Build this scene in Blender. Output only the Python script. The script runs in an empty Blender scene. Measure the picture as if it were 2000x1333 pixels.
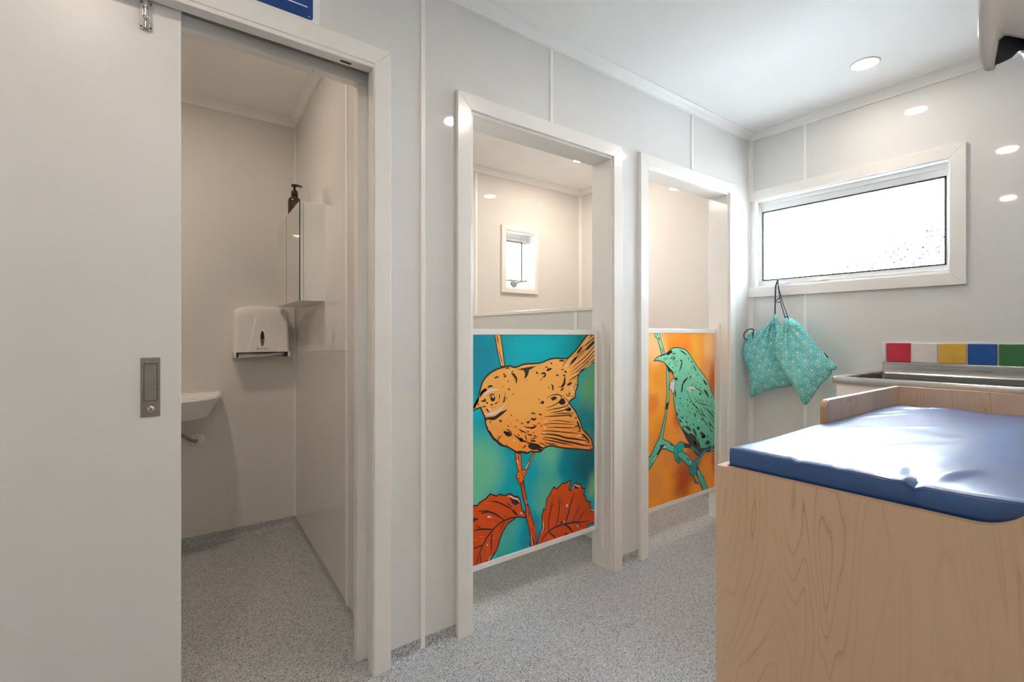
import bpy, bmesh, math, random
from mathutils import Vector, Matrix
random.seed(7)
S = bpy.context.scene
COL = S.collection
PI = math.pi

# ------------------------------------------------------------------ camera, sky, exposure
cam = bpy.data.cameras.new('camera')
cam.sensor_width = 36.0
cam.lens = 36.0 * 951.0 / 2000.0
cam.shift_y = (655.0 - 666.5) / 2000.0
cam.clip_start = 0.02
cam_o = bpy.data.objects.new('camera', cam)
COL.objects.link(cam_o)
YAW = math.radians(53.15)                       # angle from the camera's view to the long wall (X axis)
fw = Vector((math.cos(YAW), math.sin(YAW), 0))
rt = Vector((math.sin(YAW), -math.cos(YAW), 0))
up = Vector((0, 0, 1))
cam_o.matrix_world = Matrix((
    (rt.x, up.x, -fw.x, 0.0), (rt.y, up.y, -fw.y, 0.0), (rt.z, up.z, -fw.z, 1.18), (0, 0, 0, 1)))
S.camera = cam_o

SKY_STRENGTH = 64.0
w = bpy.data.worlds.new('overcast_sky')
S.world = w
w.use_nodes = True
bgn = w.node_tree.nodes['Background']
bgn.inputs['Color'].default_value = (0.86, 0.94, 1.0, 1)
bgn.inputs['Strength'].default_value = SKY_STRENGTH

S.view_settings.view_transform = 'Standard'
S.view_settings.look = 'None'
S.view_settings.gamma = 1.0
S.view_settings.use_curve_mapping = False
S.view_settings.exposure = 1.24
try:
    S.cycles.use_denoising = True
    S.cycles.max_bounces = 14
    S.cycles.diffuse_bounces = 8
    S.cycles.glossy_bounces = 6
    S.cycles.transparent_max_bounces = 12
    S.cycles.sample_clamp_indirect = 8.0
    S.cycles.caustics_reflective = False
    S.cycles.caustics_refractive = False
except Exception:
    pass
LAMP = 130.0            # radiance of the warm ceiling downlights
LAMP_COL = (1.0, 0.85, 0.70)


def portal(name, loc, normal, sx, sy):
    l = bpy.data.lights.new(name, 'AREA')
    l.shape = 'RECTANGLE'
    l.size, l.size_y = sx, sy
    l.cycles.is_portal = True
    o = bpy.data.objects.new(name, l)
    COL.objects.link(o)
    o.location = loc
    o.rotation_euler = Vector(normal).to_track_quat('-Z', 'Z').to_euler()
    return o


portal('daylight_portal', (3.335, 1.126, 1.77), (-1, 0, 0), 0.62, 1.02)
portal('daylight_portal', (2.51, 3.385, 1.81), (0, -1, 0), 0.32, 0.5)
portal('daylight_portal', (-0.30, -1.14, 1.60), (0, 1, 0), 0.95, 0.85)


# ------------------------------------------------------------------ helpers
def mesh_from_bm(name, bm, mat, parent=None, smooth=False, recalc=True):
    if recalc:
        bmesh.ops.recalc_face_normals(bm, faces=bm.faces[:])
    me = bpy.data.meshes.new(name)
    bm.to_mesh(me)
    bm.free()
    mats = mat if isinstance(mat, (list, tuple)) else [mat]
    for m in mats:
        me.materials.append(m)
    if smooth:
        for p in me.polygons:
            p.use_smooth = True
    o = bpy.data.objects.new(name, me)
    COL.objects.link(o)
    if parent is not None:
        o.parent = parent
        o.matrix_parent_inverse = world_of(parent).inverted()
    return o


def world_of(o):
    m = o.matrix_basis.copy()
    if o.parent is not None:
        m = world_of(o.parent) @ o.matrix_parent_inverse @ m
    return m


def empty(name, loc, label=None, cat=None, group=None, kind=None):
    o = bpy.data.objects.new(name, None)
    o.empty_display_size = 0.05
    COL.objects.link(o)
    o.location = loc
    tag(o, label, cat, group, kind)
    return o


def tag(o, label=None, cat=None, group=None, kind=None):
    if label: o['label'] = label
    if cat: o['category'] = cat
    if group: o['group'] = group
    if kind: o['kind'] = kind
    return o


def add_box(bm, x0, x1, y0, y1, z0, z1, bev=0.0, seg=2, mi=0):
    vs = [bm.verts.new((x, y, z)) for z in (z0, z1) for y in (y0, y1) for x in (x0, x1)]
    idx = [(0, 2, 3, 1), (4, 5, 7, 6), (0, 1, 5, 4), (2, 6, 7, 3), (0, 4, 6, 2), (1, 3, 7, 5)]
    fs = [bm.faces.new([vs[i] for i in f]) for f in idx]
    for f in fs:
        f.material_index = mi
    if bev > 0:
        es = list({e for f in fs for e in f.edges})
        bmesh.ops.bevel(bm, geom=es, offset=bev, segments=seg, profile=0.5, affect='EDGES', clamp_overlap=True)


def box(name, x0, x1, y0, y1, z0, z1, mat, parent=None, bev=0.002, seg=2):
    bm = bmesh.new()
    add_box(bm, x0, x1, y0, y1, z0, z1, bev, seg)
    return mesh_from_bm(name, bm, mat, parent)


def add_prism(bm, pts, axis, a, b, bev=0.0, mi_side=0, mi_cap=0):
    """extrude a closed 2D outline along an axis: 'X' pts=(y,z), 'Y' pts=(x,z), 'Z' pts=(x,y)"""
    def v3(p, t):
        return {'X': (t, p[0], p[1]), 'Y': (p[0], t, p[1]), 'Z': (p[0], p[1], t)}[axis]
    A = [bm.verts.new(v3(p, a)) for p in pts]
    B = [bm.verts.new(v3(p, b)) for p in pts]
    n = len(pts)
    caps = [bm.faces.new(A), bm.faces.new(B[::-1])]
    for f in caps:
        f.material_index = mi_cap
    for i in range(n):
        f = bm.faces.new((A[i], B[i], B[(i + 1) % n], A[(i + 1) % n]))
        f.material_index = mi_side
    if bev > 0:
        es = list({e for f in caps for e in f.edges})
        bmesh.ops.bevel(bm, geom=es, offset=bev, segments=2, profile=0.5, affect='EDGES')


def prism(name, pts, axis, a, b, mat, parent=None, bev=0.0, mi_side=0, smooth=False):
    bm = bmesh.new()
    add_prism(bm, pts, axis, a, b, bev, mi_side)
    return mesh_from_bm(name, bm, mat, parent, smooth)


def add_tube(bm, path, r, n=8, closed=False):
    P = [Vector(p) for p in path]
    rings = []
    N = len(P)
    prev = None
    for i, p in enumerate(P):
        if closed:
            t = (P[(i + 1) % N] - P[i - 1])
        else:
            t = P[min(i + 1, N - 1)] - P[max(i - 1, 0)]
        t.normalize()
        a = prev if prev is not None else (Vector((0, 0, 1)) if abs(t.z) < 0.9 else Vector((1, 0, 0)))
        u = (a - t * a.dot(t)).normalized()
        prev = u
        v = t.cross(u)
        rr = r[i] if isinstance(r, (list, tuple)) else r
        rings.append([bm.verts.new(p + (u * math.cos(k * 2 * PI / n) + v * math.sin(k * 2 * PI / n)) * rr) for k in range(n)])
    for i in range(N if closed else N - 1):
        A, B = rings[i], rings[(i + 1) % N]
        for k in range(n):
            bm.faces.new((A[k], A[(k + 1) % n], B[(k + 1) % n], B[k]))
    if not closed:
        bm.faces.new(rings[0][::-1])
        bm.faces.new(rings[-1])


def tube(name, path, r, mat, parent=None, n=8, closed=False):
    bm = bmesh.new()
    add_tube(bm, path, r, n, closed)
    return mesh_from_bm(name, bm, mat, parent, True)


def add_lathe(bm, prof, c, axis='Z', n=24):
    """revolve (r, h) about an axis through c"""
    c = Vector(c)
    rings = []
    for r, h in prof:
        ring = []
        for k in range(n):
            a = 2 * PI * k / n
            p = {'Z': (r * math.cos(a), r * math.sin(a), h), 'Y': (r * math.cos(a), h, r * math.sin(a)), 'X': (h, r * math.cos(a), r * math.sin(a))}[axis]
            ring.append(bm.verts.new(c + Vector(p)))
        rings.append(ring)
    for A, B in zip(rings, rings[1:]):
        for k in range(n):
            bm.faces.new((A[k], A[(k + 1) % n], B[(k + 1) % n], B[k]))
    bm.faces.new(rings[0][::-1])
    bm.faces.new(rings[-1])


def lathe(name, prof, c, mat, parent=None, axis='Z', n=24):
    bm = bmesh.new()
    add_lathe(bm, prof, c, axis, n)
    return mesh_from_bm(name, bm, mat, parent, True)


def auto_smooth(o, ang=35):
    """smooth shading with sharp edges kept sharp"""
    me = o.data
    bm = bmesh.new()
    bm.from_mesh(me)
    for f in bm.faces:
        f.smooth = True
    for e in bm.edges:
        if len(e.link_faces) == 2 and e.calc_face_angle(0) > math.radians(ang):
            e.smooth = False
    bm.to_mesh(me)
    bm.free()
    return o


def loft(name, rings, mat, parent=None, cap0=True, cap1=True, smooth=True):
    bm = bmesh.new()
    R = [[bm.verts.new(p) for p in ring] for ring in rings]
    n = len(R[0])
    for A, B in zip(R, R[1:]):
        for k in range(n):
            bm.faces.new((A[k], A[(k + 1) % n], B[(k + 1) % n], B[k]))
    if cap0: bm.faces.new(R[0][::-1])
    if cap1: bm.faces.new(R[-1])
    o = mesh_from_bm(name, bm, mat, parent)
    return auto_smooth(o) if smooth else o


def slab(name, axis, u0, u1, z0, z1, a, b, mat, holes=(), parent=None):
    """wall slab between planes a and b of an axis ('Y': u is X, 'X': u is Y) with rectangular holes"""
    us = sorted({u0, u1, *[h[0] for h in holes], *[h[1] for h in holes]})
    zs = sorted({z0, z1, *[h[2] for h in holes], *[h[3] for h in holes]})
    us = [u for u in us if u0 - 1e-9 <= u <= u1 + 1e-9]
    zs = [z for z in zs if z0 - 1e-9 <= z <= z1 + 1e-9]
    def solid(i, j):
        if not (0 <= i < len(us) - 1 and 0 <= j < len(zs) - 1): return False
        u, z = (us[i] + us[i + 1]) / 2, (zs[j] + zs[j + 1]) / 2
        return not any(h[0] < u < h[1] and h[2] < z < h[3] for h in holes)
    bm = bmesh.new()
    vd = {}
    def V(i, j, t):
        k = (i, j, t)
        if k not in vd:
            p = (us[i], t, zs[j]) if axis == 'Y' else (t, us[i], zs[j])
            vd[k] = bm.verts.new(p)
        return vd[k]
    for i in range(len(us) - 1):
        for j in range(len(zs) - 1):
            if not solid(i, j): continue
            for t in (a, b):
                bm.faces.new((V(i, j, t), V(i + 1, j, t), V(i + 1, j + 1, t), V(i, j + 1, t)))
            for (di, dj, c) in ((-1, 0, ((0, 0), (0, 1))), (1, 0, ((1, 0), (1, 1))), (0, -1, ((0, 0), (1, 0))), (0, 1, ((0, 1), (1, 1)))):
                if not solid(i + di, j + dj):
                    (p, q), (r_, s_) = c
                    bm.faces.new((V(i + p, j + q, a), V(i + r_, j + s_, a), V(i + r_, j + s_, b), V(i + p, j + q, b)))
    return mesh_from_bm(name, bm, mat, parent)


# ------------------------------------------------------------------ materials
class NT:
    def __init__(self, name):
        self.m = bpy.data.materials.new(name)
        self.m.use_nodes = True
        self.t = self.m.node_tree
        self.b = self.t.nodes['Principled BSDF']
        self.out = self.t.nodes['Material Output']
    def n(self, typ, **kw):
        o = self.t.nodes.new(typ)
        for k, v in kw.items():
            if k.startswith('i_'):
                key = k[2:].replace('_', ' ')
                o.inputs[key].default_value = v
            else:
                setattr(o, k, v)
        return o
    def l(self, a, b):
        self.t.links.new(a, b)
    def coord(self, out='Object', scale=(1, 1, 1)):
        c = self.n('ShaderNodeTexCoord')
        mp = self.n('ShaderNodeMapping')
        mp.inputs['Scale'].default_value = scale
        self.l(c.outputs[out], mp.inputs['Vector'])
        return mp.outputs['Vector']
    def noise(self, vec, scale, detail=2, dist=0.0):
        o = self.n('ShaderNodeTexNoise')
        o.inputs['Scale'].default_value = scale
        o.inputs['Detail'].default_value = detail
        o.inputs['Distortion'].default_value = dist
        self.l(vec, o.inputs['Vector'])
        return o.outputs['Fac']
    def ramp(self, fac, stops, interp='LINEAR'):
        o = self.n('ShaderNodeValToRGB')
        o.color_ramp.interpolation = interp
        e = o.color_ramp.elements
        while len(e) < len(stops): e.new(0.5)
        for el, (p, c) in zip(e, stops):
            el.position = p
            el.color = (*c, 1) if len(c) == 3 else c
        self.l(fac, o.inputs['Fac'])
        return o.outputs['Color']
    def math(self, op, a, b=None, clamp=False):
        o = self.n('ShaderNodeMath', operation=op, use_clamp=clamp)
        for i, v in enumerate((a, b)):
            if v is None: continue
            if hasattr(v, 'links'): self.l(v, o.inputs[i])
            else: o.inputs[i].default_value = v
        return o.outputs[0]
    def mix(self, fac, a, b):
        o = self.n('ShaderNodeMix', data_type='RGBA')
        for sock, v in ((o.inputs[0], fac), (o.inputs[6], a), (o.inputs[7], b)):
            if hasattr(v, 'links'): self.l(v, sock)
            elif isinstance(v, (int, float)): sock.default_value = v
            else: sock.default_value = (*v, 1)
        return o.outputs[2]
    def bump(self, h, strength, dist=0.001):
        o = self.n('ShaderNodeBump')
        o.inputs['Strength'].default_value = strength
        o.inputs['Distance'].default_value = dist
        self.l(h, o.inputs['Height'])
        self.l(o.outputs['Normal'], self.b.inputs['Normal'])
    def set(self, rough=0.5, metal=0.0, spec=0.5, color=None, coat=0.0):
        b = self.b
        if color is not None:
            if hasattr(color, 'links'): self.l(color, b.inputs['Base Color'])
            else: b.inputs['Base Color'].default_value = (*color, 1)
        b.inputs['Roughness'].default_value = rough
        b.inputs['Metallic'].default_value = metal
        b.inputs['Specular IOR Level'].default_value = spec
        b.inputs['Coat Weight'].default_value = coat
        b.inputs['Coat Roughness'].default_value = 0.05
        return self.m


def plain(name, col, rough=0.4, metal=0.0, spec=0.5, var=0.03, scale=6.0, bump=0.0, bscale=200.0, coat=0.0):
    t = NT(name)
    v = t.coord('Object')
    f = t.noise(v, scale, 3)
    lo = tuple(max(0, c * (1 - var)) for c in col)
    hi = tuple(min(1, c * (1 + var)) for c in col)
    c = t.ramp(f, [(0.3, lo), (0.7, hi)])
    if bump > 0:
        t.bump(t.noise(v, bscale, 2), bump)
    return t.set(rough, metal, spec, c, coat)


def srgb(r, g, b):
    f = lambda x: (x / 255 / 12.92) if x / 255 <= 0.04045 else ((x / 255 + 0.055) / 1.055) ** 2.4
    return (f(r), f(g), f(b))


PANEL = plain('glossy_wall_panel', (0.71, 0.715, 0.71), 0.04, spec=0.5, var=0.01, scale=2, bump=0.008, bscale=3.0)
PANEL_IN = plain('glossy_wall_panel_cream', (0.70, 0.685, 0.66), 0.025, var=0.01, scale=2)
TRIM = plain('white_gloss_paint', (0.82, 0.81, 0.79), 0.16, var=0.015, bump=0.06, bscale=60)
STRIP = plain('white_joint_strip', (0.86, 0.855, 0.84), 0.25, var=0.01)
CEIL = plain('white_ceiling_paint', (0.86, 0.86, 0.855), 0.7, var=0.01, bump=0.05, bscale=150)
CORN = plain('white_cornice_paint', (0.84, 0.84, 0.83), 0.4, var=0.01)
DOORP = plain('sliding_door_paint', (0.76, 0.755, 0.745), 0.36, var=0.012, bump=0.05, bscale=40)
CORE = plain('wall_core', (0.6, 0.6, 0.58), 0.8)
PORC = plain('white_porcelain', (0.82, 0.81, 0.79), 0.08, var=0.01)
PLASTIC = plain('white_plastic', (0.82, 0.80, 0.775), 0.12, var=0.01)
BLACKP = plain('black_plastic', (0.012, 0.012, 0.012), 0.3)
CHROME = plain('chrome', (0.75, 0.74, 0.72), 0.16, metal=1.0, var=0.03)
PEWTER = plain('brushed_pewter', (0.36, 0.33, 0.30), 0.38, metal=1.0, var=0.08, scale=60)
PEWTER2 = plain('brushed_grey_recess', (0.34, 0.33, 0.32), 0.5, metal=1.0, var=0.1, scale=30)
DARK = plain('dark_hollow', (0.03, 0.028, 0.03), 0.6)
FRAMEW = plain('white_powder_coat', (0.90, 0.91, 0.92), 0.35, var=0.01)
GASKET = plain('black_gasket', (0.02, 0.025, 0.03), 0.6)
GREYM = plain('grey_handle_metal', (0.22, 0.26, 0.30), 0.4, var=0.05)
CORD = plain('navy_cord', (0.02, 0.022, 0.045), 0.8, var=0.2, scale=300)
AMBER = plain('amber_bottle', (0.045, 0.028, 0.014), 0.12, var=0.1)
SIGNB = plain('sign_blue', srgb(0, 52, 116), 0.35, var=0.02)
SIGNW = plain('sign_white', (0.85, 0.85, 0.84), 0.4, var=0.01)
PAPER = plain('paper_towel', (0.78, 0.74, 0.68), 0.9, var=0.03, bump=0.2, bscale=400)


def vinyl_floor():
    t = NT('speckled_vinyl_floor')
    v = t.coord('Object')
    vo = t.n('ShaderNodeTexVoronoi', feature='F1')
    vo.inputs['Scale'].default_value = 330
    t.l(v, vo.inputs['Vector'])
    sep = t.n('ShaderNodeSeparateColor')
    t.l(vo.outputs['Color'], sep.inputs[0])
    c = t.ramp(sep.outputs[0], [(0.0, srgb(96, 98, 102)), (0.06, srgb(130, 132, 136)), (0.16, srgb(158, 160, 165)), (0.38, srgb(174, 177, 182)), (0.70, srgb(188, 191, 195)), (0.93, srgb(208, 211, 214))], 'CONSTANT')
    vo2 = t.n('ShaderNodeTexVoronoi', feature='F1')
    vo2.inputs['Scale'].default_value = 190
    t.l(v, vo2.inputs['Vector'])
    sep2 = t.n('ShaderNodeSeparateColor')
    t.l(vo2.outputs['Color'], sep2.inputs[0])
    near = t.math('LESS_THAN', vo2.outputs['Distance'], 0.33)
    rnd = t.math('LESS_THAN', sep2.outputs[1], 0.11)
    c2 = t.mix(t.math('MULTIPLY', near, rnd), c, srgb(60, 62, 68))
    t.bump(t.noise(v, 300, 2), 0.1)
    return t.set(0.42, 0, 0.4, c2)


FLOOR = vinyl_floor()


def birch(name, along='Z', tone=1.0):
    t = NT(name)
    sc = {'Z': (1, 3.2, 0.42), 'X': (0.5, 2.2, 2.2), 'Y': (2.2, 0.5, 2.2), 'XZ': (2.6, 1, 0.5)}[along]
    v = t.coord('Object', sc)
    n1 = t.noise(v, 1.7, 2.5, 0.9)
    k = t.math('FRACT', t.math('MULTIPLY', n1, 23.0))
    line = t.ramp(k, [(0.0, (1, 1, 1)), (0.05, (0.25, 0.25, 0.25)), (0.30, (0, 0, 0)), (0.90, (0.05, 0.05, 0.05)), (1.0, (1, 1, 1))])
    fine = t.noise(t.coord('Object', {'Z': (200, 260, 6), 'X': (6, 260, 260), 'Y': (260, 6, 260), 'XZ': (260, 200, 6)}[along]), 1.0, 3)
    cloud = t.noise(v, 1.1, 2)
    base = t.ramp(cloud, [(0.25, tuple(c * tone for c in srgb(226, 190, 154))), (0.75, tuple(c * tone for c in srgb(240, 208, 176)))])
    base = t.mix(t.math('MULTIPLY', fine, 0.28), base, tuple(c * tone for c in srgb(212, 174, 136)))
    fade = t.ramp(t.noise(v, 2.6, 1), [(0.35, (0.10, 0.10, 0.10)), (0.7, (0.62, 0.62, 0.62))])
    c = t.mix(t.math('MULTIPLY', line, fade), base, tuple(x * tone for x in srgb(170, 118, 76)))
    vo = t.n('ShaderNodeTexVoronoi', feature='F1')
    vo.inputs['Scale'].default_value = 4.0
    t.l(t.coord('Object', (1, 1, 1) if along != 'Z' else (1, 1.6, 0.9)), vo.inputs['Vector'])
    knot = t.ramp(vo.outputs['Distance'], [(0.0, (0.85, 0.85, 0.85)), (0.03, (0.25, 0.25, 0.25)), (0.055, (0, 0, 0))])
    c = t.mix(knot, c, tuple(x * tone for x in srgb(140, 98, 66)))
    return t.set(0.32, 0, 0.4, c)


BIRCH_FRONT = birch('birch_ply_vertical_grain', 'Z')
BIRCH_SIDE = birch('birch_ply_side', 'XZ', 0.86)
BIRCH_HEAD = birch('birch_ply_headboard', 'Z', 0.84)


def ply_edge(name, axis):
    t = NT(name)
    v = t.coord('Object')
    wv = t.n('ShaderNodeTexWave', bands_direction=axis)
    wv.inputs['Scale'].default_value = 105.0
    wv.inputs['Distortion'].default_value = 0.25
    t.l(v, wv.inputs['Vector'])
    c = t.ramp(wv.outputs['Fac'], [(0.2, srgb(132, 94, 60)), (0.5, srgb(186, 144, 104)), (0.8, srgb(212, 176, 138))])
    return t.set(0.4, 0, 0.4, c)


PLY_Y = ply_edge('ply_edge_layers_y', 'Y')
PLY_X = ply_edge('ply_edge_layers_x', 'X')


def steel(name, k):
    t = NT(name)
    v = t.coord('Object', (4, 1.2, 120))
    f = t.noise(v, 3, 3)
    c = t.ramp(f, [(0.3, (0.5 * k, 0.5 * k, 0.5 * k)), (0.7, (0.64 * k, 0.64 * k, 0.63 * k))])
    r = t.ramp(f, [(0.2, (0.24, 0.24, 0.24)), (0.8, (0.36, 0.36, 0.36))])
    t.l(r, t.b.inputs['Roughness'])
    return t.set(0.3, 1.0, 0.5, c)


STEEL = steel('brushed_stainless_steel', 1.0)
STEEL_B = steel('darker_stainless_bowl', 0.55)  # same brushed steel in a darker tone for the bowl


def vinyl_mat():
    t = NT('blue_vinyl_cover')
    v = t.coord('Object')
    f = t.noise(v, 5, 3)
    c = t.ramp(f, [(0.3, srgb(14, 72, 136)), (0.7, srgb(20, 86, 154))])
    wv = t.noise(t.coord('Object', (1, 1, 1)), 900, 1)
    t.bump(wv, 0.10, 0.0006)
    m = t.set(0.30, 0, 1.0, c, 0.5)
    t.b.inputs['Coat Roughness'].default_value = 0.16
    return m


VINYL = vinyl_mat()
PIPING = plain('blue_vinyl_piping', srgb(24, 60, 118), 0.5)


def pane(name, tint, speck):
    """patterned privacy glass: lets daylight through, breaks it into small cells"""
    t = NT(name)
    t.t.nodes.remove(t.b)
    v = t.coord('Object')
    tr = t.n('ShaderNodeBsdfTransparent')
    tl = t.n('ShaderNodeBsdfTranslucent')
    tl.inputs['Color'].default_value = (*tint, 1)
    gl = t.n('ShaderNodeBsdfGlossy')
    gl.inputs['Roughness'].default_value = 0.12
    if speck:
        vo = t.n('ShaderNodeTexVoronoi', feature='F1')
        vo.inputs['Scale'].default_value = 62
        t.l(v, vo.inputs['Vector'])
        sp = t.n('ShaderNodeSeparateColor')
        t.l(vo.outputs['Color'], sp.inputs[0])
        # dark specks painted denser to the lower right, imitating the darker view outside
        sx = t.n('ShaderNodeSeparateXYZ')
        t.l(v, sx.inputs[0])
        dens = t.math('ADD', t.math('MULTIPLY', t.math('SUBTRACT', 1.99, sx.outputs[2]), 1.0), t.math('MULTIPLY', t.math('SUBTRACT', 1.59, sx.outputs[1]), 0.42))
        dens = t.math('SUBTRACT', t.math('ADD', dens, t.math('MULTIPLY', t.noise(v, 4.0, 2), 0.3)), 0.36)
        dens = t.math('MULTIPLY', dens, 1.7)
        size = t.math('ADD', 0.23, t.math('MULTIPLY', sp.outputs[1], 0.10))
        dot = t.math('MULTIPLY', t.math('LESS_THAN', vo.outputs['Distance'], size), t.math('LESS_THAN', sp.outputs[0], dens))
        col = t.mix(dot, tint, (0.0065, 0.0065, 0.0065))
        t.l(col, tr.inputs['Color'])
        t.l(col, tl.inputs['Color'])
        bp = t.n('ShaderNodeBump')
        bp.inputs['Strength'].default_value = 0.4
        t.l(vo.outputs['Distance'], bp.inputs['Height'])
        t.l(bp.outputs['Normal'], gl.inputs['Normal'])
    else:
        tr.inputs['Color'].default_value = (*tint, 1)
    m1 = t.n('ShaderNodeMixShader')
    m1.inputs[0].default_value = 0.65
    t.l(tr.outputs[0], m1.inputs[1])
    t.l(tl.outputs[0], m1.inputs[2])
    fr = t.n('ShaderNodeFresnel')
    fr.inputs['IOR'].default_value = 1.4
    m2 = t.n('ShaderNodeMixShader')
    t.l(fr.outputs[0], m2.inputs[0])
    t.l(m1.outputs[0], m2.inputs[1])
    t.l(gl.outputs[0], m2.inputs[2])
    t.l(m2.outputs[0], t.out.inputs['Surface'])
    return t.m


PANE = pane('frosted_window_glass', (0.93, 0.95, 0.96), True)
PANE3 = pane('dim_fill_window_glass', (0.10, 0.095, 0.085), False)
PANE2 = pane('frosted_small_window_glass', (0.92, 0.95, 0.97), False)
MIRROR = plain('mirror_silver', (0.86, 0.87, 0.86), 0.01, metal=1.0, var=0.002)
GLASSEDGE = plain('green_glass_edge', (0.02, 0.06, 0.05), 0.2)


def emitter(name, col, strength):
    t = NT(name)
    e = t.n('ShaderNodeEmission')
    e.inputs['Color'].default_value = (*col, 1)
    e.inputs['Strength'].default_value = strength
    t.l(e.outputs[0], t.out.inputs['Surface'])
    return t.m


LED = emitter('warm_downlight_diffuser', LAMP_COL, LAMP)
LED_C = emitter('bright_downlight_diffuser', LAMP_COL, LAMP * 1.5)
LED_D = emitter('dimmed_downlight_diffuser', LAMP_COL, LAMP * 0.75)
LED_B = emitter('added_fill_diffuser', LAMP_COL, LAMP * 1.15)
LED_W = emitter('soft_downlight_diffuser', LAMP_COL, LAMP * 0.5)
LED_T = emitter('warmer_downlight_diffuser', (1.0, 0.82, 0.66), LAMP * 1.15)


def tile_mat(name, col):
    return plain(name, col, 0.12, var=0.05, scale=25, bump=0.04, bscale=20)


def bag_fabric(name, ang):
    """teal cotton printed with a fine pale web of star-shaped line crossings"""
    t = NT(name)
    c = t.n('ShaderNodeTexCoord')
    mp = t.n('ShaderNodeMapping')
    mp.inputs['Rotation'].default_value = (ang, 0, 0)
    t.l(c.outputs['Object'], mp.inputs['Vector'])
    nz = t.n('ShaderNodeTexNoise')
    nz.inputs['Scale'].default_value = 9
    t.l(mp.outputs[0], nz.inputs['Vector'])
    sub = t.n('ShaderNodeVectorMath', operation='MULTIPLY_ADD')
    t.l(nz.outputs['Color'], sub.inputs[0])
    sub.inputs[1].default_value = (0.014, 0.014, 0.014)
    t.l(mp.outputs[0], sub.inputs[2])
    sx = t.n('ShaderNodeSeparateXYZ')
    t.l(sub.outputs[0], sx.inputs[0])
    Y, Z = sx.outputs[1], sx.outputs[2]
    P = 0.062                                   # spacing of the star lattice
    lines = None
    fams = [(k * 60, P * math.sqrt(3) / 2, 0.0) for k in range(3)] + [(30 + k * 60, P / 2, 0.0) for k in range(3)] + [(k * 60, P * math.sqrt(3) / 2, 0.28) for k in range(3)] + [(30 + k * 60, P / 2 * 2, 0.35) for k in range(3)]
    for deg, sp, ph in fams:
        a = math.radians(deg)
        d = t.math('ADD', t.math('MULTIPLY', Y, math.cos(a) / sp), t.math('MULTIPLY', Z, math.sin(a) / sp))
        d = t.math('ADD', d, 50.5 + ph)
        f = t.math('ABSOLUTE', t.math('SUBTRACT', t.math('FRACT', d), 0.5))
        hit = t.math('LESS_THAN', f, 0.00085 / sp)
        lines = hit if lines is None else t.math('MAXIMUM', lines, hit)
    # bright knots where the star lines meet
    s = None
    for k in range(3):
        a = math.radians(k * 60)
        sp = P * math.sqrt(3) / 2
        d = t.math('ADD', t.math('MULTIPLY', Y, 2 * PI * math.cos(a) / sp), t.math('MULTIPLY', Z, 2 * PI * math.sin(a) / sp))
        q = t.math('COSINE', d)
        s = q if s is None else t.math('ADD', s, q)
    knot = t.math('GREATER_THAN', s, 2.90)
    base = t.ramp(t.noise(mp.outputs[0], 12, 2), [(0.3, srgb(76, 176, 178)), (0.7, srgb(98, 198, 198))])
    c1 = t.mix(t.math('MULTIPLY', lines, 0.75), base, srgb(196, 228, 224))
    c2 = t.mix(knot, c1, srgb(240, 232, 226))
    t.bump(t.noise(mp.outputs[0], 700, 2), 0.15, 0.0005)
    return t.set(0.85, 0, 0.2, c2)

# ------------------------------------------------------------------ the room shell
ZC, ZK = 2.51, 2.465          # ceiling height, underside of the cornice
YA = 1.648                    # room face of the long partition wall
XB = 3.22                     # room face of the window wall
YBK = 3.24                    # room face of the far back wall
YN = -0.25                    # room face of the near wall
YR = 1.762                    # rear face of the partition wall

bm = bmesh.new()
add_box(bm, -2.3, 3.36, -1.1, 3.38, -0.08, 0.0)
floor = tag(mesh_from_bm('floor', bm, FLOOR), 'pale grey speckled vinyl floor running through all rooms', kind='structure')
ceil = tag(box('ceiling', -2.3, 3.36, -1.1, 3.38, ZC, ZC + 0.1, CEIL, bev=0), 'white painted flat ceiling with round downlights', kind='structure')
box_out = tag(box('ground', -14, 16, -14, 16, -0.30, -0.12, plain('outside_paving', (0.70, 0.70, 0.68), 0.8, var=0.08), bev=0), 'pale concrete paving outside the building', kind='structure')

D1 = (-0.36, 0.64, 0.0, 2.118)          # sliding door opening
O1 = (1.024, 1.858, 0.0, 2.070)         # first cubicle opening
O2 = (2.126, 2.944, 0.0, 2.078)         # second cubicle opening
HO = [D1, O1, O2]

wall_left = slab('wall_left', 'Y', -2.2, XB, 0, ZC, YA + 0.005, YA + 0.030, CORE, HO)
rear = slab('rear_lining', 'Y', -2.2, XB, 0, ZC, YR - 0.022, YR, PANEL_IN, HO, wall_left)
tag(wall_left, 'long pale grey panelled partition wall with three openings', kind='structure')
panels = [(-2.2, -0.45), (-0.45, 0.82), (0.82, 1.456), (1.456, 2.55), (2.55, XB)]
for a, b in panels:
    slab('wall_panel', 'Y', a + 0.003, b - 0.003, 0.055, ZK, YA, YA + 0.005, PANEL, HO, wall_left)
for x, z0 in ((-0.45, 0.055), (0.82, 0.015), (1.456, 2.13), (2.55, 2.15)):
    box('joint_strip', x - 0.009, x + 0.009, YA - 0.004, YA + 0.001, z0, ZK, STRIP, wall_left, 0.0015)

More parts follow.
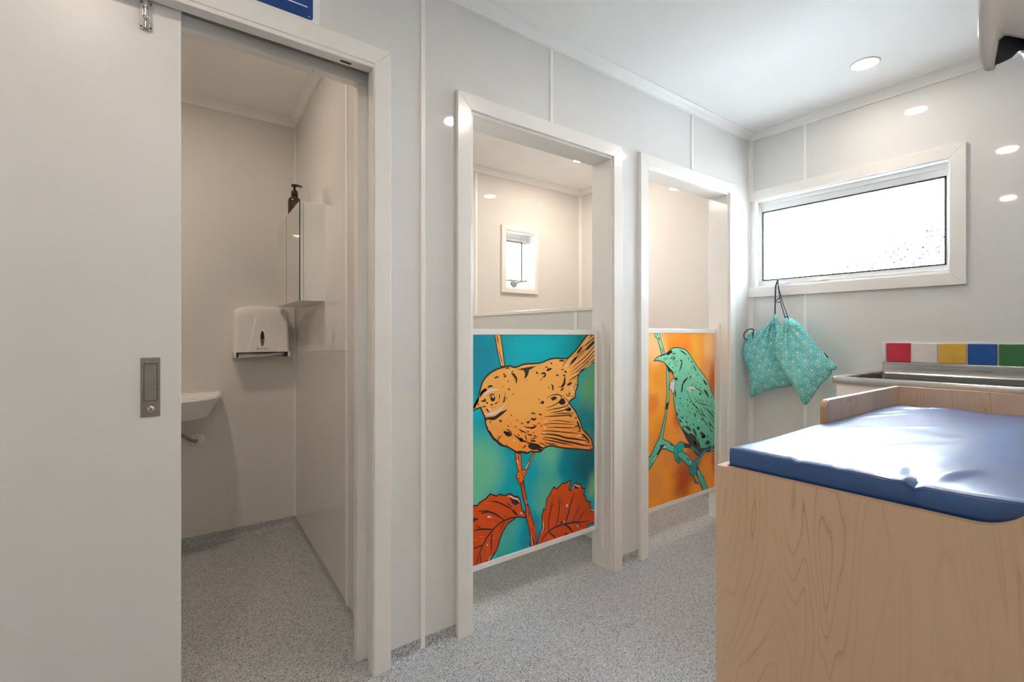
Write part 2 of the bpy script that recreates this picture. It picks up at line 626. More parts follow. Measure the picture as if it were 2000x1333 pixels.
WH = (0.625, 1.612, 1.500, 2.065)        # window opening in the right wall (u = Y)
wall_right = slab('wall_right', 'X', -0.35, 3.38, 0, ZC, XB + 0.005, XB + 0.14, CORE, [WH])
tag(wall_right, 'pale grey panelled end wall with the frosted window', kind='structure')
for a, b in ((YN, 1.306), (1.306, 1.648), (1.762, 3.24)):
    slab('wall_panel', 'X', a + 0.002, b - 0.002, 0.055, ZK, XB, XB + 0.005, PANEL if b < 1.7 else PANEL_IN, [WH], wall_right)
for z0, z1 in ((0.055, 1.43), (2.13, ZK)):
    box('joint_strip', XB - 0.004, XB + 0.001, 1.297, 1.315, z0, z1, STRIP, wall_right, 0.0015)
box('corner_strip', XB - 0.022, XB, YA - 0.004, YA, 0.055, ZK, STRIP, wall_right, 0.001)
box('corner_strip', XB - 0.004, XB, YA - 0.024, YA - 0.004, 0.055, ZK, STRIP, wall_right, 0.001)

WS = (2.352, 2.668, 1.565, 2.045)        # small window
wall_back = slab('wall_back', 'Y', -2.3, XB + 0.005, 0, ZC, YBK + 0.005, YBK + 0.14, CORE, [WS])
tag(wall_back, 'cream panelled back wall behind the cubicles', kind='structure')
for a, b in ((-2.2, 0.742), (0.85, 2.075), (2.075, XB)):
    slab('wall_panel', 'Y', a + 0.002, b - 0.002, 0.055, ZK, YBK, YBK + 0.005, PANEL_IN, [WS], wall_back)
box('joint_strip', 2.064, 2.086, YBK - 0.004, YBK + 0.001, 0.055, ZK, STRIP, wall_back, 0.0015)
box('corner_strip', XB - 0.024, XB, YBK - 0.004, YBK, 0.055, ZK, STRIP, wall_back, 0.001)
box('corner_strip', XB - 0.004, XB, YBK - 0.024, YBK - 0.004, 0.055, ZK, STRIP, wall_back, 0.001)

# near wall: steps back beside the camera into an entry bay with an added, unseen fill window
W3 = (-0.75, 0.15, 1.22, 2.02)
wall_near = slab('wall_near', 'Y', 0.50, XB + 0.14, 0, ZC, YN - 0.10, YN, PANEL)
tag(wall_near, 'pale panelled wall along the change table', kind='structure')
wall_return = tag(box('wall_return', 0.50, 0.60, -1.0, YN - 0.10, 0, ZC, PANEL, bev=0), 'pale panelled return wall beside the entry bay', kind='structure')
wall_entry = slab('wall_entry', 'Y', -2.3, 0.55, 0, ZC, -1.10, -1.0, PANEL, [W3])
tag(wall_entry, 'pale panelled wall of the entry bay with the added fill window', kind='structure')
wall_end = tag(box('wall_end', -2.3, -2.2, -1.1, 3.38, 0, ZC, PANEL, bev=0), 'pale end wall beyond the sliding door', kind='structure')

# toilet side wall: runs slightly out of square
def xs(y): return 0.660 + (y - YR) * (0.742 - 0.660) / (YBK - YR)
wall_toilet = prism('wall_toilet', [(xs(YR), YR), (0.85, YR), (0.85, YBK), (xs(YBK), YBK)], 'Z', 0.0, ZC, PANEL_IN)
tag(wall_toilet, 'cream glossy side wall of the staff toilet', kind='structure')
def skew(name, y0, y1, d0, d1, z0, z1, mat, parent, bev=0.0):
    return prism(name, [(xs(y0) - d0, y0), (xs(y0) - d1, y0), (xs(y1) - d1, y1), (xs(y1) - d0, y1)], 'Z', z0, z1, mat, parent, bev)
skew('wall_panel', YR + 0.002, 2.040, 0.0, 0.004, 0.055, ZK, PANEL_IN, wall_toilet)
skew('wall_panel', 2.064, YBK, 0.0, 0.004, 0.055, ZK, PANEL_IN, wall_toilet)
skew('joint_strip', 2.038, 2.066, 0.0, 0.008, 0.045, ZK, STRIP, wall_toilet)
skew('corner_strip', YBK - 0.012, YBK, 0.0, 0.010, 0.055, ZK, STRIP, wall_toilet)
wall_toilet_left = tag(box('wall_toilet_left', -1.25, -1.15, YR, YBK, 0, ZC, PANEL_IN, bev=0), 'far side wall of the staff toilet', kind='structure')

# low partition between the cubicles, with a white capping
wall_low = box('wall_partition', 1.972, 1.998, YR, YBK, 0.0, 1.318, PANEL, bev=0)
tag(wall_low, 'low pale partition between the two cubicles', kind='structure')
box('capping', 1.966, 2.004, YR, YBK, 1.318, 1.340, STRIP, wall_low, 0.003)
box('joint_strip', 1.968, 1.972, 2.005, 2.030, 0.055, 1.318, STRIP, wall_low, 0.0015)


# coved vinyl skirtings
def cove(name, p, q, nrm, h=0.055, r=0.028):
    prof = [(0.0, h), (0.004, h)] + [(0.004 + r * (1 - math.sin(a)), r * (1 - math.cos(a)) + 0.0005) for a in [PI / 2 * (1 - k / 6) for k in range(7)]] + [(0.034, -0.002), (0.0, -0.002)]
    p, q, nv = Vector((*p, 0)), Vector((*q, 0)), Vector((*nrm, 0)).normalized()
    bm = bmesh.new()
    A = [bm.verts.new(p + nv * d + Vector((0, 0, z))) for d, z in prof]
    B = [bm.verts.new(q + nv * d + Vector((0, 0, z))) for d, z in prof]
    for i in range(len(A)):
        j = (i + 1) % len(A)
        bm.faces.new((A[i], A[j], B[j], B[i]))
    bm.faces.new(A[::-1]); bm.faces.new(B)
    o = mesh_from_bm(name, bm, FLOOR)
    tag(o, 'grey speckled coved vinyl skirting', kind='structure')
    return auto_smooth(o, 40)


cove('baseboard_left', (0.69, YA + 0.004), (0.823, YA + 0.004), (0, -1))
cove('baseboard_left', (0.823, YA + 0.004), (0.96, YA + 0.004), (0, -1))
cove('baseboard_left', (1.92, YA + 0.004), (2.07, YA + 0.004), (0, -1))
cove('baseboard_left', (3.01, YA + 0.004), (XB, YA + 0.004), (0, -1))
cove('baseboard_left', (-2.2, YA + 0.004), (-0.43, YA + 0.004), (0, -1))
cove('baseboard_right', (XB + 0.004, YN), (XB + 0.004, YA), (-1, 0))
cove('baseboard_right', (XB + 0.004, YR), (XB + 0.004, YBK), (-1, 0))
cove('baseboard_back', (-1.15, YBK + 0.004), (0.74, YBK + 0.004), (0, -1))
cove('baseboard_back', (0.85, YBK + 0.004), (1.972, YBK + 0.004), (0, -1))
cove('baseboard_back', (1.998, YBK + 0.004), (XB, YBK + 0.004), (0, -1))
cove('baseboard_toilet', (xs(YR) , YR), (xs(YBK), YBK), (-1, 0.055))
cove('baseboard_partition', (1.972, YR), (1.972, YBK), (-1, 0))
cove('baseboard_partition', (1.998, YR), (1.998, YBK), (1, 0))
cove('baseboard_cubicle', (0.85, YR), (0.85, YBK), (1, 0))


# cornices
def cornice(name, p, q, nrm, inn=0.0):
    prof = [(0.0, ZK), (0.012, ZK), (0.012, ZK + 0.006), (0.030, ZC - 0.014), (0.045, ZC - 0.006), (0.045, ZC), (0.0, ZC)]
    p, q, nv = Vector((*p, 0)), Vector((*q, 0)), Vector((*nrm, 0)).normalized()
    bm = bmesh.new()
    A = [bm.verts.new(p + nv * d + Vector((0, 0, z))) for d, z in prof]
    B = [bm.verts.new(q + nv * d + Vector((0, 0, z))) for d, z in prof]
    for i in range(len(A)):
        j = (i + 1) % len(A)
        bm.faces.new((A[i], A[j], B[j], B[i]))
    bm.faces.new(A[::-1]); bm.faces.new(B)
    return tag(mesh_from_bm(name, bm, CORN), 'white cornice between wall and ceiling', kind='structure')


cornice('trim_1', (-2.2, YA), (XB, YA), (0, -1))
cornice('trim_2', (XB, YN), (XB, YA), (-1, 0))
cornice('trim_3', (-1.15, YBK), (0.742, YBK), (0, -1))
cornice('trim_4', (0.85, YBK), (XB, YBK), (0, -1))
cornice('trim_5', (XB, YR), (XB, YBK), (-1, 0))
cornice('trim_6', (xs(YR), YR), (xs(YBK), YBK), (-1, 0.055))

# ------------------------------------------------------------------ cubicle door frames
def miter_casing(x0, x1, zt, wl, y0, y1, parent, foot=0.0, left=True, right=True):
    """architrave legs and head, mitred at the corners"""
    if left:
        prism('architrave_leg', [(x0 - wl, foot), (x0, foot), (x0, zt), (x0 - wl, zt + wl)], 'Y', y0, y1, TRIM, parent, 0.002)
    if right:
        prism('architrave_leg', [(x1, foot), (x1 + wl, foot), (x1 + wl, zt + wl), (x1, zt)], 'Y', y0, y1, TRIM, parent, 0.002)
    prism('architrave_head', [(x0, zt), (x1, zt), (x1 + wl, zt + wl), (x0 - wl, zt + wl)], 'Y', y0, y1, TRIM, parent, 0.002)


def cubicle_frame(n, op, post_top):
    x0, x1, _, zt = op
    root = empty('trim_%d' % n, ((x0 + x1) / 2, YA, 0), 'white gloss painted timber frame around the %s cubicle opening' % ('near' if n == 7 else 'far'), kind='structure')
    miter_casing(x0 - 0.002, x1 - 0.004, zt - 0.002, 0.062, 1.628, YA, root)
    box('jamb', x0 - 0.002, x0 + 0.014, YA - 0.006, 1.772, 0, zt - 0.012, TRIM, root)
    box('jamb', x1 - 0.012, x1 + 0.004, YA - 0.006, 1.772, 0, zt - 0.012, TRIM, root)
    box('head_jamb', x0 - 0.002, x1 + 0.004, YA - 0.006, 1.772, zt - 0.012, zt + 0.004, TRIM, root)
    box('door_stop', x1 - 0.026, x1 - 0.012, 1.690, 1.716, 0.11, post_top, TRIM, root, 0.002)
    return root


f1 = cubicle_frame(7, O1, 1.245)
f2 = cubicle_frame(8, O2, 1.255)

# ------------------------------------------------------------------ sliding door and its frame
fr = empty('trim_9', (0.14, YA, 0), 'white frame around the sliding door opening', kind='structure')
miter_casing(-0.348, 0.628, 2.118, 0.060, 1.628, YA, fr)
# jamb built in two rails with the door pocket between them
box('front_jamb', 0.624, 0.66, 1.632, 1.676, 0, 2.104, TRIM, fr)
box('front_jamb', -0.372, -0.352, 1.632, 1.676, 0, 2.104, TRIM, fr)
box('front_head', -0.372, 0.66, 1.632, 1.676, 2.104, 2.122, TRIM, fr)
box('pocket_back', 0.642, 0.66, 1.676, 1.736, 0, 2.16, TRIM, fr, 0)
box('rear_jamb', 0.606, 0.66, 1.736, 1.775, 0, 2.090, TRIM, fr)
box('rear_head', -0.40, 0.66, 1.736, 1.775, 2.090, 2.13, TRIM, fr)
box('track_channel', -0.40, 0.642, 1.678, 1.734, 2.165, 2.180, PEWTER2, fr, 0)
box('door_guide', 0.455, 0.475, 1.738, 1.752, 2.080, 2.092, STRIP, fr, 0.002)
box('strike_slot', 0.520, 0.556, 1.650, 1.662, 2.1032, 2.106, DARK, fr, 0)
box('strike_plate', 0.6405, 0.6425, 1.700, 1.716, 0.93, 1.02, PEWTER2, fr, 0)
box('strike_hole', 0.640, 0.6412, 1.704, 1.710, 0.945, 1.012, DARK, fr, 0)

door1 = box('door_1', -0.93, 0.078, 1.684, 1.724, 0.012, 2.150, DOORP, bev=0.002)
tag(door1, 'plain off-white sliding door standing half open', kind='structure')
# flush pull with keyhole
hp = box('flush_pull', -0.0145, 0.0295, 1.6815, 1.6845, 0.953, 1.118, PEWTER, door1, 0.0015)
box('recess', -0.0075, 0.0230, 1.6805, 1.6825, 0.9975, 1.1015, PEWTER2, hp, 0.0006)
for a in ((-0.0075, -0.0062, 0.9975, 1.1015), (0.0217, 0.0230, 0.9975, 1.1015), (-0.0062, 0.0217, 1.0995, 1.1015), (-0.0062, 0.0217, 0.9975, 0.9988)):
    box('recess_edge', a[0], a[1], 1.6798, 1.6815, a[2], a[3], DARK, hp, 0)
lathe('lock_cylinder', [(0.0085, 1.682), (0.0085, 1.6785), (0.0075, 1.6775)], (0.0085, 0, 0.975), CHROME, hp, 'Y', 20)
box('keyhole', 0.0070, 0.0096, 1.6765, 1.678, 0.9705, 0.9805, DARK, hp, 0.0005)

# chrome barrel bolt at the top of the door
bolt = box('barrel_bolt', -0.0165, 0.0115, 1.6805, 1.684, 2.022, 2.104, CHROME, door1, 0.0008)
tube('bolt_rod', [(-0.003, 1.6735, 2.024), (-0.003, 1.6735, 2.118)], 0.0042, CHROME, bolt, 12)
for z0, z1 in ((2.082, 2.100), (2.058, 2.076), (2.026, 2.040)):
    bm = bmesh.new()
    add_lathe(bm, [(0.0062, z0), (0.0062, z1)], (-0.003, 1.6745, 0), 'Z', 16)
    add_box(bm, -0.0098, 0.0038, 1.676, 1.682, z0, z1)
    auto_smooth(mesh_from_bm('bolt_guide', bm, CHROME, bolt))
lathe('bolt_knob', [(0.0035, 0), (0.0035, -0.006), (0.006, -0.008), (0.006, -0.013), (0.003, -0.015)], (0.0015, 1.671, 2.049), CHROME, bolt, 'Y', 14)
for x, z in ((-0.0125, 2.030), (0.0080, 2.030), (-0.0125, 2.096), (0.0080, 2.096)):
    lathe('screw', [(0.0024, 1.681), (0.0024, 1.6798), (0.001, 1.6796)], (x, 0, z), DARK, bolt, 'Y', 10)

# blue sign above the door
sg = box('wall_sign', -0.05, 0.448, 1.640, 1.648, 2.185, 2.44, SIGNW, bev=0.001)
tag(sg, 'royal blue sign with a thin white rule above the sliding door', 'sign')
def rrect(x0, x1, z0, z1, r, n=6):
    out = []
    for cx, cz, a0 in ((x1 - r, z0 + r, -PI / 2), (x1 - r, z1 - r, 0), (x0 + r, z1 - r, PI / 2), (x0 + r, z0 + r, PI)):
        for k in range(n + 1):
            a = a0 + PI / 2 * k / n
            out.append((cx + r * math.cos(a), cz + r * math.sin(a)))
    return out
prism('sign_face', rrect(-0.042, 0.427, 2.1925, 2.432, 0.008), 'Y', 1.638, 1.6405, SIGNB, sg)
box('sign_rule', 0.03, 0.410, 1.6372, 1.6385, 2.2275, 2.2310, SIGNW, sg, 0)
lathe('sign_screw', [(0.0028, 1.6385), (0.0028, 1.637), (0.001, 1.6365)], (0.4155, 0, 2.2005), CHROME, sg, 'Y', 12)

# ------------------------------------------------------------------ windows
w1 = empty('window_1', (XB, 1.12, 1.5), 'wide awning window of speckled privacy glass high on the end wall', kind='structure')
y0, y1, z0, z1 = WH
prism('architrave_head', [(0.573, 2.128), (YA, 2.128), (YA, 2.066), (0.635, 2.066)], 'X', XB - 0.02, XB, TRIM, w1, 0.002)
prism('architrave_leg', [(0.573, 1.430), (0.573, 2.128), (0.635, 2.066), (0.635, 1.492)], 'X', XB - 0.02, XB, TRIM, w1, 0.002)
prism('architrave_sill', [(0.573, 1.430), (0.635, 1.492), (YA, 1.492), (YA, 1.430)], 'X', XB - 0.02, XB, TRIM, w1, 0.002)
box('reveal', XB - 0.012, XB + 0.075, 0.622, 0.640, 1.485, 2.075, TRIM, w1, 0.001)
box('reveal', XB - 0.012, XB + 0.075, 1.606, 1.626, 1.485, 2.075, TRIM, w1, 0.001)
box('reveal', XB - 0.012, XB + 0.075, 0.640, 1.606, 2.060, 2.075, TRIM, w1, 0.001)
box('reveal', XB - 0.012, XB + 0.075, 0.640, 1.606, 1.485, 1.500, TRIM, w1, 0.001)
bm = bmesh.new()
for a in ((0.640, 0.650, 1.50, 2.06), (1.596, 1.606, 1.50, 2.06), (0.650, 1.596, 2.035, 2.06), (0.650, 1.596, 1.50, 1.515)):
    add_box(bm, XB + 0.045, XB + 0.115, a[0], a[1], a[2], a[3], 0.001)
mesh_from_bm('window_frame', bm, FRAMEW, w1)
bm = bmesh.new()
for a in ((0.648, 0.664, 1.515, 2.035), (1.588, 1.600, 1.515, 2.035), (0.664, 1.588, 1.994, 2.035), (0.664, 1.588, 1.515, 1.543)):
    add_box(bm, XB + 0.055, XB + 0.085, a[0], a[1], a[2], a[3], 0.001)
sash = mesh_from_bm('sash', bm, FRAMEW, w1)
bm = bmesh.new()
for a in ((0.660, 0.669, 1.540, 1.997), (1.583, 1.592, 1.540, 1.997), (0.660, 1.592, 1.988, 1.997), (0.660, 1.592, 1.540, 1.548)):
    add_box(bm, XB + 0.053, XB + 0.070, a[0], a[1], a[2], a[3])
mesh_from_bm('glazing_seal', bm, GASKET, sash)
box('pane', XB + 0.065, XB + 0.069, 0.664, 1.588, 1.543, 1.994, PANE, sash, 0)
bm = bmesh.new()
add_box(bm, XB + 0.030, XB + 0.056, 1.20, 1.27, 1.505, 1.514, 0.002)
add_tube(bm, [(XB + 0.035, 1.235, 1.512), (XB + 0.02, 1.21, 1.514), (XB + 0.012, 1.17, 1.513)], 0.004, 8)
mesh_from_bm('winder', bm, FRAMEW, w1)
bm = bmesh.new()
add_tube(bm, [(XB + 0.02, 1.400, 1.503), (XB - 0.005, 1.445, 1.504), (XB - 0.026, 1.452, 1.508), (XB - 0.034, 1.455, 1.520), (XB - 0.038, 1.452, 1.535)], 0.0028, 8)
mesh_from_bm('latch_hook', bm, GREYM, w1, None, True)

w2 = empty('window_2', (2.51, YBK, 1.565), 'small square casement window with grey handle in the back wall', kind='structure')
prism('architrave_head', [(2.316, 2.084), (2.699, 2.084), (2.661, 2.046), (2.354, 2.046)], 'Y', YBK - 0.018, YBK, TRIM, w2, 0.002)
prism('architrave_sill', [(2.316, 1.530), (2.354, 1.568), (2.661, 1.568), (2.699, 1.530)], 'Y', YBK - 0.018, YBK, TRIM, w2, 0.002)
prism('architrave_leg', [(2.316, 1.530), (2.354, 1.568), (2.354, 2.046), (2.316, 2.084)], 'Y', YBK - 0.018, YBK, TRIM, w2, 0.002)
prism('architrave_leg', [(2.699, 1.530), (2.699, 2.084), (2.661, 2.046), (2.661, 1.568)], 'Y', YBK - 0.018, YBK, TRIM, w2, 0.002)
for a in ((2.346, 2.360, 1.56, 2.05), (2.660, 2.674, 1.56, 2.05), (2.360, 2.660, 2.036, 2.05), (2.360, 2.660, 1.56, 1.574)):
    box('reveal', a[0], a[1], YBK - 0.012, YBK + 0.09, a[2], a[3], TRIM, w2, 0.001)
bm = bmesh.new()
for a in ((2.360, 2.385, 1.574, 2.036), (2.635, 2.660, 1.574, 2.036), (2.385, 2.635, 2.010, 2.036), (2.385, 2.635, 1.574, 1.605)):
    add_box(bm, a[0], a[1], YBK + 0.07, YBK + 0.125, a[2], a[3], 0.001)
mesh_from_bm('window_frame', bm, FRAMEW, w2)
bm = bmesh.new()
for a in ((2.385, 2.415, 1.605, 2.010), (2.592, 2.635, 1.605, 2.010), (2.415, 2.592, 1.978, 2.010), (2.415, 2.592, 1.605, 1.648)):
    add_box(bm, a[0], a[1], YBK + 0.082, YBK + 0.11, a[2], a[3], 0.001)
sash2 = mesh_from_bm('sash', bm, FRAMEW, w2)
bm = bmesh.new()
for a in ((2.412, 2.420, 1.645, 1.981), (2.587, 2.596, 1.645, 1.981), (2.412, 2.596, 1.973, 1.981), (2.412, 2.596, 1.645, 1.653)):
    add_box(bm, a[0], a[1], YBK + 0.079, YBK + 0.094, a[2], a[3])
mesh_from_bm('glazing_seal', bm, GASKET, sash2)
box('pane', 2.415, 2.592, YBK + 0.09, YBK + 0.094, 1.648, 1.978, PANE2, sash2, 0)
bm = bmesh.new()
add_lathe(bm, [(0.012, 0.0), (0.028, -0.006), (0.028, -0.020), (0.018, -0.026)], (2.50, YBK + 0.085, 1.615), 'Y', 16)
add_tube(bm, [(2.50, YBK + 0.062, 1.618), (2.54, YBK + 0.055, 1.634), (2.585, YBK + 0.05, 1.642), (2.62, YBK + 0.048, 1.646)], [0.010, 0.007, 0.006, 0.006], 8)
auto_smooth(mesh_from_bm('window_handle', bm, GREYM, w2), 50)

w3 = empty('fill_window', (-0.30, -1.0, 1.22), 'unseen frosted window added in the entry bay for fill light', kind='structure')  # out of view, put in for fill light from behind the camera
bm = bmesh.new()
for a in ((-0.81, -0.75, 1.16, 2.08), (0.15, 0.21, 1.16, 2.08), (-0.75, 0.15, 2.02, 2.08), (-0.75, 0.15, 1.16, 1.22)):
    add_box(bm, a[0], a[1], -1.0, -0.982, a[2], a[3], 0.001)
mesh_from_bm('architrave', bm, TRIM, w3)
bm = bmesh.new()
for a in ((-0.75, -0.71, 1.22, 2.02), (0.11, 0.15, 1.22, 2.02), (-0.71, 0.11, 1.98, 2.02), (-0.71, 0.11, 1.22, 1.26)):
    add_box(bm, a[0], a[1], -1.085, -1.045, a[2], a[3], 0.001)
mesh_from_bm('window_frame', bm, FRAMEW, w3)
box('pane', -0.71, 0.11, -1.067, -1.063, 1.26, 1.98, PANE3, w3, 0)

# ------------------------------------------------------------------ downlights
def downlight(x, y, label, led=LED):
    root = empty('ceiling_downlight', (x, y, ZC), label, 'downlight', 'round recessed ceiling downlights')
    lathe('lamp_rim', [(0.062, ZC + 0.001), (0.062, ZC - 0.003), (0.058, ZC - 0.006), (0.051, ZC - 0.004), (0.050, ZC - 0.001)], (x, y, 0), STRIP, root, 'Z', 32)
    lathe('diffuser', [(0.050, ZC - 0.0035), (0.049, ZC - 0.0052), (0.02, ZC - 0.0055)], (x, y, 0), led, root, 'Z', 32)


downlight(2.81, 0.87, 'round lit downlight in the main room ceiling nearest the frosted window', LED_W)
downlight(1.52, 0.66, 'round lit downlight in the ceiling in front of the first cubicle')
downlight(-0.217, 0.89, 'round lit downlight in the ceiling in front of the sliding door', LED_D)
downlight(0.05, -0.50, 'unseen downlight added in the entry bay to light the change table front', LED_B)  # added out of view to brighten the birch front panel
downlight(2.62, 2.635, 'round lit downlight in the cubicle ceiling seen through the first opening', LED_C)
downlight(1.35, 2.62, 'unseen downlight added in the first cubicle to brighten the low partition', LED)  # extra lamp out of view, added to lift the partition
downlight(-0.05, 2.36, 'round lit downlight in the staff toilet ceiling', LED_T)

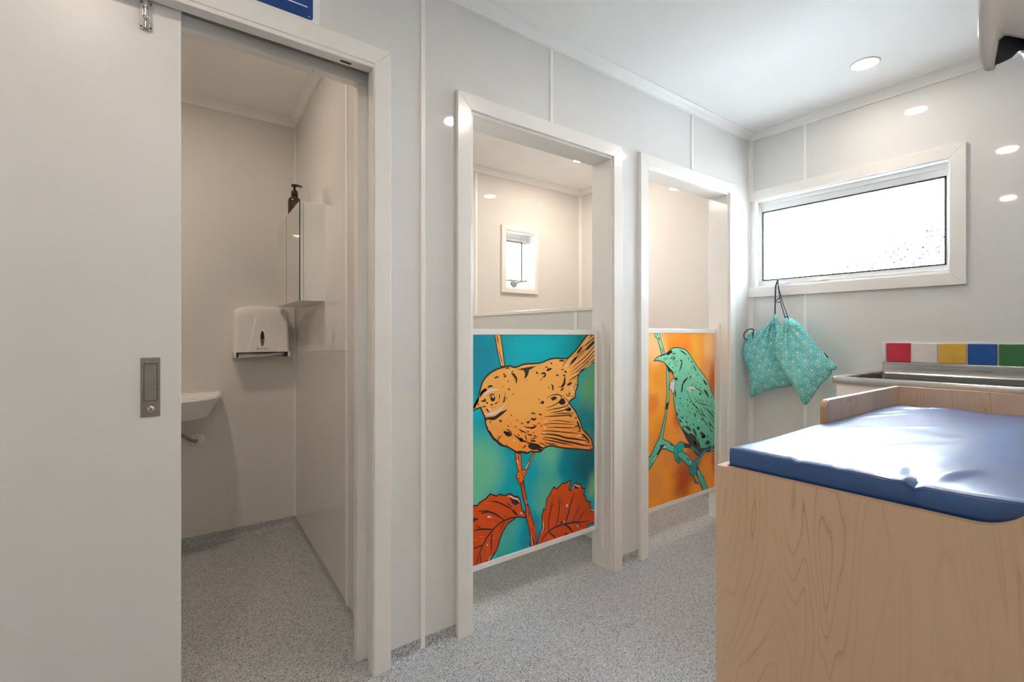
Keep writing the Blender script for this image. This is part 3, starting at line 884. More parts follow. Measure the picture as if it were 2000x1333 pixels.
# ------------------------------------------------------------------ cubicle half doors with painted birds
ART = [((1.0500, 0.2170), [
'ink:0:572 6883 579 6961 594 7051 619 7154 635 7200 641 7190 663 7247 700 7370 738 7488 775 7602 829 7704 898 7795 984 7881 1086 7960 1202 8035 1331 8104 1461 8160 1592 8203 1751 8239 1938 8270 2066 8292 2133 8306 2201 8312 2270 8309 2331 8296 2386 8272 2448 8253 2518 8239 2601 8242 2699 8260 2804 8290 2917 8330 3060 8355 3232 8364 3414 8367 3605 8365 3806 8371 4015 8384 4189 8415 4326 8463 4464 8502 4603 8533 4735 8556 4861 8570 5019 8571 5211 8560 5420 8548 5649 8536 5846 8594 6012 8724 6180 8854 6349 8985 6511 9130 6665 9288 6830 9448 7005 9609 7058 9640 7585 9640 7585 8233 7461 8184 7310 8120 7137 8036 6944 7932 6795 7858 6691 7813 6600 7743 6523 7648 6472 7559 6446 7474 6446 7382 6472 7282 6476 7196 6459 7124 6416 7041 6348 6947 6310 6864 6302 6790 6293 6711 6285 6626 6251 6562 6192 6518 6104 6479 5987 6446 5920 6409 5903 6368 5937 6301 6020 6209 6129 6096 6264 5962 6370 5824 6446 5682 6523 5551 6600 5432 6656 5303 6691 5164 6760 5032 6864 4909 6996 4788 7154 4669 7278 4554 7367 4442 7434 4320 7479 4189 7515 4077 7542 3985 7529 3905 7475 3837 7403 3806 7314 3813 7094 3853 6745 3928 6319 4013 5817 4108 5437 4188 5179 4254 4972 4312 4814 4364 4688 4393 4595 4400 4487 4394 4364 4376 4272 4348 4211 4311 4143 4268 4067 4221 3947 4210 3783 4234 3627 4265 3481 4303 3385 4303 3341 4264 3247 4272 3103 4327 2974 4348 2861 4337 2741 4357 2615 4408 2463 4491 2284 4604 2154 4681 2072 4719 1965 4756 1831 4791 1731 4850 1665 4935 1572 5012 1454 5081 1344 5181 1240 5311 1150 5440 1073 5566 1013 5695 968 5827 943 5941 936 6037 914 6123 876 6201 826 6301 763 6423 728 6502 722 6540 666 6545 560 6518 464 6488 378 6454 299 6430 226 6416 189 6435 189 6487 226 6541 299 6596 366 6653 427 6710 486 6765 542 6818',
'orange:1:643 6864 650 6952 665 7037 689 7134 648 7080 652 7064 731 7223 769 7348 807 7466 842 7573 890 7665 953 7747 1032 7826 1128 7901 1238 7972 1362 8038 1487 8092 1612 8133 1765 8168 1950 8199 2079 8221 2144 8235 2203 8239 2261 8237 2309 8227 2361 8204 2431 8183 2512 8167 2609 8170 2715 8190 2826 8221 2936 8260 3068 8283 3235 8291 3414 8295 3606 8293 3809 8298 4024 8312 4207 8345 4348 8394 4482 8432 4617 8462 4746 8484 4865 8498 5018 8499 5207 8488 5416 8476 5657 8463 5879 8529 6056 8666 6224 8797 6395 8929 6561 9078 6716 9237 6880 9395 7048 9551 7200 9640 7585 9640 7585 8311 7434 8251 7280 8186 7104 8101 6910 7996 6764 7923 6654 7876 6550 7795 6463 7689 6405 7588 6374 7485 6374 7373 6400 7272 6403 7203 6391 7149 6355 7079 6286 6984 6240 6883 6230 6798 6221 6719 6214 6647 6194 6610 6155 6580 6079 6547 5959 6513 5862 6460 5824 6365 5876 6260 5967 6160 6077 6045 6209 5914 6309 5784 6383 5646 6462 5513 6536 5398 6588 5280 6623 5138 6700 4992 6812 4859 6950 4732 7108 4613 7225 4504 7307 4402 7368 4291 7410 4166 7446 4056 7468 3981 7460 3936 7429 3896 7391 3880 7323 3885 7108 3924 6760 3999 6333 4084 5831 4179 5453 4259 5198 4324 4993 4382 4833 4433 4699 4464 4596 4472 4480 4466 4348 4447 4242 4415 4173 4372 4105 4330 4043 4292 3949 4283 3795 4305 3644 4335 3490 4375 3358 4375 3316 4339 3263 4343 3122 4397 2977 4421 2863 4410 2761 4427 2646 4474 2499 4553 2322 4666 2188 4745 2100 4786 1986 4825 1859 4858 1779 4905 1717 4985 1614 5071 1497 5139 1397 5230 1298 5355 1211 5479 1137 5600 1080 5722 1038 5846 1014 5951 1008 6048 982 6149 941 6233 890 6334 828 6454 798 6523 784 6607 660 6618 540 6587 440 6556 355 6522 282 6501 237 6492 261 6479 261 6465 279 6490 344 6540 414 6598 477 6657 536 6712 601 6774',
'ink:0:1795 9640 1897 9030 2026 8242 1764 8252 1579 8927 1430 9640',
'orange:1:1746 9640 1850 9022 1969 8292 1801 8299 1626 8939 1480 9640',
'ink:3:1579 9639 1583 9627 1590 9604 1600 9568 1614 9521 1622 9474 1631 9426 1642 9378 1648 9328 1652 9290 1654 9264 1656 9251 1644 9248 1639 9260 1629 9283 1614 9317 1595 9365 1584 9414 1574 9463 1566 9513 1566 9563 1567 9600 1567 9625 1567 9637',
'ink:3:1649 9057 1658 9033 1676 8985 1703 8914 1738 8817 1767 8722 1797 8629 1827 8539 1852 8450 1870 8382 1882 8337 1888 8315 1879 8311 1870 8332 1853 8375 1826 8439 1791 8525 1761 8615 1731 8708 1701 8804 1676 8904 1658 8979 1646 9029 1640 9054',
'white:4:1631 9014 1639 8990 1654 8942 1677 8870 1706 8774 1730 8681 1754 8593 1777 8509 1795 8428 1808 8367 1817 8326 1822 8306 1812 8303 1805 8322 1791 8361 1770 8419 1741 8497 1717 8581 1693 8669 1669 8763 1648 8862 1635 8937 1626 8986 1621 9011',
'ink:3:5304 8094 5327 8116 5374 8162 5444 8230 5539 8321 5635 8405 5730 8486 5823 8565 5917 8637 5988 8690 6035 8726 6059 8744 6064 8736 6042 8716 5998 8676 5932 8615 5844 8535 5752 8456 5657 8375 5562 8291 5461 8208 5385 8147 5334 8107 5309 8086',
'ink:3:5793 8075 5805 8085 5829 8107 5865 8139 5913 8181 5976 8239 6053 8312 6146 8400 6256 8500 6369 8594 6485 8681 6606 8758 6729 8825 6822 8875 6883 8908 6914 8924 6919 8915 6889 8896 6830 8857 6741 8800 6623 8724 6508 8644 6393 8558 6282 8466 6172 8366 6076 8283 5994 8215 5927 8162 5875 8124 5837 8095 5811 8076 5799 8066',
'ink:3:6350 8784 6361 8796 6383 8819 6417 8854 6461 8899 6510 8936 6558 8975 6604 9016 6662 9048 6707 9070 6737 9085 6752 9092 6768 9074 6759 9058 6742 9028 6716 8982 6678 8922 6628 8878 6577 8835 6525 8796 6467 8769 6424 8750 6395 8738 6381 8732',
'ink:3:5912 8230 5923 8245 5943 8274 5975 8317 6017 8376 6074 8428 6139 8479 6210 8529 6295 8566 6362 8586 6406 8599 6429 8606 6438 8588 6422 8570 6391 8534 6343 8479 6275 8416 6208 8368 6146 8322 6090 8280 6032 8245 5988 8218 5959 8200 5944 8191',
'ink:3:6906 8890 6922 8905 6953 8934 7000 8977 7062 9034 7135 9093 7224 9151 7321 9217 7428 9291 7509 9346 7562 9383 7585 9399 7585 9215 7505 9160 7397 9085 7299 9018 7209 8959 7123 8917 7044 8890 6986 8870 6947 8856 6927 8849',
'ink:3:6027 8525 6048 8538 6089 8562 6151 8599 6234 8649 6332 8699 6443 8748 6568 8800 6707 8850 6811 8886 6881 8911 6916 8923 6918 8917 6883 8902 6815 8874 6713 8831 6576 8776 6452 8725 6341 8676 6243 8629 6158 8585 6094 8553 6051 8531 6029 8520',
'ink:3:5959 7995 5993 8016 6059 8058 6159 8122 6292 8206 6424 8288 6556 8365 6687 8438 6817 8508 6951 8592 7091 8691 7237 8805 7388 8933 7502 9030 7577 9094 7585 9101 7585 9045 7527 8995 7413 8899 7261 8770 7114 8655 6973 8555 6836 8469 6706 8398 6575 8325 6442 8252 6306 8178 6169 8102 6066 8044 5998 8006 5963 7987',
'ink:3:5893 7805 5935 7826 6018 7868 6143 7931 6309 8015 6466 8098 6615 8178 6755 8259 6884 8341 7015 8429 7147 8525 7279 8627 7413 8737 7513 8819 7580 8874 7585 8878 7585 8816 7541 8780 7441 8697 7306 8587 7173 8484 7040 8388 6908 8298 6777 8215 6636 8133 6486 8053 6325 7977 6153 7905 6025 7850 5940 7814 5897 7796',
'ink:3:5894 7683 5925 7696 5987 7723 6081 7762 6206 7814 6331 7873 6456 7938 6584 8006 6713 8081 6854 8167 7008 8266 7173 8377 7351 8500 7484 8592 7573 8654 7585 8662 7585 8613 7505 8557 7371 8465 7193 8342 7028 8231 6874 8131 6732 8044 6602 7969 6473 7900 6343 7841 6215 7789 6087 7743 5992 7709 5928 7687 5896 7675',
'ink:3:6330 7785 6357 7796 6412 7817 6495 7850 6605 7893 6712 7941 6819 7990 6925 8042 7030 8100 7135 8160 7241 8224 7348 8289 7455 8358 7535 8410 7585 8441 7585 8383 7559 8367 7478 8315 7371 8246 7264 8180 7157 8116 7051 8055 6945 7997 6838 7943 6728 7896 6616 7858 6502 7825 6417 7800 6361 7783 6333 7775',
'ink:3:5826 7398 5846 7411 5887 7436 5947 7473 6028 7523 6105 7564 6177 7597 6243 7625 6302 7646 6363 7672 6426 7701 6494 7731 6564 7766 6618 7793 6653 7810 6671 7819 6676 7808 6660 7797 6627 7775 6577 7741 6510 7697 6445 7657 6381 7625 6318 7598 6259 7577 6195 7550 6124 7518 6046 7483 5960 7445 5896 7416 5853 7397 5831 7387',
'ink:3:6740 9075 6761 9096 6802 9139 6864 9202 6948 9288 7047 9372 7158 9457 7281 9543 7415 9631 7429 9640 7518 9640 7439 9588 7305 9500 7183 9415 7073 9332 6974 9253 6883 9179 6814 9123 6768 9086 6746 9067',
'ink:3:6775 9051 6800 9067 6851 9099 6927 9147 7028 9210 7133 9268 7239 9329 7345 9394 7452 9462 7533 9514 7585 9547 7585 9476 7561 9461 7481 9409 7373 9341 7266 9275 7159 9213 7053 9155 6943 9109 6862 9074 6807 9052 6780 9040',
'ink:3:7523 9640 7502 9633 7446 9618 7389 9608 7333 9603 7278 9614 7238 9623 7211 9629 7198 9632 7198 9640',
'ink:3:7021 8223 7076 8262 7135 8293 7197 8317 7199 8312 7144 8273 7085 8242 7023 8218',
'ink:3:6431 8490 6452 8506 6493 8539 6555 8587 6640 8649 6715 8704 6779 8754 6835 8798 6880 8838 6915 8867 6938 8887 6949 8897 6954 8891 6944 8880 6923 8857 6892 8823 6851 8777 6798 8728 6732 8677 6657 8621 6569 8564 6502 8523 6458 8497 6435 8483',
'pink:4:6771 9102 6785 9120 6812 9155 6852 9207 6906 9277 6970 9339 7037 9399 7106 9460 7183 9511 7241 9548 7280 9572 7299 9585 7310 9569 7294 9552 7262 9518 7214 9466 7150 9399 7082 9340 7017 9280 6954 9220 6886 9168 6835 9128 6800 9101 6783 9088',
'pink:4:5560 8062 5643 8175 5742 8268 5856 8340 5867 8327 5785 8214 5686 8121 5571 8049',
'pink:4:5959 7755 5991 7776 6056 7818 6154 7880 6287 7957 6406 8024 6507 8083 6594 8132 6666 8173 6720 8204 6756 8225 6774 8235 6781 8223 6764 8210 6731 8184 6682 8146 6616 8093 6532 8035 6430 7974 6311 7907 6174 7837 6069 7790 5999 7758 5964 7742',
'pink:4:6126 8233 6336 8350 6552 8450 6775 8532 6780 8520 6570 8403 6354 8304 6131 8222',
'pink:4:6913 8429 6934 8446 6976 8479 7039 8530 7123 8596 7208 8659 7292 8725 7374 8795 7459 8863 7523 8913 7566 8947 7585 8961 7585 8942 7577 8933 7539 8893 7482 8832 7406 8752 7323 8681 7238 8614 7151 8550 7058 8496 6989 8457 6943 8430 6920 8417',
'pink:4:6844 7962 6865 7974 6907 7999 6970 8035 7054 8084 7144 8130 7236 8179 7331 8233 7433 8285 7510 8323 7562 8347 7585 8358 7585 8337 7572 8328 7525 8293 7455 8241 7360 8174 7264 8119 7170 8069 7078 8025 6987 7993 6918 7970 6873 7954 6850 7947',
'pink:4:5251 8242 5305 8223 5332 8182 5332 8120 5313 8106 5259 8126 5233 8166 5233 8228',
'pink:4:7230 8868 7340 8988 7459 9095 7585 9187 7585 9170 7485 9061 7366 8954 7237 8860',
'pink:4:6637 8288 6782 8379 6933 8457 7090 8522 7094 8513 6949 8422 6798 8344 6641 8279',
'ink:3:4631 8358 4692 8343 4739 8306 4771 8248 4762 8233 4700 8248 4653 8285 4621 8344',
'ink:3:5177 8410 5189 8414 5212 8424 5247 8438 5296 8456 5347 8457 5397 8452 5446 8443 5490 8417 5521 8398 5542 8385 5552 8378 5547 8358 5535 8358 5511 8358 5475 8359 5429 8360 5387 8368 5345 8371 5301 8371 5253 8376 5216 8382 5191 8386 5179 8388',
'ink:3:4376 7990 4485 8063 4604 8093 4732 8080 4738 8051 4629 7978 4510 7948 4382 7961',
'ink:3:4316 8136 4353 8167 4394 8177 4439 8166 4442 8152 4405 8122 4364 8112 4319 8122',
'ink:3:4459 8127 4491 8114 4512 8090 4521 8055 4514 8047 4482 8061 4462 8085 4452 8120',
'ink:3:3760 7965 3823 7947 3870 7906 3900 7843 3889 7828 3825 7846 3779 7887 3749 7950',
'ink:3:4059 7875 4075 7878 4105 7885 4151 7895 4214 7909 4269 7903 4316 7885 4352 7852 4372 7803 4365 7750 4337 7709 4293 7681 4236 7665 4196 7655 4168 7648 4155 7644 4146 7666 4157 7675 4179 7693 4213 7720 4255 7755 4280 7778 4290 7789 4287 7794 4276 7800 4250 7809 4209 7817 4151 7830 4105 7840 4075 7847 4059 7851',
'ink:3:4983 7768 5053 7771 5117 7750 5174 7704 5169 7688 5099 7685 5035 7706 4978 7752',
'ink:3:5330 7966 5365 8006 5408 8022 5459 8015 5464 7999 5429 7959 5386 7942 5335 7950',
'ink:3:5522 7924 5591 7925 5646 7895 5685 7833 5675 7812 5606 7811 5551 7841 5512 7903',
'ink:3:5420 7712 5481 7737 5540 7734 5599 7703 5598 7685 5537 7660 5478 7663 5419 7694',
'ink:3:5582 7644 5583 7632 5585 7607 5587 7570 5591 7521 5597 7475 5600 7433 5598 7393 5597 7338 5574 7272 5532 7215 5476 7164 5397 7136 5340 7117 5302 7105 5283 7099 5265 7131 5279 7146 5305 7178 5346 7225 5397 7285 5437 7320 5460 7348 5469 7367 5468 7396 5470 7443 5482 7490 5500 7537 5520 7583 5535 7617 5545 7640 5550 7651',
'ink:3:5692 7222 5790 7305 5901 7342 6024 7335 6032 7306 5935 7224 5824 7186 5701 7193',
'ink:3:4696 7327 4707 7322 4728 7312 4759 7297 4803 7272 4830 7224 4842 7171 4841 7115 4818 7066 4798 7035 4784 7014 4778 7003 4755 7010 4754 7023 4753 7048 4750 7086 4750 7130 4751 7159 4745 7183 4730 7205 4712 7242 4696 7275 4685 7297 4680 7307',
'ink:3:4520 7139 4529 7175 4550 7200 4582 7215 4589 7207 4580 7171 4559 7146 4527 7132',
'ink:3:5275 6982 5328 7052 5396 7092 5479 7100 5489 7079 5437 7008 5369 6969 5286 6961',
'ink:3:4031 7497 4035 7552 4053 7601 4085 7644 4094 7640 4090 7585 4072 7536 4040 7493',
'ink:3:5122 7160 5150 7184 5181 7193 5215 7187 5218 7178 5190 7154 5159 7145 5125 7151',
'ink:3:6125 6964 6128 6975 6134 6996 6144 7029 6157 7073 6177 7119 6202 7167 6232 7218 6269 7269 6298 7306 6318 7330 6328 7342 6335 7337 6328 7323 6313 7294 6292 7252 6261 7197 6232 7148 6207 7101 6185 7058 6164 7019 6148 6990 6138 6970 6133 6960',
'ink:3:6339 7225 6397 7204 6431 7161 6441 7096 6425 7081 6367 7101 6333 7144 6323 7210',
'ink:3:6176 7475 6191 7504 6213 7519 6244 7520 6249 7511 6235 7481 6212 7466 6182 7466',
'ink:3:5895 8255 5826 8231 5754 8221 5681 8226 5680 8236 5750 8261 5821 8270 5894 8265',
'white:4:5747 7048 5732 7028 5697 7022 5661 7033 5647 7054 5661 7074 5697 7080 5732 7069',
'white:4:4674 8232 4660 8213 4626 8206 4592 8215 4579 8236 4592 8255 4626 8262 4660 8253',
'white:4:6020 7111 6025 7043 6003 6988 5954 6946 5936 6954 5931 7022 5953 7077 6002 7120',
'white:4:6136 6907 6128 6851 6100 6813 6052 6792 6038 6803 6045 6859 6073 6898 6122 6919',
'ink:3:2594 8113 2917 8140 3203 8169 3708 8210 4091 8281 3762 8208 3581 8131 3493 8094 3362 8054 3290 7831 3145 7676 3074 7707 3117 7817 3111 7952 3002 8069 2748 8058 2917 8100',
'ink:3:2354 7990 2366 7985 2391 7974 2428 7959 2478 7937 2527 7911 2566 7872 2602 7830 2637 7783 2665 7730 2680 7672 2675 7612 2659 7559 2648 7522 2640 7498 2636 7485 2607 7488 2605 7501 2601 7526 2595 7564 2586 7610 2571 7645 2558 7677 2540 7709 2513 7743 2481 7778 2448 7812 2419 7854 2387 7897 2361 7930 2344 7952 2336 7963',
'ink:3:2357 8014 2395 8041 2436 8054 2482 8052 2484 8043 2446 8016 2405 8003 2360 8004',
'ink:3:1420 7785 1497 7831 1581 7853 1669 7849 1673 7833 1595 7787 1512 7765 1423 7768',
'ink:3:2008 8151 2015 8157 2030 8168 2052 8185 2083 8208 2120 8218 2158 8223 2196 8221 2232 8207 2257 8196 2274 8188 2283 8184 2281 8170 2272 8169 2253 8168 2226 8166 2191 8165 2160 8166 2129 8162 2100 8154 2066 8148 2039 8143 2022 8140 2013 8138',
'ink:3:1902 7908 1925 7948 1956 7959 1996 7943 2002 7924 1980 7885 1948 7873 1908 7890',
'ink:3:1937 7808 1975 7857 2024 7879 2082 7873 2089 7855 2051 7806 2002 7784 1944 7790',
'ink:3:2126 7588 2142 7622 2167 7638 2202 7636 2209 7624 2193 7590 2168 7574 2132 7576',
'ink:3:2171 7291 2219 7293 2258 7272 2285 7229 2278 7214 2230 7212 2192 7233 2164 7276',
'ink:3:1075 7384 1078 7391 1086 7403 1097 7423 1116 7451 1149 7476 1191 7486 1240 7490 1293 7483 1331 7469 1357 7459 1370 7454 1369 7433 1356 7429 1330 7421 1291 7408 1241 7405 1202 7402 1172 7395 1148 7394 1126 7386 1106 7377 1093 7371 1087 7369',
'ink:3:724 7162 731 7173 745 7195 767 7228 798 7270 837 7300 876 7327 916 7351 962 7359 996 7365 1018 7368 1029 7370 1040 7346 1032 7338 1017 7320 993 7294 963 7259 927 7236 890 7212 854 7185 810 7166 774 7153 750 7145 739 7141',
'ink:3:954 7255 973 7300 1005 7322 1051 7322 1060 7307 1041 7262 1009 7239 963 7239',
'ink:3:1887 7378 1880 7363 1863 7358 1845 7365 1838 7381 1845 7396 1863 7401 1880 7394',
'white:4:2273 7980 2264 7946 2244 7933 2223 7948 2214 7982 2223 8016 2244 8029 2264 8014',
'ink:3:3258 7596 3252 7583 3238 7579 3223 7585 3217 7598 3223 7610 3238 7615 3252 7609',
'white:4:838 7042 848 7051 867 7069 895 7097 933 7134 970 7170 1006 7205 1042 7240 1083 7271 1128 7297 1176 7314 1226 7324 1274 7326 1321 7327 1369 7330 1419 7333 1474 7330 1524 7321 1569 7305 1607 7283 1636 7256 1657 7236 1670 7223 1677 7217 1665 7198 1657 7202 1641 7211 1617 7225 1587 7241 1554 7250 1517 7252 1475 7248 1425 7238 1374 7234 1325 7231 1277 7229 1235 7228 1198 7221 1162 7209 1128 7190 1092 7163 1049 7138 1006 7113 962 7088 918 7062 884 7042 862 7029 851 7023',
'ink:3:693 7017 694 7027 695 7047 696 7077 699 7120 709 7167 733 7207 764 7244 798 7277 832 7306 867 7329 908 7342 946 7350 974 7356 993 7360 1002 7362 1016 7334 1010 7327 997 7312 977 7289 952 7260 929 7229 902 7204 872 7179 844 7153 821 7128 801 7103 776 7082 754 7053 737 7029 725 7014 720 7006',
'ink:3:1163 7003 1168 7010 1178 7025 1192 7048 1214 7080 1248 7103 1287 7117 1332 7124 1379 7118 1413 7110 1436 7104 1448 7102 1448 7086 1436 7083 1414 7077 1380 7068 1336 7062 1300 7056 1270 7046 1244 7033 1217 7018 1195 7005 1180 6996 1172 6992',
'ink:3:1488 6913 1449 6813 1356 6778 1264 6828 1226 6933 1264 7032 1356 7067 1449 7018',
'orange:4:1211 6931 1212 6938 1215 6952 1220 6973 1226 7002 1244 7028 1270 7048 1302 7062 1339 7067 1367 7068 1385 7069 1395 7070 1396 7061 1388 7058 1370 7051 1345 7040 1311 7029 1284 7018 1265 7004 1250 6987 1238 6965 1228 6946 1221 6934 1218 6928',
'white:4:1419 6978 1404 6941 1369 6928 1335 6947 1320 6986 1335 7022 1369 7035 1404 7017',
'ink:3:706 6847 857 6884 984 6948 1014 6814 882 6803',
'ink:3:1028 6799 1072 6791 1098 6764 1105 6716 1092 6702 1048 6710 1023 6737 1016 6785',
'ink:3:1235 6649 1274 6676 1315 6677 1356 6653 1357 6636 1317 6609 1276 6607 1235 6632',
'ink:3:1408 6667 1416 6671 1434 6677 1460 6687 1494 6700 1526 6711 1556 6725 1585 6745 1617 6765 1643 6780 1659 6790 1668 6795 1674 6786 1668 6778 1655 6763 1636 6739 1609 6708 1575 6686 1540 6668 1503 6656 1465 6656 1437 6656 1419 6656 1409 6656',
'ink:3:1684 7091 1689 7084 1698 7072 1712 7053 1732 7026 1740 6990 1738 6953 1727 6916 1706 6882 1688 6860 1676 6845 1671 6838 1661 6843 1663 6853 1668 6872 1675 6900 1687 6934 1695 6962 1696 6987 1692 7010 1685 7038 1680 7062 1676 7077 1674 7085',
'ink:3:2027 6994 2026 6984 2024 6963 2021 6933 2017 6893 2010 6862 2005 6836 2004 6817 2006 6792 1998 6758 1981 6728 1953 6708 1921 6695 1898 6687 1883 6682 1876 6679 1865 6696 1870 6703 1881 6716 1896 6735 1915 6759 1925 6779 1931 6789 1933 6797 1931 6816 1933 6848 1940 6882 1953 6917 1976 6952 1993 6977 2004 6993 2010 7002',
'ink:3:2130 6904 2119 6867 2098 6840 2068 6821 2061 6827 2071 6864 2092 6891 2123 6910',
'ink:3:1010 6532 1080 6487 1135 6426 1173 6347 1162 6336 1092 6381 1037 6442 999 6521',
'ink:3:807 6605 813 6607 826 6610 845 6615 870 6621 894 6623 919 6627 945 6633 974 6636 997 6636 1013 6637 1020 6637 1024 6625 1017 6620 1004 6612 984 6599 956 6583 927 6576 898 6572 870 6571 844 6580 825 6586 813 6591 807 6593',
'ink:3:399 6572 414 6620 444 6650 490 6662 500 6650 485 6602 455 6572 409 6560',
'ink:3:593 6691 605 6722 627 6736 658 6731 665 6719 653 6688 631 6674 600 6679',
'ink:3:960 6118 976 6119 1009 6121 1057 6123 1122 6127 1186 6130 1248 6134 1308 6137 1363 6134 1410 6134 1450 6139 1484 6149 1517 6164 1557 6184 1599 6206 1642 6230 1689 6257 1736 6282 1783 6297 1828 6307 1867 6313 1903 6320 1942 6330 1983 6343 2026 6360 2058 6373 2080 6381 2091 6385 2108 6352 2098 6345 2080 6330 2052 6307 2014 6277 1975 6249 1937 6225 1898 6203 1863 6187 1830 6167 1794 6144 1752 6123 1707 6096 1661 6071 1617 6048 1575 6026 1529 6005 1475 5989 1418 5981 1357 5981 1295 5990 1236 6006 1176 6022 1114 6038 1051 6055 1004 6067 973 6076 957 6080',
'ink:3:1003 6082 1039 6065 1056 6035 1054 5992 1041 5984 1005 6001 988 6031 990 6074',
'ink:3:1713 5976 1753 5946 1773 5905 1771 5851 1757 5843 1716 5873 1696 5915 1698 5969',
'ink:3:1823 5969 1829 5920 1816 5878 1783 5844 1771 5848 1765 5897 1778 5939 1811 5974',
'ink:3:1205 5954 1238 5937 1259 5910 1270 5872 1262 5865 1229 5882 1208 5909 1198 5947',
'ink:3:1096 5740 1117 5715 1123 5686 1112 5653 1101 5651 1080 5677 1075 5706 1086 5738',
'ink:3:1186 5576 1201 5557 1229 5519 1272 5461 1323 5384 1367 5311 1415 5246 1465 5188 1513 5125 1550 5076 1574 5043 1587 5027 1571 5006 1554 5016 1520 5037 1468 5068 1399 5111 1339 5175 1286 5248 1238 5330 1205 5423 1185 5493 1172 5540 1165 5564',
'ink:3:1457 5205 1480 5188 1527 5155 1598 5105 1681 5029 1751 4967 1816 4921 1869 4882 1922 4855 1965 4833 1994 4818 2008 4811 2001 4782 1986 4783 1954 4785 1907 4788 1839 4793 1763 4820 1688 4874 1610 4944 1534 5034 1486 5109 1454 5159 1438 5184',
'ink:3:1704 5275 1745 5249 1767 5210 1770 5159 1758 5150 1717 5176 1694 5215 1691 5267',
'ink:3:1624 5240 1665 5188 1687 5128 1691 5059 1678 5054 1637 5106 1615 5166 1612 5235',
'ink:3:2047 5514 2060 5512 2087 5507 2127 5500 2182 5489 2235 5462 2284 5423 2329 5374 2367 5313 2393 5266 2410 5235 2419 5219 2409 5211 2397 5223 2373 5248 2337 5286 2292 5337 2251 5381 2208 5415 2164 5440 2117 5464 2080 5482 2056 5494 2043 5500',
'ink:3:1929 5430 1989 5449 2033 5429 2064 5370 2054 5344 1994 5325 1949 5345 1919 5404',
'ink:3:2474 5245 2492 5234 2529 5213 2584 5180 2658 5138 2723 5098 2777 5057 2821 5020 2856 4988 2889 4962 2922 4941 2955 4925 2988 4913 3033 4899 3089 4881 3155 4858 3233 4832 3291 4812 3330 4799 3349 4792 3346 4774 3326 4777 3285 4783 3225 4792 3144 4803 3074 4815 3015 4828 2968 4843 2930 4857 2891 4877 2853 4902 2816 4931 2780 4964 2737 5000 2686 5041 2629 5091 2563 5146 2514 5188 2481 5216 2464 5229',
'ink:3:2771 5035 2886 5042 2976 4994 3040 4889 3022 4851 2907 4844 2817 4893 2753 4998',
'ink:3:2737 5442 2752 5437 2784 5425 2832 5408 2895 5385 2955 5356 3017 5329 3080 5302 3142 5269 3188 5244 3219 5227 3234 5218 3230 5205 3213 5209 3179 5218 3129 5231 3061 5249 2998 5276 2935 5305 2873 5334 2816 5372 2774 5401 2745 5420 2731 5430',
'ink:3:3019 5544 3038 5539 3077 5528 3136 5511 3212 5489 3295 5470 3385 5455 3485 5447 3594 5440 3676 5431 3731 5426 3759 5423 3759 5409 3731 5406 3676 5402 3593 5395 3483 5390 3379 5399 3284 5414 3199 5440 3124 5477 3069 5504 3033 5522 3015 5531',
'ink:3:2710 5249 2757 5212 2789 5163 2809 5104 2800 5097 2753 5134 2720 5183 2701 5242',
'ink:3:3128 5175 3177 5072 3209 4963 3223 4848 3212 4844 3163 4947 3131 5056 3117 5171',
'ink:3:3228 5156 3346 5146 3459 5115 3568 5064 3565 5050 3447 5060 3333 5091 3225 5142',
'ink:3:3209 5735 3217 5733 3233 5728 3257 5721 3283 5715 3295 5712 3306 5713 3322 5722 3351 5740 3378 5752 3396 5760 3405 5764 3418 5749 3414 5739 3405 5720 3392 5692 3367 5655 3330 5633 3289 5627 3249 5640 3225 5673 3211 5696 3202 5711 3197 5718',
'ink:3:2889 5686 2929 5709 2967 5706 3003 5678 3002 5661 2963 5638 2925 5641 2888 5669',
'ink:3:2573 5619 2601 5587 2610 5549 2600 5505 2587 5501 2559 5534 2550 5572 2560 5615',
'ink:3:2283 6126 2323 6129 2360 6119 2393 6093 2391 6084 2350 6080 2314 6091 2281 6117',
'ink:3:2624 5854 2658 5856 2686 5842 2708 5814 2704 5803 2669 5801 2641 5815 2620 5843',
'ink:3:2973 4559 3002 4586 3035 4595 3072 4585 3075 4573 3046 4546 3013 4537 2975 4546',
'ink:3:2538 4436 2556 4439 2593 4445 2648 4454 2723 4467 2805 4469 2892 4452 2983 4425 3076 4389 3156 4360 3222 4333 3277 4314 3322 4304 3357 4297 3380 4292 3392 4290 3390 4269 3379 4268 3355 4267 3319 4266 3270 4264 3209 4270 3135 4282 3052 4309 2960 4344 2875 4369 2795 4385 2721 4400 2649 4406 2594 4410 2557 4413 2539 4415',
'ink:3:3175 4746 3191 4747 3224 4749 3273 4753 3339 4757 3410 4751 3485 4736 3563 4716 3643 4685 3702 4659 3741 4642 3760 4633 3757 4619 3736 4623 3694 4631 3632 4643 3550 4662 3474 4681 3402 4694 3335 4705 3271 4715 3223 4723 3190 4729 3174 4732',
'ink:3:2386 7030 2422 7045 2459 7048 2496 7037 2497 7029 2461 7014 2424 7011 2386 7021',
'ink:3:2028 4798 2039 4834 2061 4852 2096 4855 2103 4844 2092 4809 2070 4790 2036 4788',
'ink:3:2034 7067 2025 7049 2005 7043 1984 7052 1976 7071 1984 7089 2005 7095 2025 7086',
'ink:3:1300 6528 1294 6515 1279 6510 1264 6517 1258 6531 1264 6544 1279 6549 1294 6542',
'ink:3:1360 6505 1355 6495 1343 6492 1332 6497 1327 6508 1332 6518 1343 6522 1355 6516',
'ink:3:1425 6506 1420 6496 1409 6492 1397 6498 1392 6509 1397 6519 1409 6522 1420 6517',
'ink:3:1490 6504 1485 6494 1474 6491 1462 6496 1457 6507 1462 6517 1474 6521 1485 6515',
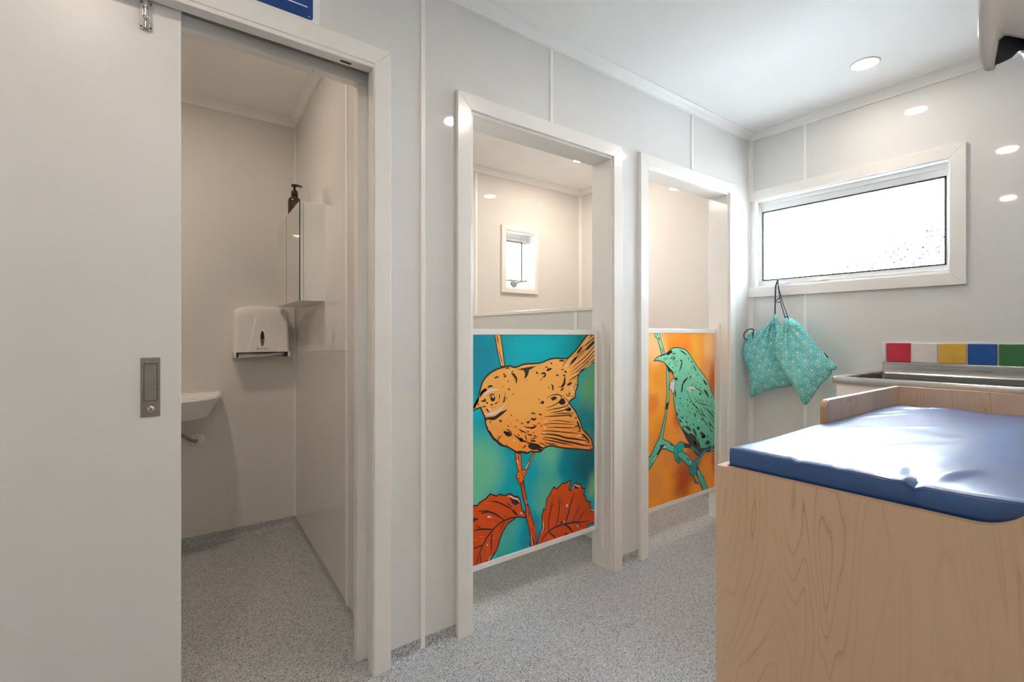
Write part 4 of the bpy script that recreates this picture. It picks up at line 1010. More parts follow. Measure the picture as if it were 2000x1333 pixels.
'ink:3:1844 5264 1836 5248 1817 5243 1798 5252 1791 5270 1798 5286 1817 5291 1836 5281',
'ink:3:2934 5270 2925 5252 2903 5247 2881 5257 2872 5277 2881 5295 2903 5300 2925 5290',
'ink:3:3342 5257 3329 5230 3295 5222 3262 5238 3249 5268 3262 5295 3295 5303 3329 5287',
'ink:3:3168 4616 3151 4583 3111 4574 3071 4594 3054 4631 3071 4664 3111 4673 3151 4653',
'ink:3:2348 5730 2341 5716 2326 5712 2310 5720 2304 5734 2310 5748 2326 5752 2341 5744',
'ink:3:1949 5512 1943 5500 1929 5497 1916 5503 1910 5516 1916 5528 1929 5531 1943 5525',
'ink:3:1512 5659 1508 5652 1500 5650 1492 5654 1488 5662 1492 5669 1500 5672 1508 5667',
'ink:3:2035 5735 2030 5725 2018 5722 2006 5728 2001 5739 2006 5749 2018 5752 2030 5747',
'ink:3:1569 6977 1564 6967 1552 6964 1541 6969 1536 6980 1541 6990 1552 6994 1564 6988',
'ink:3:1964 5407 2018 5426 2083 5424 2157 5401 2225 5370 2287 5333 2335 5285 2369 5226 2338 5188 2242 5170 2154 5184 2072 5229 2008 5288 1961 5361',
'ink:3:3290 4636 3377 4698 3490 4715 3630 4689 3766 4653 3901 4609 3986 4555 4024 4493 4002 4434 3919 4380 3782 4365 3589 4389 3432 4452 3308 4554',
'white:4:792 6746 780 6729 752 6724 723 6734 711 6752 723 6769 752 6774 780 6765',
'white:4:1201 6466 1192 6437 1170 6426 1149 6441 1140 6472 1149 6501 1170 6512 1192 6497',
'white:4:2532 4968 2521 4941 2497 4933 2472 4948 2462 4977 2472 5004 2497 5013 2521 4998',
'white:4:3076 5426 3067 5387 3045 5373 3023 5392 3014 5433 3023 5471 3045 5485 3067 5466',
'white:4:2097 5429 2090 5414 2072 5410 2055 5419 2048 5435 2055 5449 2072 5454 2090 5445',
'white:4:3085 7058 3078 7043 3060 7037 3041 7045 3034 7062 3041 7077 3060 7082 3078 7074',
'white:4:957 6317 960 6314 968 6307 978 6298 989 6289 1011 6285 1048 6283 1100 6286 1165 6294 1229 6307 1293 6321 1360 6334 1429 6353 1494 6374 1554 6394 1610 6416 1660 6437 1713 6460 1772 6483 1833 6511 1898 6544 1947 6569 1980 6586 1996 6594 2013 6566 1999 6553 1972 6528 1931 6489 1875 6438 1820 6390 1765 6348 1709 6314 1654 6289 1594 6266 1530 6244 1461 6222 1387 6202 1312 6186 1238 6183 1165 6189 1095 6202 1040 6215 997 6231 966 6249 951 6270 943 6282 938 6290 935 6294',
'red:3:2230 5633 2218 5602 2186 5592 2155 5609 2142 5643 2155 5674 2186 5684 2218 5667',
'red:3:4114 5433 4100 5399 4066 5388 4031 5407 4017 5444 4031 5478 4066 5489 4100 5471',
'ink:3:4386 6683 4404 6691 4439 6707 4492 6731 4563 6762 4636 6789 4711 6810 4788 6826 4868 6837 4943 6842 5013 6843 5080 6836 5141 6824 5196 6809 5244 6791 5285 6769 5320 6744 5346 6713 5361 6678 5363 6640 5354 6601 5335 6565 5306 6529 5269 6495 5224 6462 5176 6431 5125 6402 5071 6374 5015 6349 4956 6328 4895 6310 4833 6296 4770 6286 4701 6276 4628 6266 4549 6256 4465 6247 4403 6241 4361 6236 4340 6234 4338 6246 4359 6249 4401 6256 4463 6266 4546 6280 4624 6294 4697 6307 4764 6321 4826 6335 4886 6352 4943 6371 4999 6394 5054 6418 5106 6444 5155 6472 5201 6502 5243 6533 5277 6563 5300 6592 5315 6619 5322 6645 5321 6667 5311 6687 5293 6708 5264 6728 5227 6747 5183 6763 5132 6777 5074 6788 5011 6795 4943 6798 4870 6797 4793 6791 4717 6780 4642 6763 4569 6741 4498 6714 4444 6693 4408 6679 4390 6672',
'ink:3:5374 6754 5390 6743 5424 6720 5473 6686 5539 6641 5601 6598 5659 6557 5712 6517 5762 6479 5799 6442 5823 6404 5832 6365 5824 6328 5807 6296 5780 6266 5745 6240 5701 6214 5644 6193 5573 6175 5488 6161 5390 6151 5287 6141 5179 6133 5065 6126 4946 6122 4833 6119 4726 6114 4626 6108 4531 6101 4460 6095 4412 6092 4389 6090 4388 6102 4411 6105 4458 6112 4529 6121 4624 6134 4724 6146 4831 6157 4944 6167 5063 6174 5176 6181 5284 6190 5386 6199 5482 6209 5564 6223 5632 6239 5684 6258 5723 6280 5753 6303 5774 6325 5787 6346 5792 6365 5788 6386 5770 6415 5739 6450 5693 6489 5642 6531 5587 6576 5528 6622 5464 6671 5416 6708 5384 6732 5368 6744',
'ink:3:5849 6214 5840 6205 5822 6186 5795 6158 5759 6119 5710 6085 5650 6055 5579 6029 5497 6010 5415 5996 5333 5986 5252 5978 5172 5974 5085 5970 4993 5969 4895 5972 4791 5976 4713 5979 4661 5982 4635 5983 4635 5995 4661 5996 4713 5999 4791 6003 4895 6009 4992 6015 5084 6019 5170 6022 5249 6027 5329 6034 5409 6044 5489 6057 5570 6071 5640 6088 5698 6111 5746 6138 5784 6172 5813 6197 5832 6214 5842 6223',
'ink:3:6140 5935 6138 5930 6133 5919 6126 5904 6115 5881 6085 5862 6037 5849 5971 5840 5887 5835 5792 5833 5684 5837 5566 5847 5436 5859 5313 5868 5197 5874 5087 5880 4984 5882 4907 5883 4855 5884 4829 5884 4829 5896 4855 5898 4906 5902 4984 5908 5087 5915 5198 5919 5315 5916 5439 5907 5569 5895 5687 5886 5793 5879 5887 5872 5970 5870 6034 5873 6079 5881 6105 5893 6114 5911 6123 5925 6128 5935 6131 5940',
'ink:3:6250 5860 6238 5853 6215 5839 6181 5819 6135 5790 6068 5768 5982 5752 5876 5742 5751 5737 5618 5737 5475 5742 5324 5750 5163 5760 5002 5769 4839 5780 4676 5795 4512 5809 4389 5820 4306 5828 4265 5831 4266 5845 4307 5845 4390 5843 4513 5841 4678 5838 4842 5835 5004 5826 5166 5816 5326 5806 5477 5799 5619 5794 5752 5788 5875 5784 5979 5786 6063 5796 6127 5812 6173 5836 6208 5854 6232 5866 6244 5872',
'ink:3:4542 5596 4570 5597 4626 5599 4709 5602 4820 5606 4928 5606 5033 5601 5133 5590 5230 5574 5322 5557 5411 5538 5497 5519 5578 5498 5670 5478 5773 5456 5886 5433 6010 5410 6103 5393 6165 5382 6197 5376 6195 5367 6164 5371 6101 5379 6007 5391 5882 5407 5767 5423 5664 5441 5571 5462 5489 5483 5405 5502 5316 5520 5224 5537 5129 5553 5030 5565 4927 5576 4820 5582 4709 5584 4626 5585 4570 5586 4542 5586',
'ink:3:4174 5482 4198 5484 4244 5486 4314 5490 4408 5496 4512 5497 4626 5494 4750 5487 4884 5473 5056 5451 5266 5422 5515 5386 5801 5338 6016 5301 6159 5275 6230 5263 6229 5253 6157 5262 6013 5280 5797 5308 5510 5347 5262 5383 5052 5412 4880 5434 4747 5449 4624 5462 4511 5471 4408 5475 4315 5474 4245 5473 4198 5473 4175 5472',
'ink:3:4450 5313 4476 5313 4527 5313 4604 5312 4707 5311 4829 5305 4970 5292 5128 5271 5305 5242 5485 5215 5671 5189 5861 5161 6056 5131 6203 5109 6300 5094 6349 5087 6348 5075 6299 5079 6200 5088 6053 5101 5857 5118 5666 5141 5479 5167 5298 5195 5122 5224 4965 5248 4826 5269 4706 5283 4603 5290 4526 5296 4475 5299 4449 5301',
'ink:3:4114 5204 4149 5201 4219 5195 4325 5186 4465 5175 4606 5159 4748 5141 4890 5118 5033 5090 5180 5060 5333 5030 5491 4999 5654 4968 5820 4936 5987 4901 6157 4865 6330 4829 6459 4801 6545 4783 6588 4774 6586 4762 6543 4768 6456 4782 6326 4803 6152 4830 5980 4858 5812 4886 5646 4918 5483 4949 5325 4980 5172 5010 5024 5040 4882 5068 4741 5096 4601 5122 4462 5144 4322 5163 4218 5177 4148 5187 4113 5191',
'ink:3:4055 5070 4094 5066 4171 5057 4288 5045 4444 5028 4596 5008 4746 4984 4894 4957 5038 4925 5166 4890 5279 4854 5377 4818 5457 4783 5557 4749 5679 4716 5822 4682 5988 4649 6147 4615 6299 4580 6443 4541 6579 4502 6708 4464 6830 4429 6946 4396 7055 4364 7136 4340 7191 4325 7218 4317 7214 4296 7186 4302 7131 4314 7048 4333 6938 4357 6820 4383 6696 4410 6565 4439 6428 4469 6283 4499 6132 4532 5973 4566 5807 4599 5661 4633 5536 4668 5431 4703 5350 4739 5256 4773 5145 4808 5019 4843 4879 4882 4735 4918 4588 4952 4437 4982 4283 5009 4168 5029 4091 5042 4052 5049',
'ink:3:4116 4917 4157 4911 4238 4898 4361 4879 4526 4853 4690 4822 4853 4785 5015 4742 5176 4692 5334 4642 5491 4595 5647 4551 5803 4510 5954 4468 6101 4428 6241 4388 6377 4348 6502 4308 6617 4269 6722 4232 6816 4198 6914 4169 7017 4146 7126 4128 7240 4115 7326 4105 7384 4099 7412 4095 7411 4074 7382 4076 7325 4078 7238 4083 7122 4089 7011 4100 6904 4118 6801 4141 6705 4170 6599 4200 6483 4231 6357 4266 6221 4306 6081 4346 5935 4386 5784 4427 5628 4469 5470 4513 5312 4561 5153 4611 4995 4667 4837 4720 4678 4766 4518 4807 4356 4843 4234 4869 4153 4887 4112 4896',
'ink:3:4116 4833 4151 4825 4221 4807 4327 4782 4468 4747 4610 4712 4752 4676 4894 4634 5036 4592 5171 4552 5299 4516 5419 4483 5533 4453 5645 4419 5756 4384 5865 4349 5974 4313 6056 4287 6110 4269 6137 4261 6134 4246 6106 4252 6051 4266 5968 4286 5857 4313 5745 4340 5633 4366 5519 4393 5406 4423 5285 4456 5156 4492 5021 4532 4879 4574 4737 4616 4597 4661 4458 4706 4320 4751 4216 4785 4147 4807 4112 4818',
'ink:3:4238 4688 4254 4681 4286 4667 4335 4646 4399 4618 4470 4595 4547 4573 4631 4554 4724 4538 4810 4520 4885 4497 4951 4471 5007 4443 5049 4422 5077 4408 5091 4401 5086 4389 5072 4394 5043 4404 4999 4419 4941 4438 4875 4455 4800 4471 4716 4488 4623 4503 4535 4524 4456 4549 4386 4584 4324 4621 4278 4649 4248 4668 4233 4677',
'ink:3:3936 4696 3960 4687 4008 4670 4081 4643 4174 4598 4251 4560 4311 4526 4355 4498 4384 4478 4406 4464 4420 4454 4428 4449 4423 4438 4414 4441 4398 4447 4374 4456 4342 4468 4294 4486 4231 4514 4154 4553 4062 4600 3997 4642 3953 4670 3931 4684',
'ink:3:6377 5457 6387 5444 6406 5419 6434 5380 6472 5329 6506 5267 6538 5196 6574 5119 6603 5029 6618 4959 6629 4912 6634 4888 6610 4875 6596 4894 6567 4931 6525 4987 6477 5067 6442 5145 6409 5216 6386 5284 6373 5348 6363 5396 6356 5429 6353 5445',
'ink:3:6196 5179 6282 5199 6367 5195 6451 5168 6450 5152 6364 5132 6280 5136 6196 5164',
'ink:3:6417 4908 6483 4922 6548 4918 6612 4894 6611 4882 6545 4867 6480 4871 6416 4895',
'ink:3:6673 4770 6686 4766 6713 4756 6754 4741 6809 4721 6880 4687 6955 4628 7041 4555 7135 4463 7197 4384 7239 4331 7259 4305 7243 4284 7215 4301 7160 4335 7077 4387 6977 4469 6894 4541 6823 4598 6771 4651 6728 4688 6694 4717 6672 4736 6660 4746',
'ink:3:6667 4581 6733 4596 6799 4593 6864 4574 6864 4562 6798 4548 6732 4550 6666 4570',
'ink:3:3467 6097 3560 6100 3648 6080 3732 6037 3729 6022 3636 6019 3548 6039 3464 6081',
'ink:3:3927 6003 3994 6011 4054 5992 4107 5947 4102 5929 4035 5921 3975 5940 3922 5986',
'ink:3:3434 5850 3451 5849 3483 5847 3533 5845 3592 5831 3637 5822 3672 5823 3699 5824 3730 5835 3757 5846 3774 5853 3783 5857 3796 5838 3790 5830 3779 5813 3761 5788 3733 5751 3685 5728 3630 5726 3570 5738 3509 5767 3468 5797 3441 5817 3427 5827',
'ink:3:3877 5545 3900 5581 3932 5599 3972 5602 3978 5590 3954 5555 3922 5536 3882 5534',
'ink:3:3408 5409 3420 5412 3446 5418 3485 5427 3534 5438 3580 5443 3626 5455 3673 5473 3725 5489 3767 5500 3795 5507 3809 5511 3818 5492 3807 5482 3784 5462 3751 5433 3703 5395 3648 5373 3593 5359 3537 5353 3484 5367 3445 5378 3420 5385 3407 5388',
'ink:3:3568 5517 3605 5538 3644 5545 3685 5536 3687 5526 3649 5505 3610 5499 3569 5507',
'ink:3:3581 5168 3603 5199 3633 5213 3669 5210 3674 5198 3651 5167 3622 5153 3585 5157',
'ink:3:3596 5008 3647 5040 3701 5050 3759 5040 3761 5026 3711 4995 3657 4984 3599 4994',
'ink:3:3379 5091 3441 5099 3502 5090 3560 5064 3559 5053 3496 5045 3436 5054 3377 5079',
'ink:3:3408 4928 3423 4928 3452 4928 3497 4927 3555 4926 3612 4928 3670 4939 3729 4958 3793 4982 3843 4998 3876 5010 3892 5015 3896 5005 3881 4996 3851 4978 3806 4950 3744 4916 3679 4895 3616 4883 3553 4882 3494 4896 3450 4907 3421 4914 3407 4917',
'ink:3:3409 4841 3535 4849 3657 4829 3776 4782 3774 4764 3647 4756 3525 4776 3406 4823',
'ink:3:5777 6787 5815 6825 5859 6838 5909 6826 5914 6810 5876 6772 5831 6759 5781 6771',
'ink:3:5648 6715 5743 6725 5836 6718 5928 6694 5928 6683 5833 6673 5740 6680 5647 6704',
'ink:3:3851 4484 3978 4496 4098 4474 4213 4415 4209 4391 4083 4379 3962 4401 3848 4460',
'ink:3:3836 4371 3951 4392 4061 4376 4167 4324 4164 4300 4049 4280 3939 4296 3833 4347',
'ink:3:6250 5598 6295 5625 6329 5613 6352 5563 6344 5538 6299 5511 6266 5523 6243 5573',
'ink:3:7057 4268 7130 4276 7201 4266 7270 4240 7268 4229 7196 4221 7125 4230 7056 4257',
'ink:3:5797 5735 5889 5739 5977 5722 6063 5684 6060 5670 5968 5666 5880 5683 5794 5721',
'ink:3:4645 6656 4726 6693 4806 6718 4884 6729 4962 6717 5038 6682 5046 6643 4985 6600 4894 6566 4771 6541 4724 6548 4752 6587 4726 6614 4645 6630',
'ink:3:5374 6595 5458 6592 5535 6559 5603 6496 5628 6434 5608 6374 5542 6326 5428 6293 5321 6303 5221 6357 5161 6395 5140 6419 5168 6446 5243 6478 5293 6520 5319 6571',
'ink:3:5899 6127 5974 6057 5982 5998 5924 5948 5845 5938 5746 5965 5660 5989 5586 6010 5599 6036 5697 6067 5775 6102 5833 6142',
'ink:3:4258 6502 4228 6454 4156 6439 4085 6466 4056 6519 4085 6567 4156 6583 4228 6556',
'ink:3:4056 6489 4046 6470 4023 6464 4000 6474 3991 6495 4000 6513 4023 6520 4046 6510',
'ink:3:3972 6657 3964 6629 3945 6618 3926 6632 3918 6662 3926 6690 3945 6701 3964 6687',
'ink:3:5706 6768 5697 6750 5674 6743 5651 6753 5641 6772 5651 6790 5674 6796 5697 6787',
'ink:3:6098 6622 6087 6594 6062 6584 6036 6598 6025 6628 6036 6656 6062 6666 6087 6652',
'ink:3:4126 5751 4118 5735 4099 5730 4080 5739 4072 5756 4080 5772 4099 5777 4118 5768',
'ink:3:5093 6884 5087 6872 5073 6868 5058 6874 5053 6886 5058 6898 5073 6902 5087 6896',
'ink:3:7389 3937 7374 3914 7340 3909 7306 3924 7292 3951 7306 3973 7340 3979 7374 3964',
'ink:3:4461 5436 4450 5426 4425 5424 4400 5432 4389 5444 4400 5455 4425 5457 4450 5449',
'pink:4:4209 5612 4281 5654 4358 5670 4439 5657 4442 5639 4370 5597 4294 5582 4212 5594',
'pink:4:4121 5118 4211 5134 4297 5122 4380 5082 4378 5064 4288 5049 4202 5061 4119 5100',
'pink:4:6280 4676 6417 4707 6554 4709 6691 4681 6691 4661 6554 4630 6418 4628 6280 4656',
'pink:4:6520 4373 6674 4360 6824 4326 6970 4271 6968 4257 6814 4270 6664 4304 6517 4359',
'pink:4:6674 4067 6881 4047 7086 4010 7288 3957 7286 3946 7079 3966 6875 4002 6673 4056',
'pink:4:5054 6737 5128 6719 5192 6681 5245 6623 5239 6609 5165 6627 5101 6665 5047 6724',
'pink:4:5537 6549 5610 6484 5670 6407 5717 6318 5709 6310 5636 6376 5576 6453 5529 6541',
'pink:4:5290 6090 5385 6121 5482 6134 5581 6128 5583 6115 5488 6083 5390 6071 5291 6077',
'pink:4:5882 6195 5970 6128 6048 6048 6115 5956 6108 5948 6020 6016 5942 6096 5875 6187',
'pink:4:4121 4944 4159 4965 4194 4961 4227 4931 4225 4914 4187 4893 4152 4898 4119 4927',
'pink:4:6057 6826 6076 6875 6109 6905 6157 6916 6167 6903 6148 6854 6115 6824 6066 6813',
'white:4:4327 5298 4311 5277 4272 5272 4233 5286 4217 5311 4233 5332 4272 5337 4311 5323',
'white:4:4181 4512 4168 4490 4135 4485 4102 4499 4089 4524 4102 4545 4135 4550 4168 4536',
'white:4:5911 6576 5892 6550 5845 6542 5799 6557 5780 6586 5799 6612 5845 6620 5892 6605',
'orange:2:345 6511 384 6574 483 6678 622 6754 787 6731 971 6623 757 6625 532 6569',
'ink:0:2538 4441 2748 4388 2903 4276 2946 3621 2917 3514 2720 3547 2636 3805 2580 4080',
'leg:1:2583 4390 2731 4353 2866 4256 2907 3625 2889 3558 2749 3581 2673 3815 2618 4086',
'ink:3:2754 4322 2781 4211 2791 4098 2782 3984 2770 3983 2742 4094 2733 4206 2742 4321',
'white:4:2683 4110 2709 4045 2718 3977 2711 3906 2700 3904 2675 3970 2666 4038 2672 4109',
'ink:3:2640 4228 2660 4185 2667 4139 2662 4091 2654 4090 2634 4133 2627 4178 2632 4226',
'ink:0:3581 4290 3714 4271 3581 4017 3261 3546 3045 3537 3319 3876',
'leg:1:3602 4246 3651 4239 3546 4038 3238 3586 3106 3568 3352 3852',
'white:4:3351 3868 3284 3766 3207 3673 3120 3590 3114 3596 3181 3698 3258 3791 3344 3875',
'ink:0:2574 3405 2748 3587 2946 3599 3203 3590 3226 3462 3117 3278 3065 3107 2832 2966 2706 3049 2664 3223',
'leg:1:2621 3398 2765 3549 2946 3560 3171 3552 3186 3469 3081 3294 3033 3132 2833 3011 2740 3073 2700 3237',
'ink:3:2619 3313 2657 3360 2704 3392 2759 3411 2765 3402 2726 3355 2680 3322 2625 3304',
'ink:3:2703 3198 2741 3248 2788 3284 2843 3307 2849 3298 2811 3248 2764 3212 2709 3189',
'ink:3:2901 3343 2933 3374 2971 3390 3015 3390 3019 3380 2986 3348 2948 3332 2905 3332',
'ink:3:2802 3471 2822 3503 2850 3520 2886 3523 2891 3514 2871 3482 2843 3464 2807 3461',
'ink:3:2958 3243 2988 3269 3021 3278 3058 3271 3061 3260 3031 3234 2998 3225 2961 3233',
'ink:3:2991 3484 3024 3478 3048 3459 3063 3427 3057 3418 3024 3424 3000 3443 2985 3475',
'ink:3:2745 3101 2763 3139 2791 3164 2829 3175 2835 3167 2817 3129 2789 3105 2751 3093',
'white:4:2767 3321 2757 3304 2734 3300 2711 3312 2701 3332 2711 3350 2734 3353 2757 3341',
'ink:0:2846 2945 2903 3159 2988 3188 3065 3130 3102 2876 3261 2056 3362 1877 3435 1606 3581 1215 3699 891 3686 923 3790 303 3822 0 3422 0 3378 180 3435 386 3319 890 3174 1352 3123 1701 3131 1903 2988 2314',
'rust:1:2896 2944 2943 3121 2980 3134 3020 3103 3055 2868 3215 2039 3317 1859 3389 1592 3536 1198 3654 874 3731 941 3742 297 3773 0 3471 0 3428 179 3485 385 3365 903 3221 1363 3171 1704 3180 1910 3035 2327',
'ink:3:2981 3147 3015 3043 3029 2936 3023 2825 3010 2823 2976 2927 2962 3035 2967 3145',
'ink:3:3181 2190 3240 2093 3278 1987 3296 1873 3283 1867 3224 1964 3185 2069 3167 2184',
'pink:4:3150 2239 3186 2163 3210 2083 3221 1999 3213 1996 3177 2072 3153 2152 3141 2236',
'ink:3:3279 1671 3285 1664 3297 1649 3314 1628 3338 1597 3349 1558 3352 1517 3345 1475 3325 1435 3310 1408 3299 1390 3294 1381 3285 1385 3287 1395 3291 1416 3298 1447 3307 1487 3313 1519 3311 1550 3303 1579 3290 1612 3281 1639 3274 1657 3271 1665',
'ink:3:3578 778 3569 743 3546 734 3524 754 3514 793 3524 828 3546 838 3569 818',
'pink:4:3454 565 3508 377 3547 185 3570 0 3558 0 3509 176 3470 368 3445 563',
'ink:3:3516 462 3606 306 3669 137 3699 0 3663 0 3602 107 3538 275 3500 455',
'ink:0:238 2555 347 2564 545 2512 706 2625 984 2706 1214 2879 1552 2721 1737 2764 1924 2680 2086 2648 2249 2698 2580 2485 2720 2475 2861 2295 2931 2012 2974 1802 3088 1676 3203 1640 3203 1594 3145 1348 2889 1457 2664 1508 2414 1414 2140 1323 1924 1069 1764 783 1658 464 1552 298 1318 61 1278 0 192 0',
'rust:1:297 2499 342 2503 556 2447 733 2570 1011 2651 1221 2809 1546 2657 1731 2701 1906 2622 2089 2586 2240 2632 2560 2426 2689 2417 2805 2268 2873 1999 2918 1774 3054 1624 3143 1596 3143 1601 3103 1431 2907 1515 2659 1570 2394 1471 2105 1375 1874 1104 1708 808 1603 490 1505 336 1270 99 1206 0 252 0',
'ink:3:3140 1373 3106 1384 3039 1405 2938 1437 2804 1479 2665 1508 2521 1525 2372 1530 2215 1522 2081 1513 1970 1503 1883 1491 1819 1477 1750 1455 1676 1424 1597 1384 1513 1335 1432 1284 1354 1231 1281 1176 1211 1120 1144 1061 1081 1001 1021 939 965 876 912 808 861 737 813 661 768 580 723 484 677 372 631 244 585 101 553 0 530 0 560 109 601 256 642 387 684 503 727 604 770 690 816 771 866 847 921 919 979 985 1040 1049 1105 1112 1174 1172 1245 1230 1321 1286 1400 1341 1482 1393 1569 1444 1651 1486 1729 1519 1803 1543 1873 1558 1964 1571 2077 1581 2213 1588 2372 1591 2525 1582 2673 1561 2815 1527 2950 1481 3050 1446 3117 1423 3151 1412',
'ink:3:1967 1524 1946 1540 1906 1572 1844 1619 1763 1683 1681 1743 1597 1801 1514 1859 1430 1915 1343 1967 1253 2017 1161 2062 1066 2105 976 2142 889 2171 804 2191 720 2202 657 2210 615 2216 594 2218 595 2239 616 2238 659 2237 722 2235 808 2232 898 2220 992 2199 1088 2168 1186 2124 1280 2077 1372 2027 1461 1973 1547 1916 1631 1856 1712 1792 1793 1726 1871 1658 1930 1607 1969 1573 1989 1556',
'ink:3:1364 1264 1346 1269 1310 1279 1256 1294 1184 1314 1106 1332 1020 1353 927 1374 827 1396 733 1412 643 1425 560 1438 480 1446 420 1452 380 1456 360 1458 360 1480 380 1481 420 1484 481 1488 562 1494 649 1495 742 1485 839 1468 941 1447 1035 1424 1122 1400 1200 1373 1270 1346 1323 1326 1358 1313 1375 1306',
'ink:3:722 1465 717 1470 707 1480 691 1496 670 1516 650 1539 630 1562 610 1585 591 1612 578 1633 569 1647 565 1654 574 1663 580 1659 593 1649 613 1635 638 1615 659 1592 680 1568 699 1545 716 1520 728 1501 736 1488 740 1482',
'ink:3:858 759 844 757 816 752 774 746 718 736 659 730 597 725 531 719 463 719 412 721 377 722 360 723 359 738 376 742 410 748 460 759 528 770 593 776 655 781 714 786 771 788 813 789 842 790 856 790',
'ink:3:2013 1452 2002 1442 1980 1421 1946 1390 1902 1350 1864 1312 1832 1272 1806 1231 1781 1188 1762 1155 1750 1133 1743 1122 1731 1128 1735 1141 1742 1165 1753 1202 1768 1253 1796 1301 1831 1346 1873 1388 1922 1424 1960 1450 1984 1467 1997 1476',
'ink:3:1337 1126 1335 1111 1331 1080 1324 1033 1316 972 1311 896 1306 804 1303 695 1300 570 1293 476 1288 413 1286 382 1271 382 1269 413 1264 476 1257 570 1255 696 1257 806 1263 901 1274 979 1288 1041 1298 1087 1305 1117 1308 1132',
'ink:3:743 411 743 399 743 376 742 341 742 295 744 246 750 190 760 130 771 62 776 11 778 0 757 0 755 5 739 54 722 121 711 184 706 243 705 296 711 343 716 378 718 401 720 413',
'ink:3:1110 2084 1099 2084 1076 2084 1043 2084 998 2085 954 2087 909 2088 863 2088 816 2092 780 2096 756 2099 744 2100 744 2115 755 2118 779 2123 814 2130 861 2139 909 2140 956 2138 1002 2136 1046 2127 1080 2121 1102 2116 1113 2114',
'ink:3:966 0 999 17 1048 40 1096 58 1143 79 1188 101 1237 115 1275 126 1300 133 1312 137 1323 114 1313 105 1293 88 1263 61 1222 26 1174 2 1170 0',
'ink:3:1949 1704 1948 1725 1957 1738 1984 1735 1999 1722 2008 1695 1999 1682 1980 1678',
'ink:3:1216 2539 1237 2535 1280 2527 1344 2515 1430 2499 1522 2473 1621 2437 1723 2387 1830 2327 1942 2260 2057 2186 2174 2104 2294 2011 2383 1941 2443 1895 2473 1872 2466 1860 2434 1881 2371 1921 2276 1981 2150 2061 2030 2138 1916 2211 1806 2277 1701 2337 1601 2387 1509 2431 1421 2465 1338 2489 1276 2507 1234 2519 1213 2525',
'ink:3:2394 1925 2528 1839 2640 1726 2727 1586 2712 1568 2578 1654 2466 1767 2378 1907',
'ink:3:2116 2265 2127 2260 2149 2249 2182 2232 2227 2209 2265 2176 2298 2138 2326 2096 2344 2049 2356 2014 2364 1991 2369 1980 2360 1974 2353 1984 2339 2004 2319 2034 2293 2073 2267 2110 2238 2143 2203 2173 2166 2205 2138 2230 2120 2247 2110 2256',
'ink:3:286 2042 507 1965 669 1883 458 1883 360 1791 286 1818',
'ink:3:2276 2490 2414 2385 2636 2318 2818 2125 2552 2074 2386 2215',
'white:4:2136 2533 2140 2537 2148 2546 2160 2559 2180 2578 2220 2578 2275 2559 2348 2524 2435 2467 2507 2423 2566 2392 2610 2376 2645 2372 2685 2353 2721 2323 2756 2283 2788 2233 2812 2196 2829 2172 2837 2160 2828 2152 2818 2163 2799 2185 2771 2217 2733 2260 2698 2291 2664 2311 2634 2322 2599 2326 2548 2346 2486 2378 2411 2424 2326 2484 2262 2528 2214 2552 2185 2557 2171 2545 2157 2534 2148 2527 2144 2524',
'white:4:1206 1872 1186 1843 1137 1840 1088 1865 1068 1903 1088 1931 1137 1934 1186 1909',
'pink:4:1190 1881 1235 1878 1274 1860 1307 1827 1303 1817 1258 1819 1219 1837 1186 1870',
'white:4:1115 695 1104 664 1078 656 1052 677 1041 714 1052 746 1078 754 1104 733',
'white:4:2851 1701 2899 1695 2934 1669 2956 1622 2947 1609 2899 1614 2864 1641 2842 1687',
'pink:4:1295 204 1242 118 1178 43 1126 0 1103 0 1148 73 1213 148 1288 211',
'ink:0:3826 0 3879 281 3969 535 4120 648 4105 917 4084 1222 4205 1566 4257 1612 4318 1495 4388 1992 4548 2123 4829 2503 5050 2367 5436 2593 5566 2517 5928 2613 6021 2524 5862 2202 5961 2106 6162 2364 6331 2461 6399 2316 6667 2316 6708 2062 6969 2047 6847 1699 6959 1647 7057 1378 7358 1272 7287 1006 7585 788 7585 110 7198 130 7157 0',
'rust:1:3883 0 3933 266 4016 500 4177 622 4160 921 4140 1215 4252 1534 4241 1523 4329 1428 4440 1963 4589 2084 4844 2429 5050 2302 5436 2529 5558 2458 5912 2552 5954 2512 5794 2190 5967 2023 6199 2322 6307 2383 6364 2261 6619 2261 6660 2009 6892 1996 6778 1670 6914 1606 7014 1335 7291 1237 7223 983 7585 719 7585 166 7158 187 7099 0',
'ink:3:3968 0 4001 39 4051 100 4119 183 4189 256 4259 319 4329 372 4400 416 4484 456 4578 494 4685 529 4804 561 4927 583 5052 595 5180 598 5310 592 5441 585 5575 578 5713 570 5853 561 5983 550 6100 537 6206 521 6300 501 6402 478 6512 453 6632 425 6761 395 6878 373 6984 357 7078 349 7161 347 7224 346 7266 346 7287 345 7287 323 7266 323 7224 321 7161 319 7077 316 6981 320 6873 331 6753 348 6623 372 6502 393 6390 413 6288 431 6196 448 6092 464 5977 477 5849 488 5709 496 5572 504 5438 511 5306 518 5179 524 5056 521 4935 510 4818 489 4702 459 4598 427 4507 393 4428 356 4361 317 4294 268 4227 209 4159 141 4091 61 4040 1',
'ink:3:4527 485 4524 513 4518 570 4508 655 4495 770 4498 900 4517 1042 4552 1197 4603 1362 4645 1511 4681 1646 4711 1766 4733 1872 4749 1953 4759 2006 4765 2033 4781 2030 4777 2003 4771 1949 4761 1867 4748 1758 4727 1633 4696 1495 4654 1344 4603 1180 4569 1031 4549 895 4544 772 4554 660 4562 575 4567 518 4570 490',
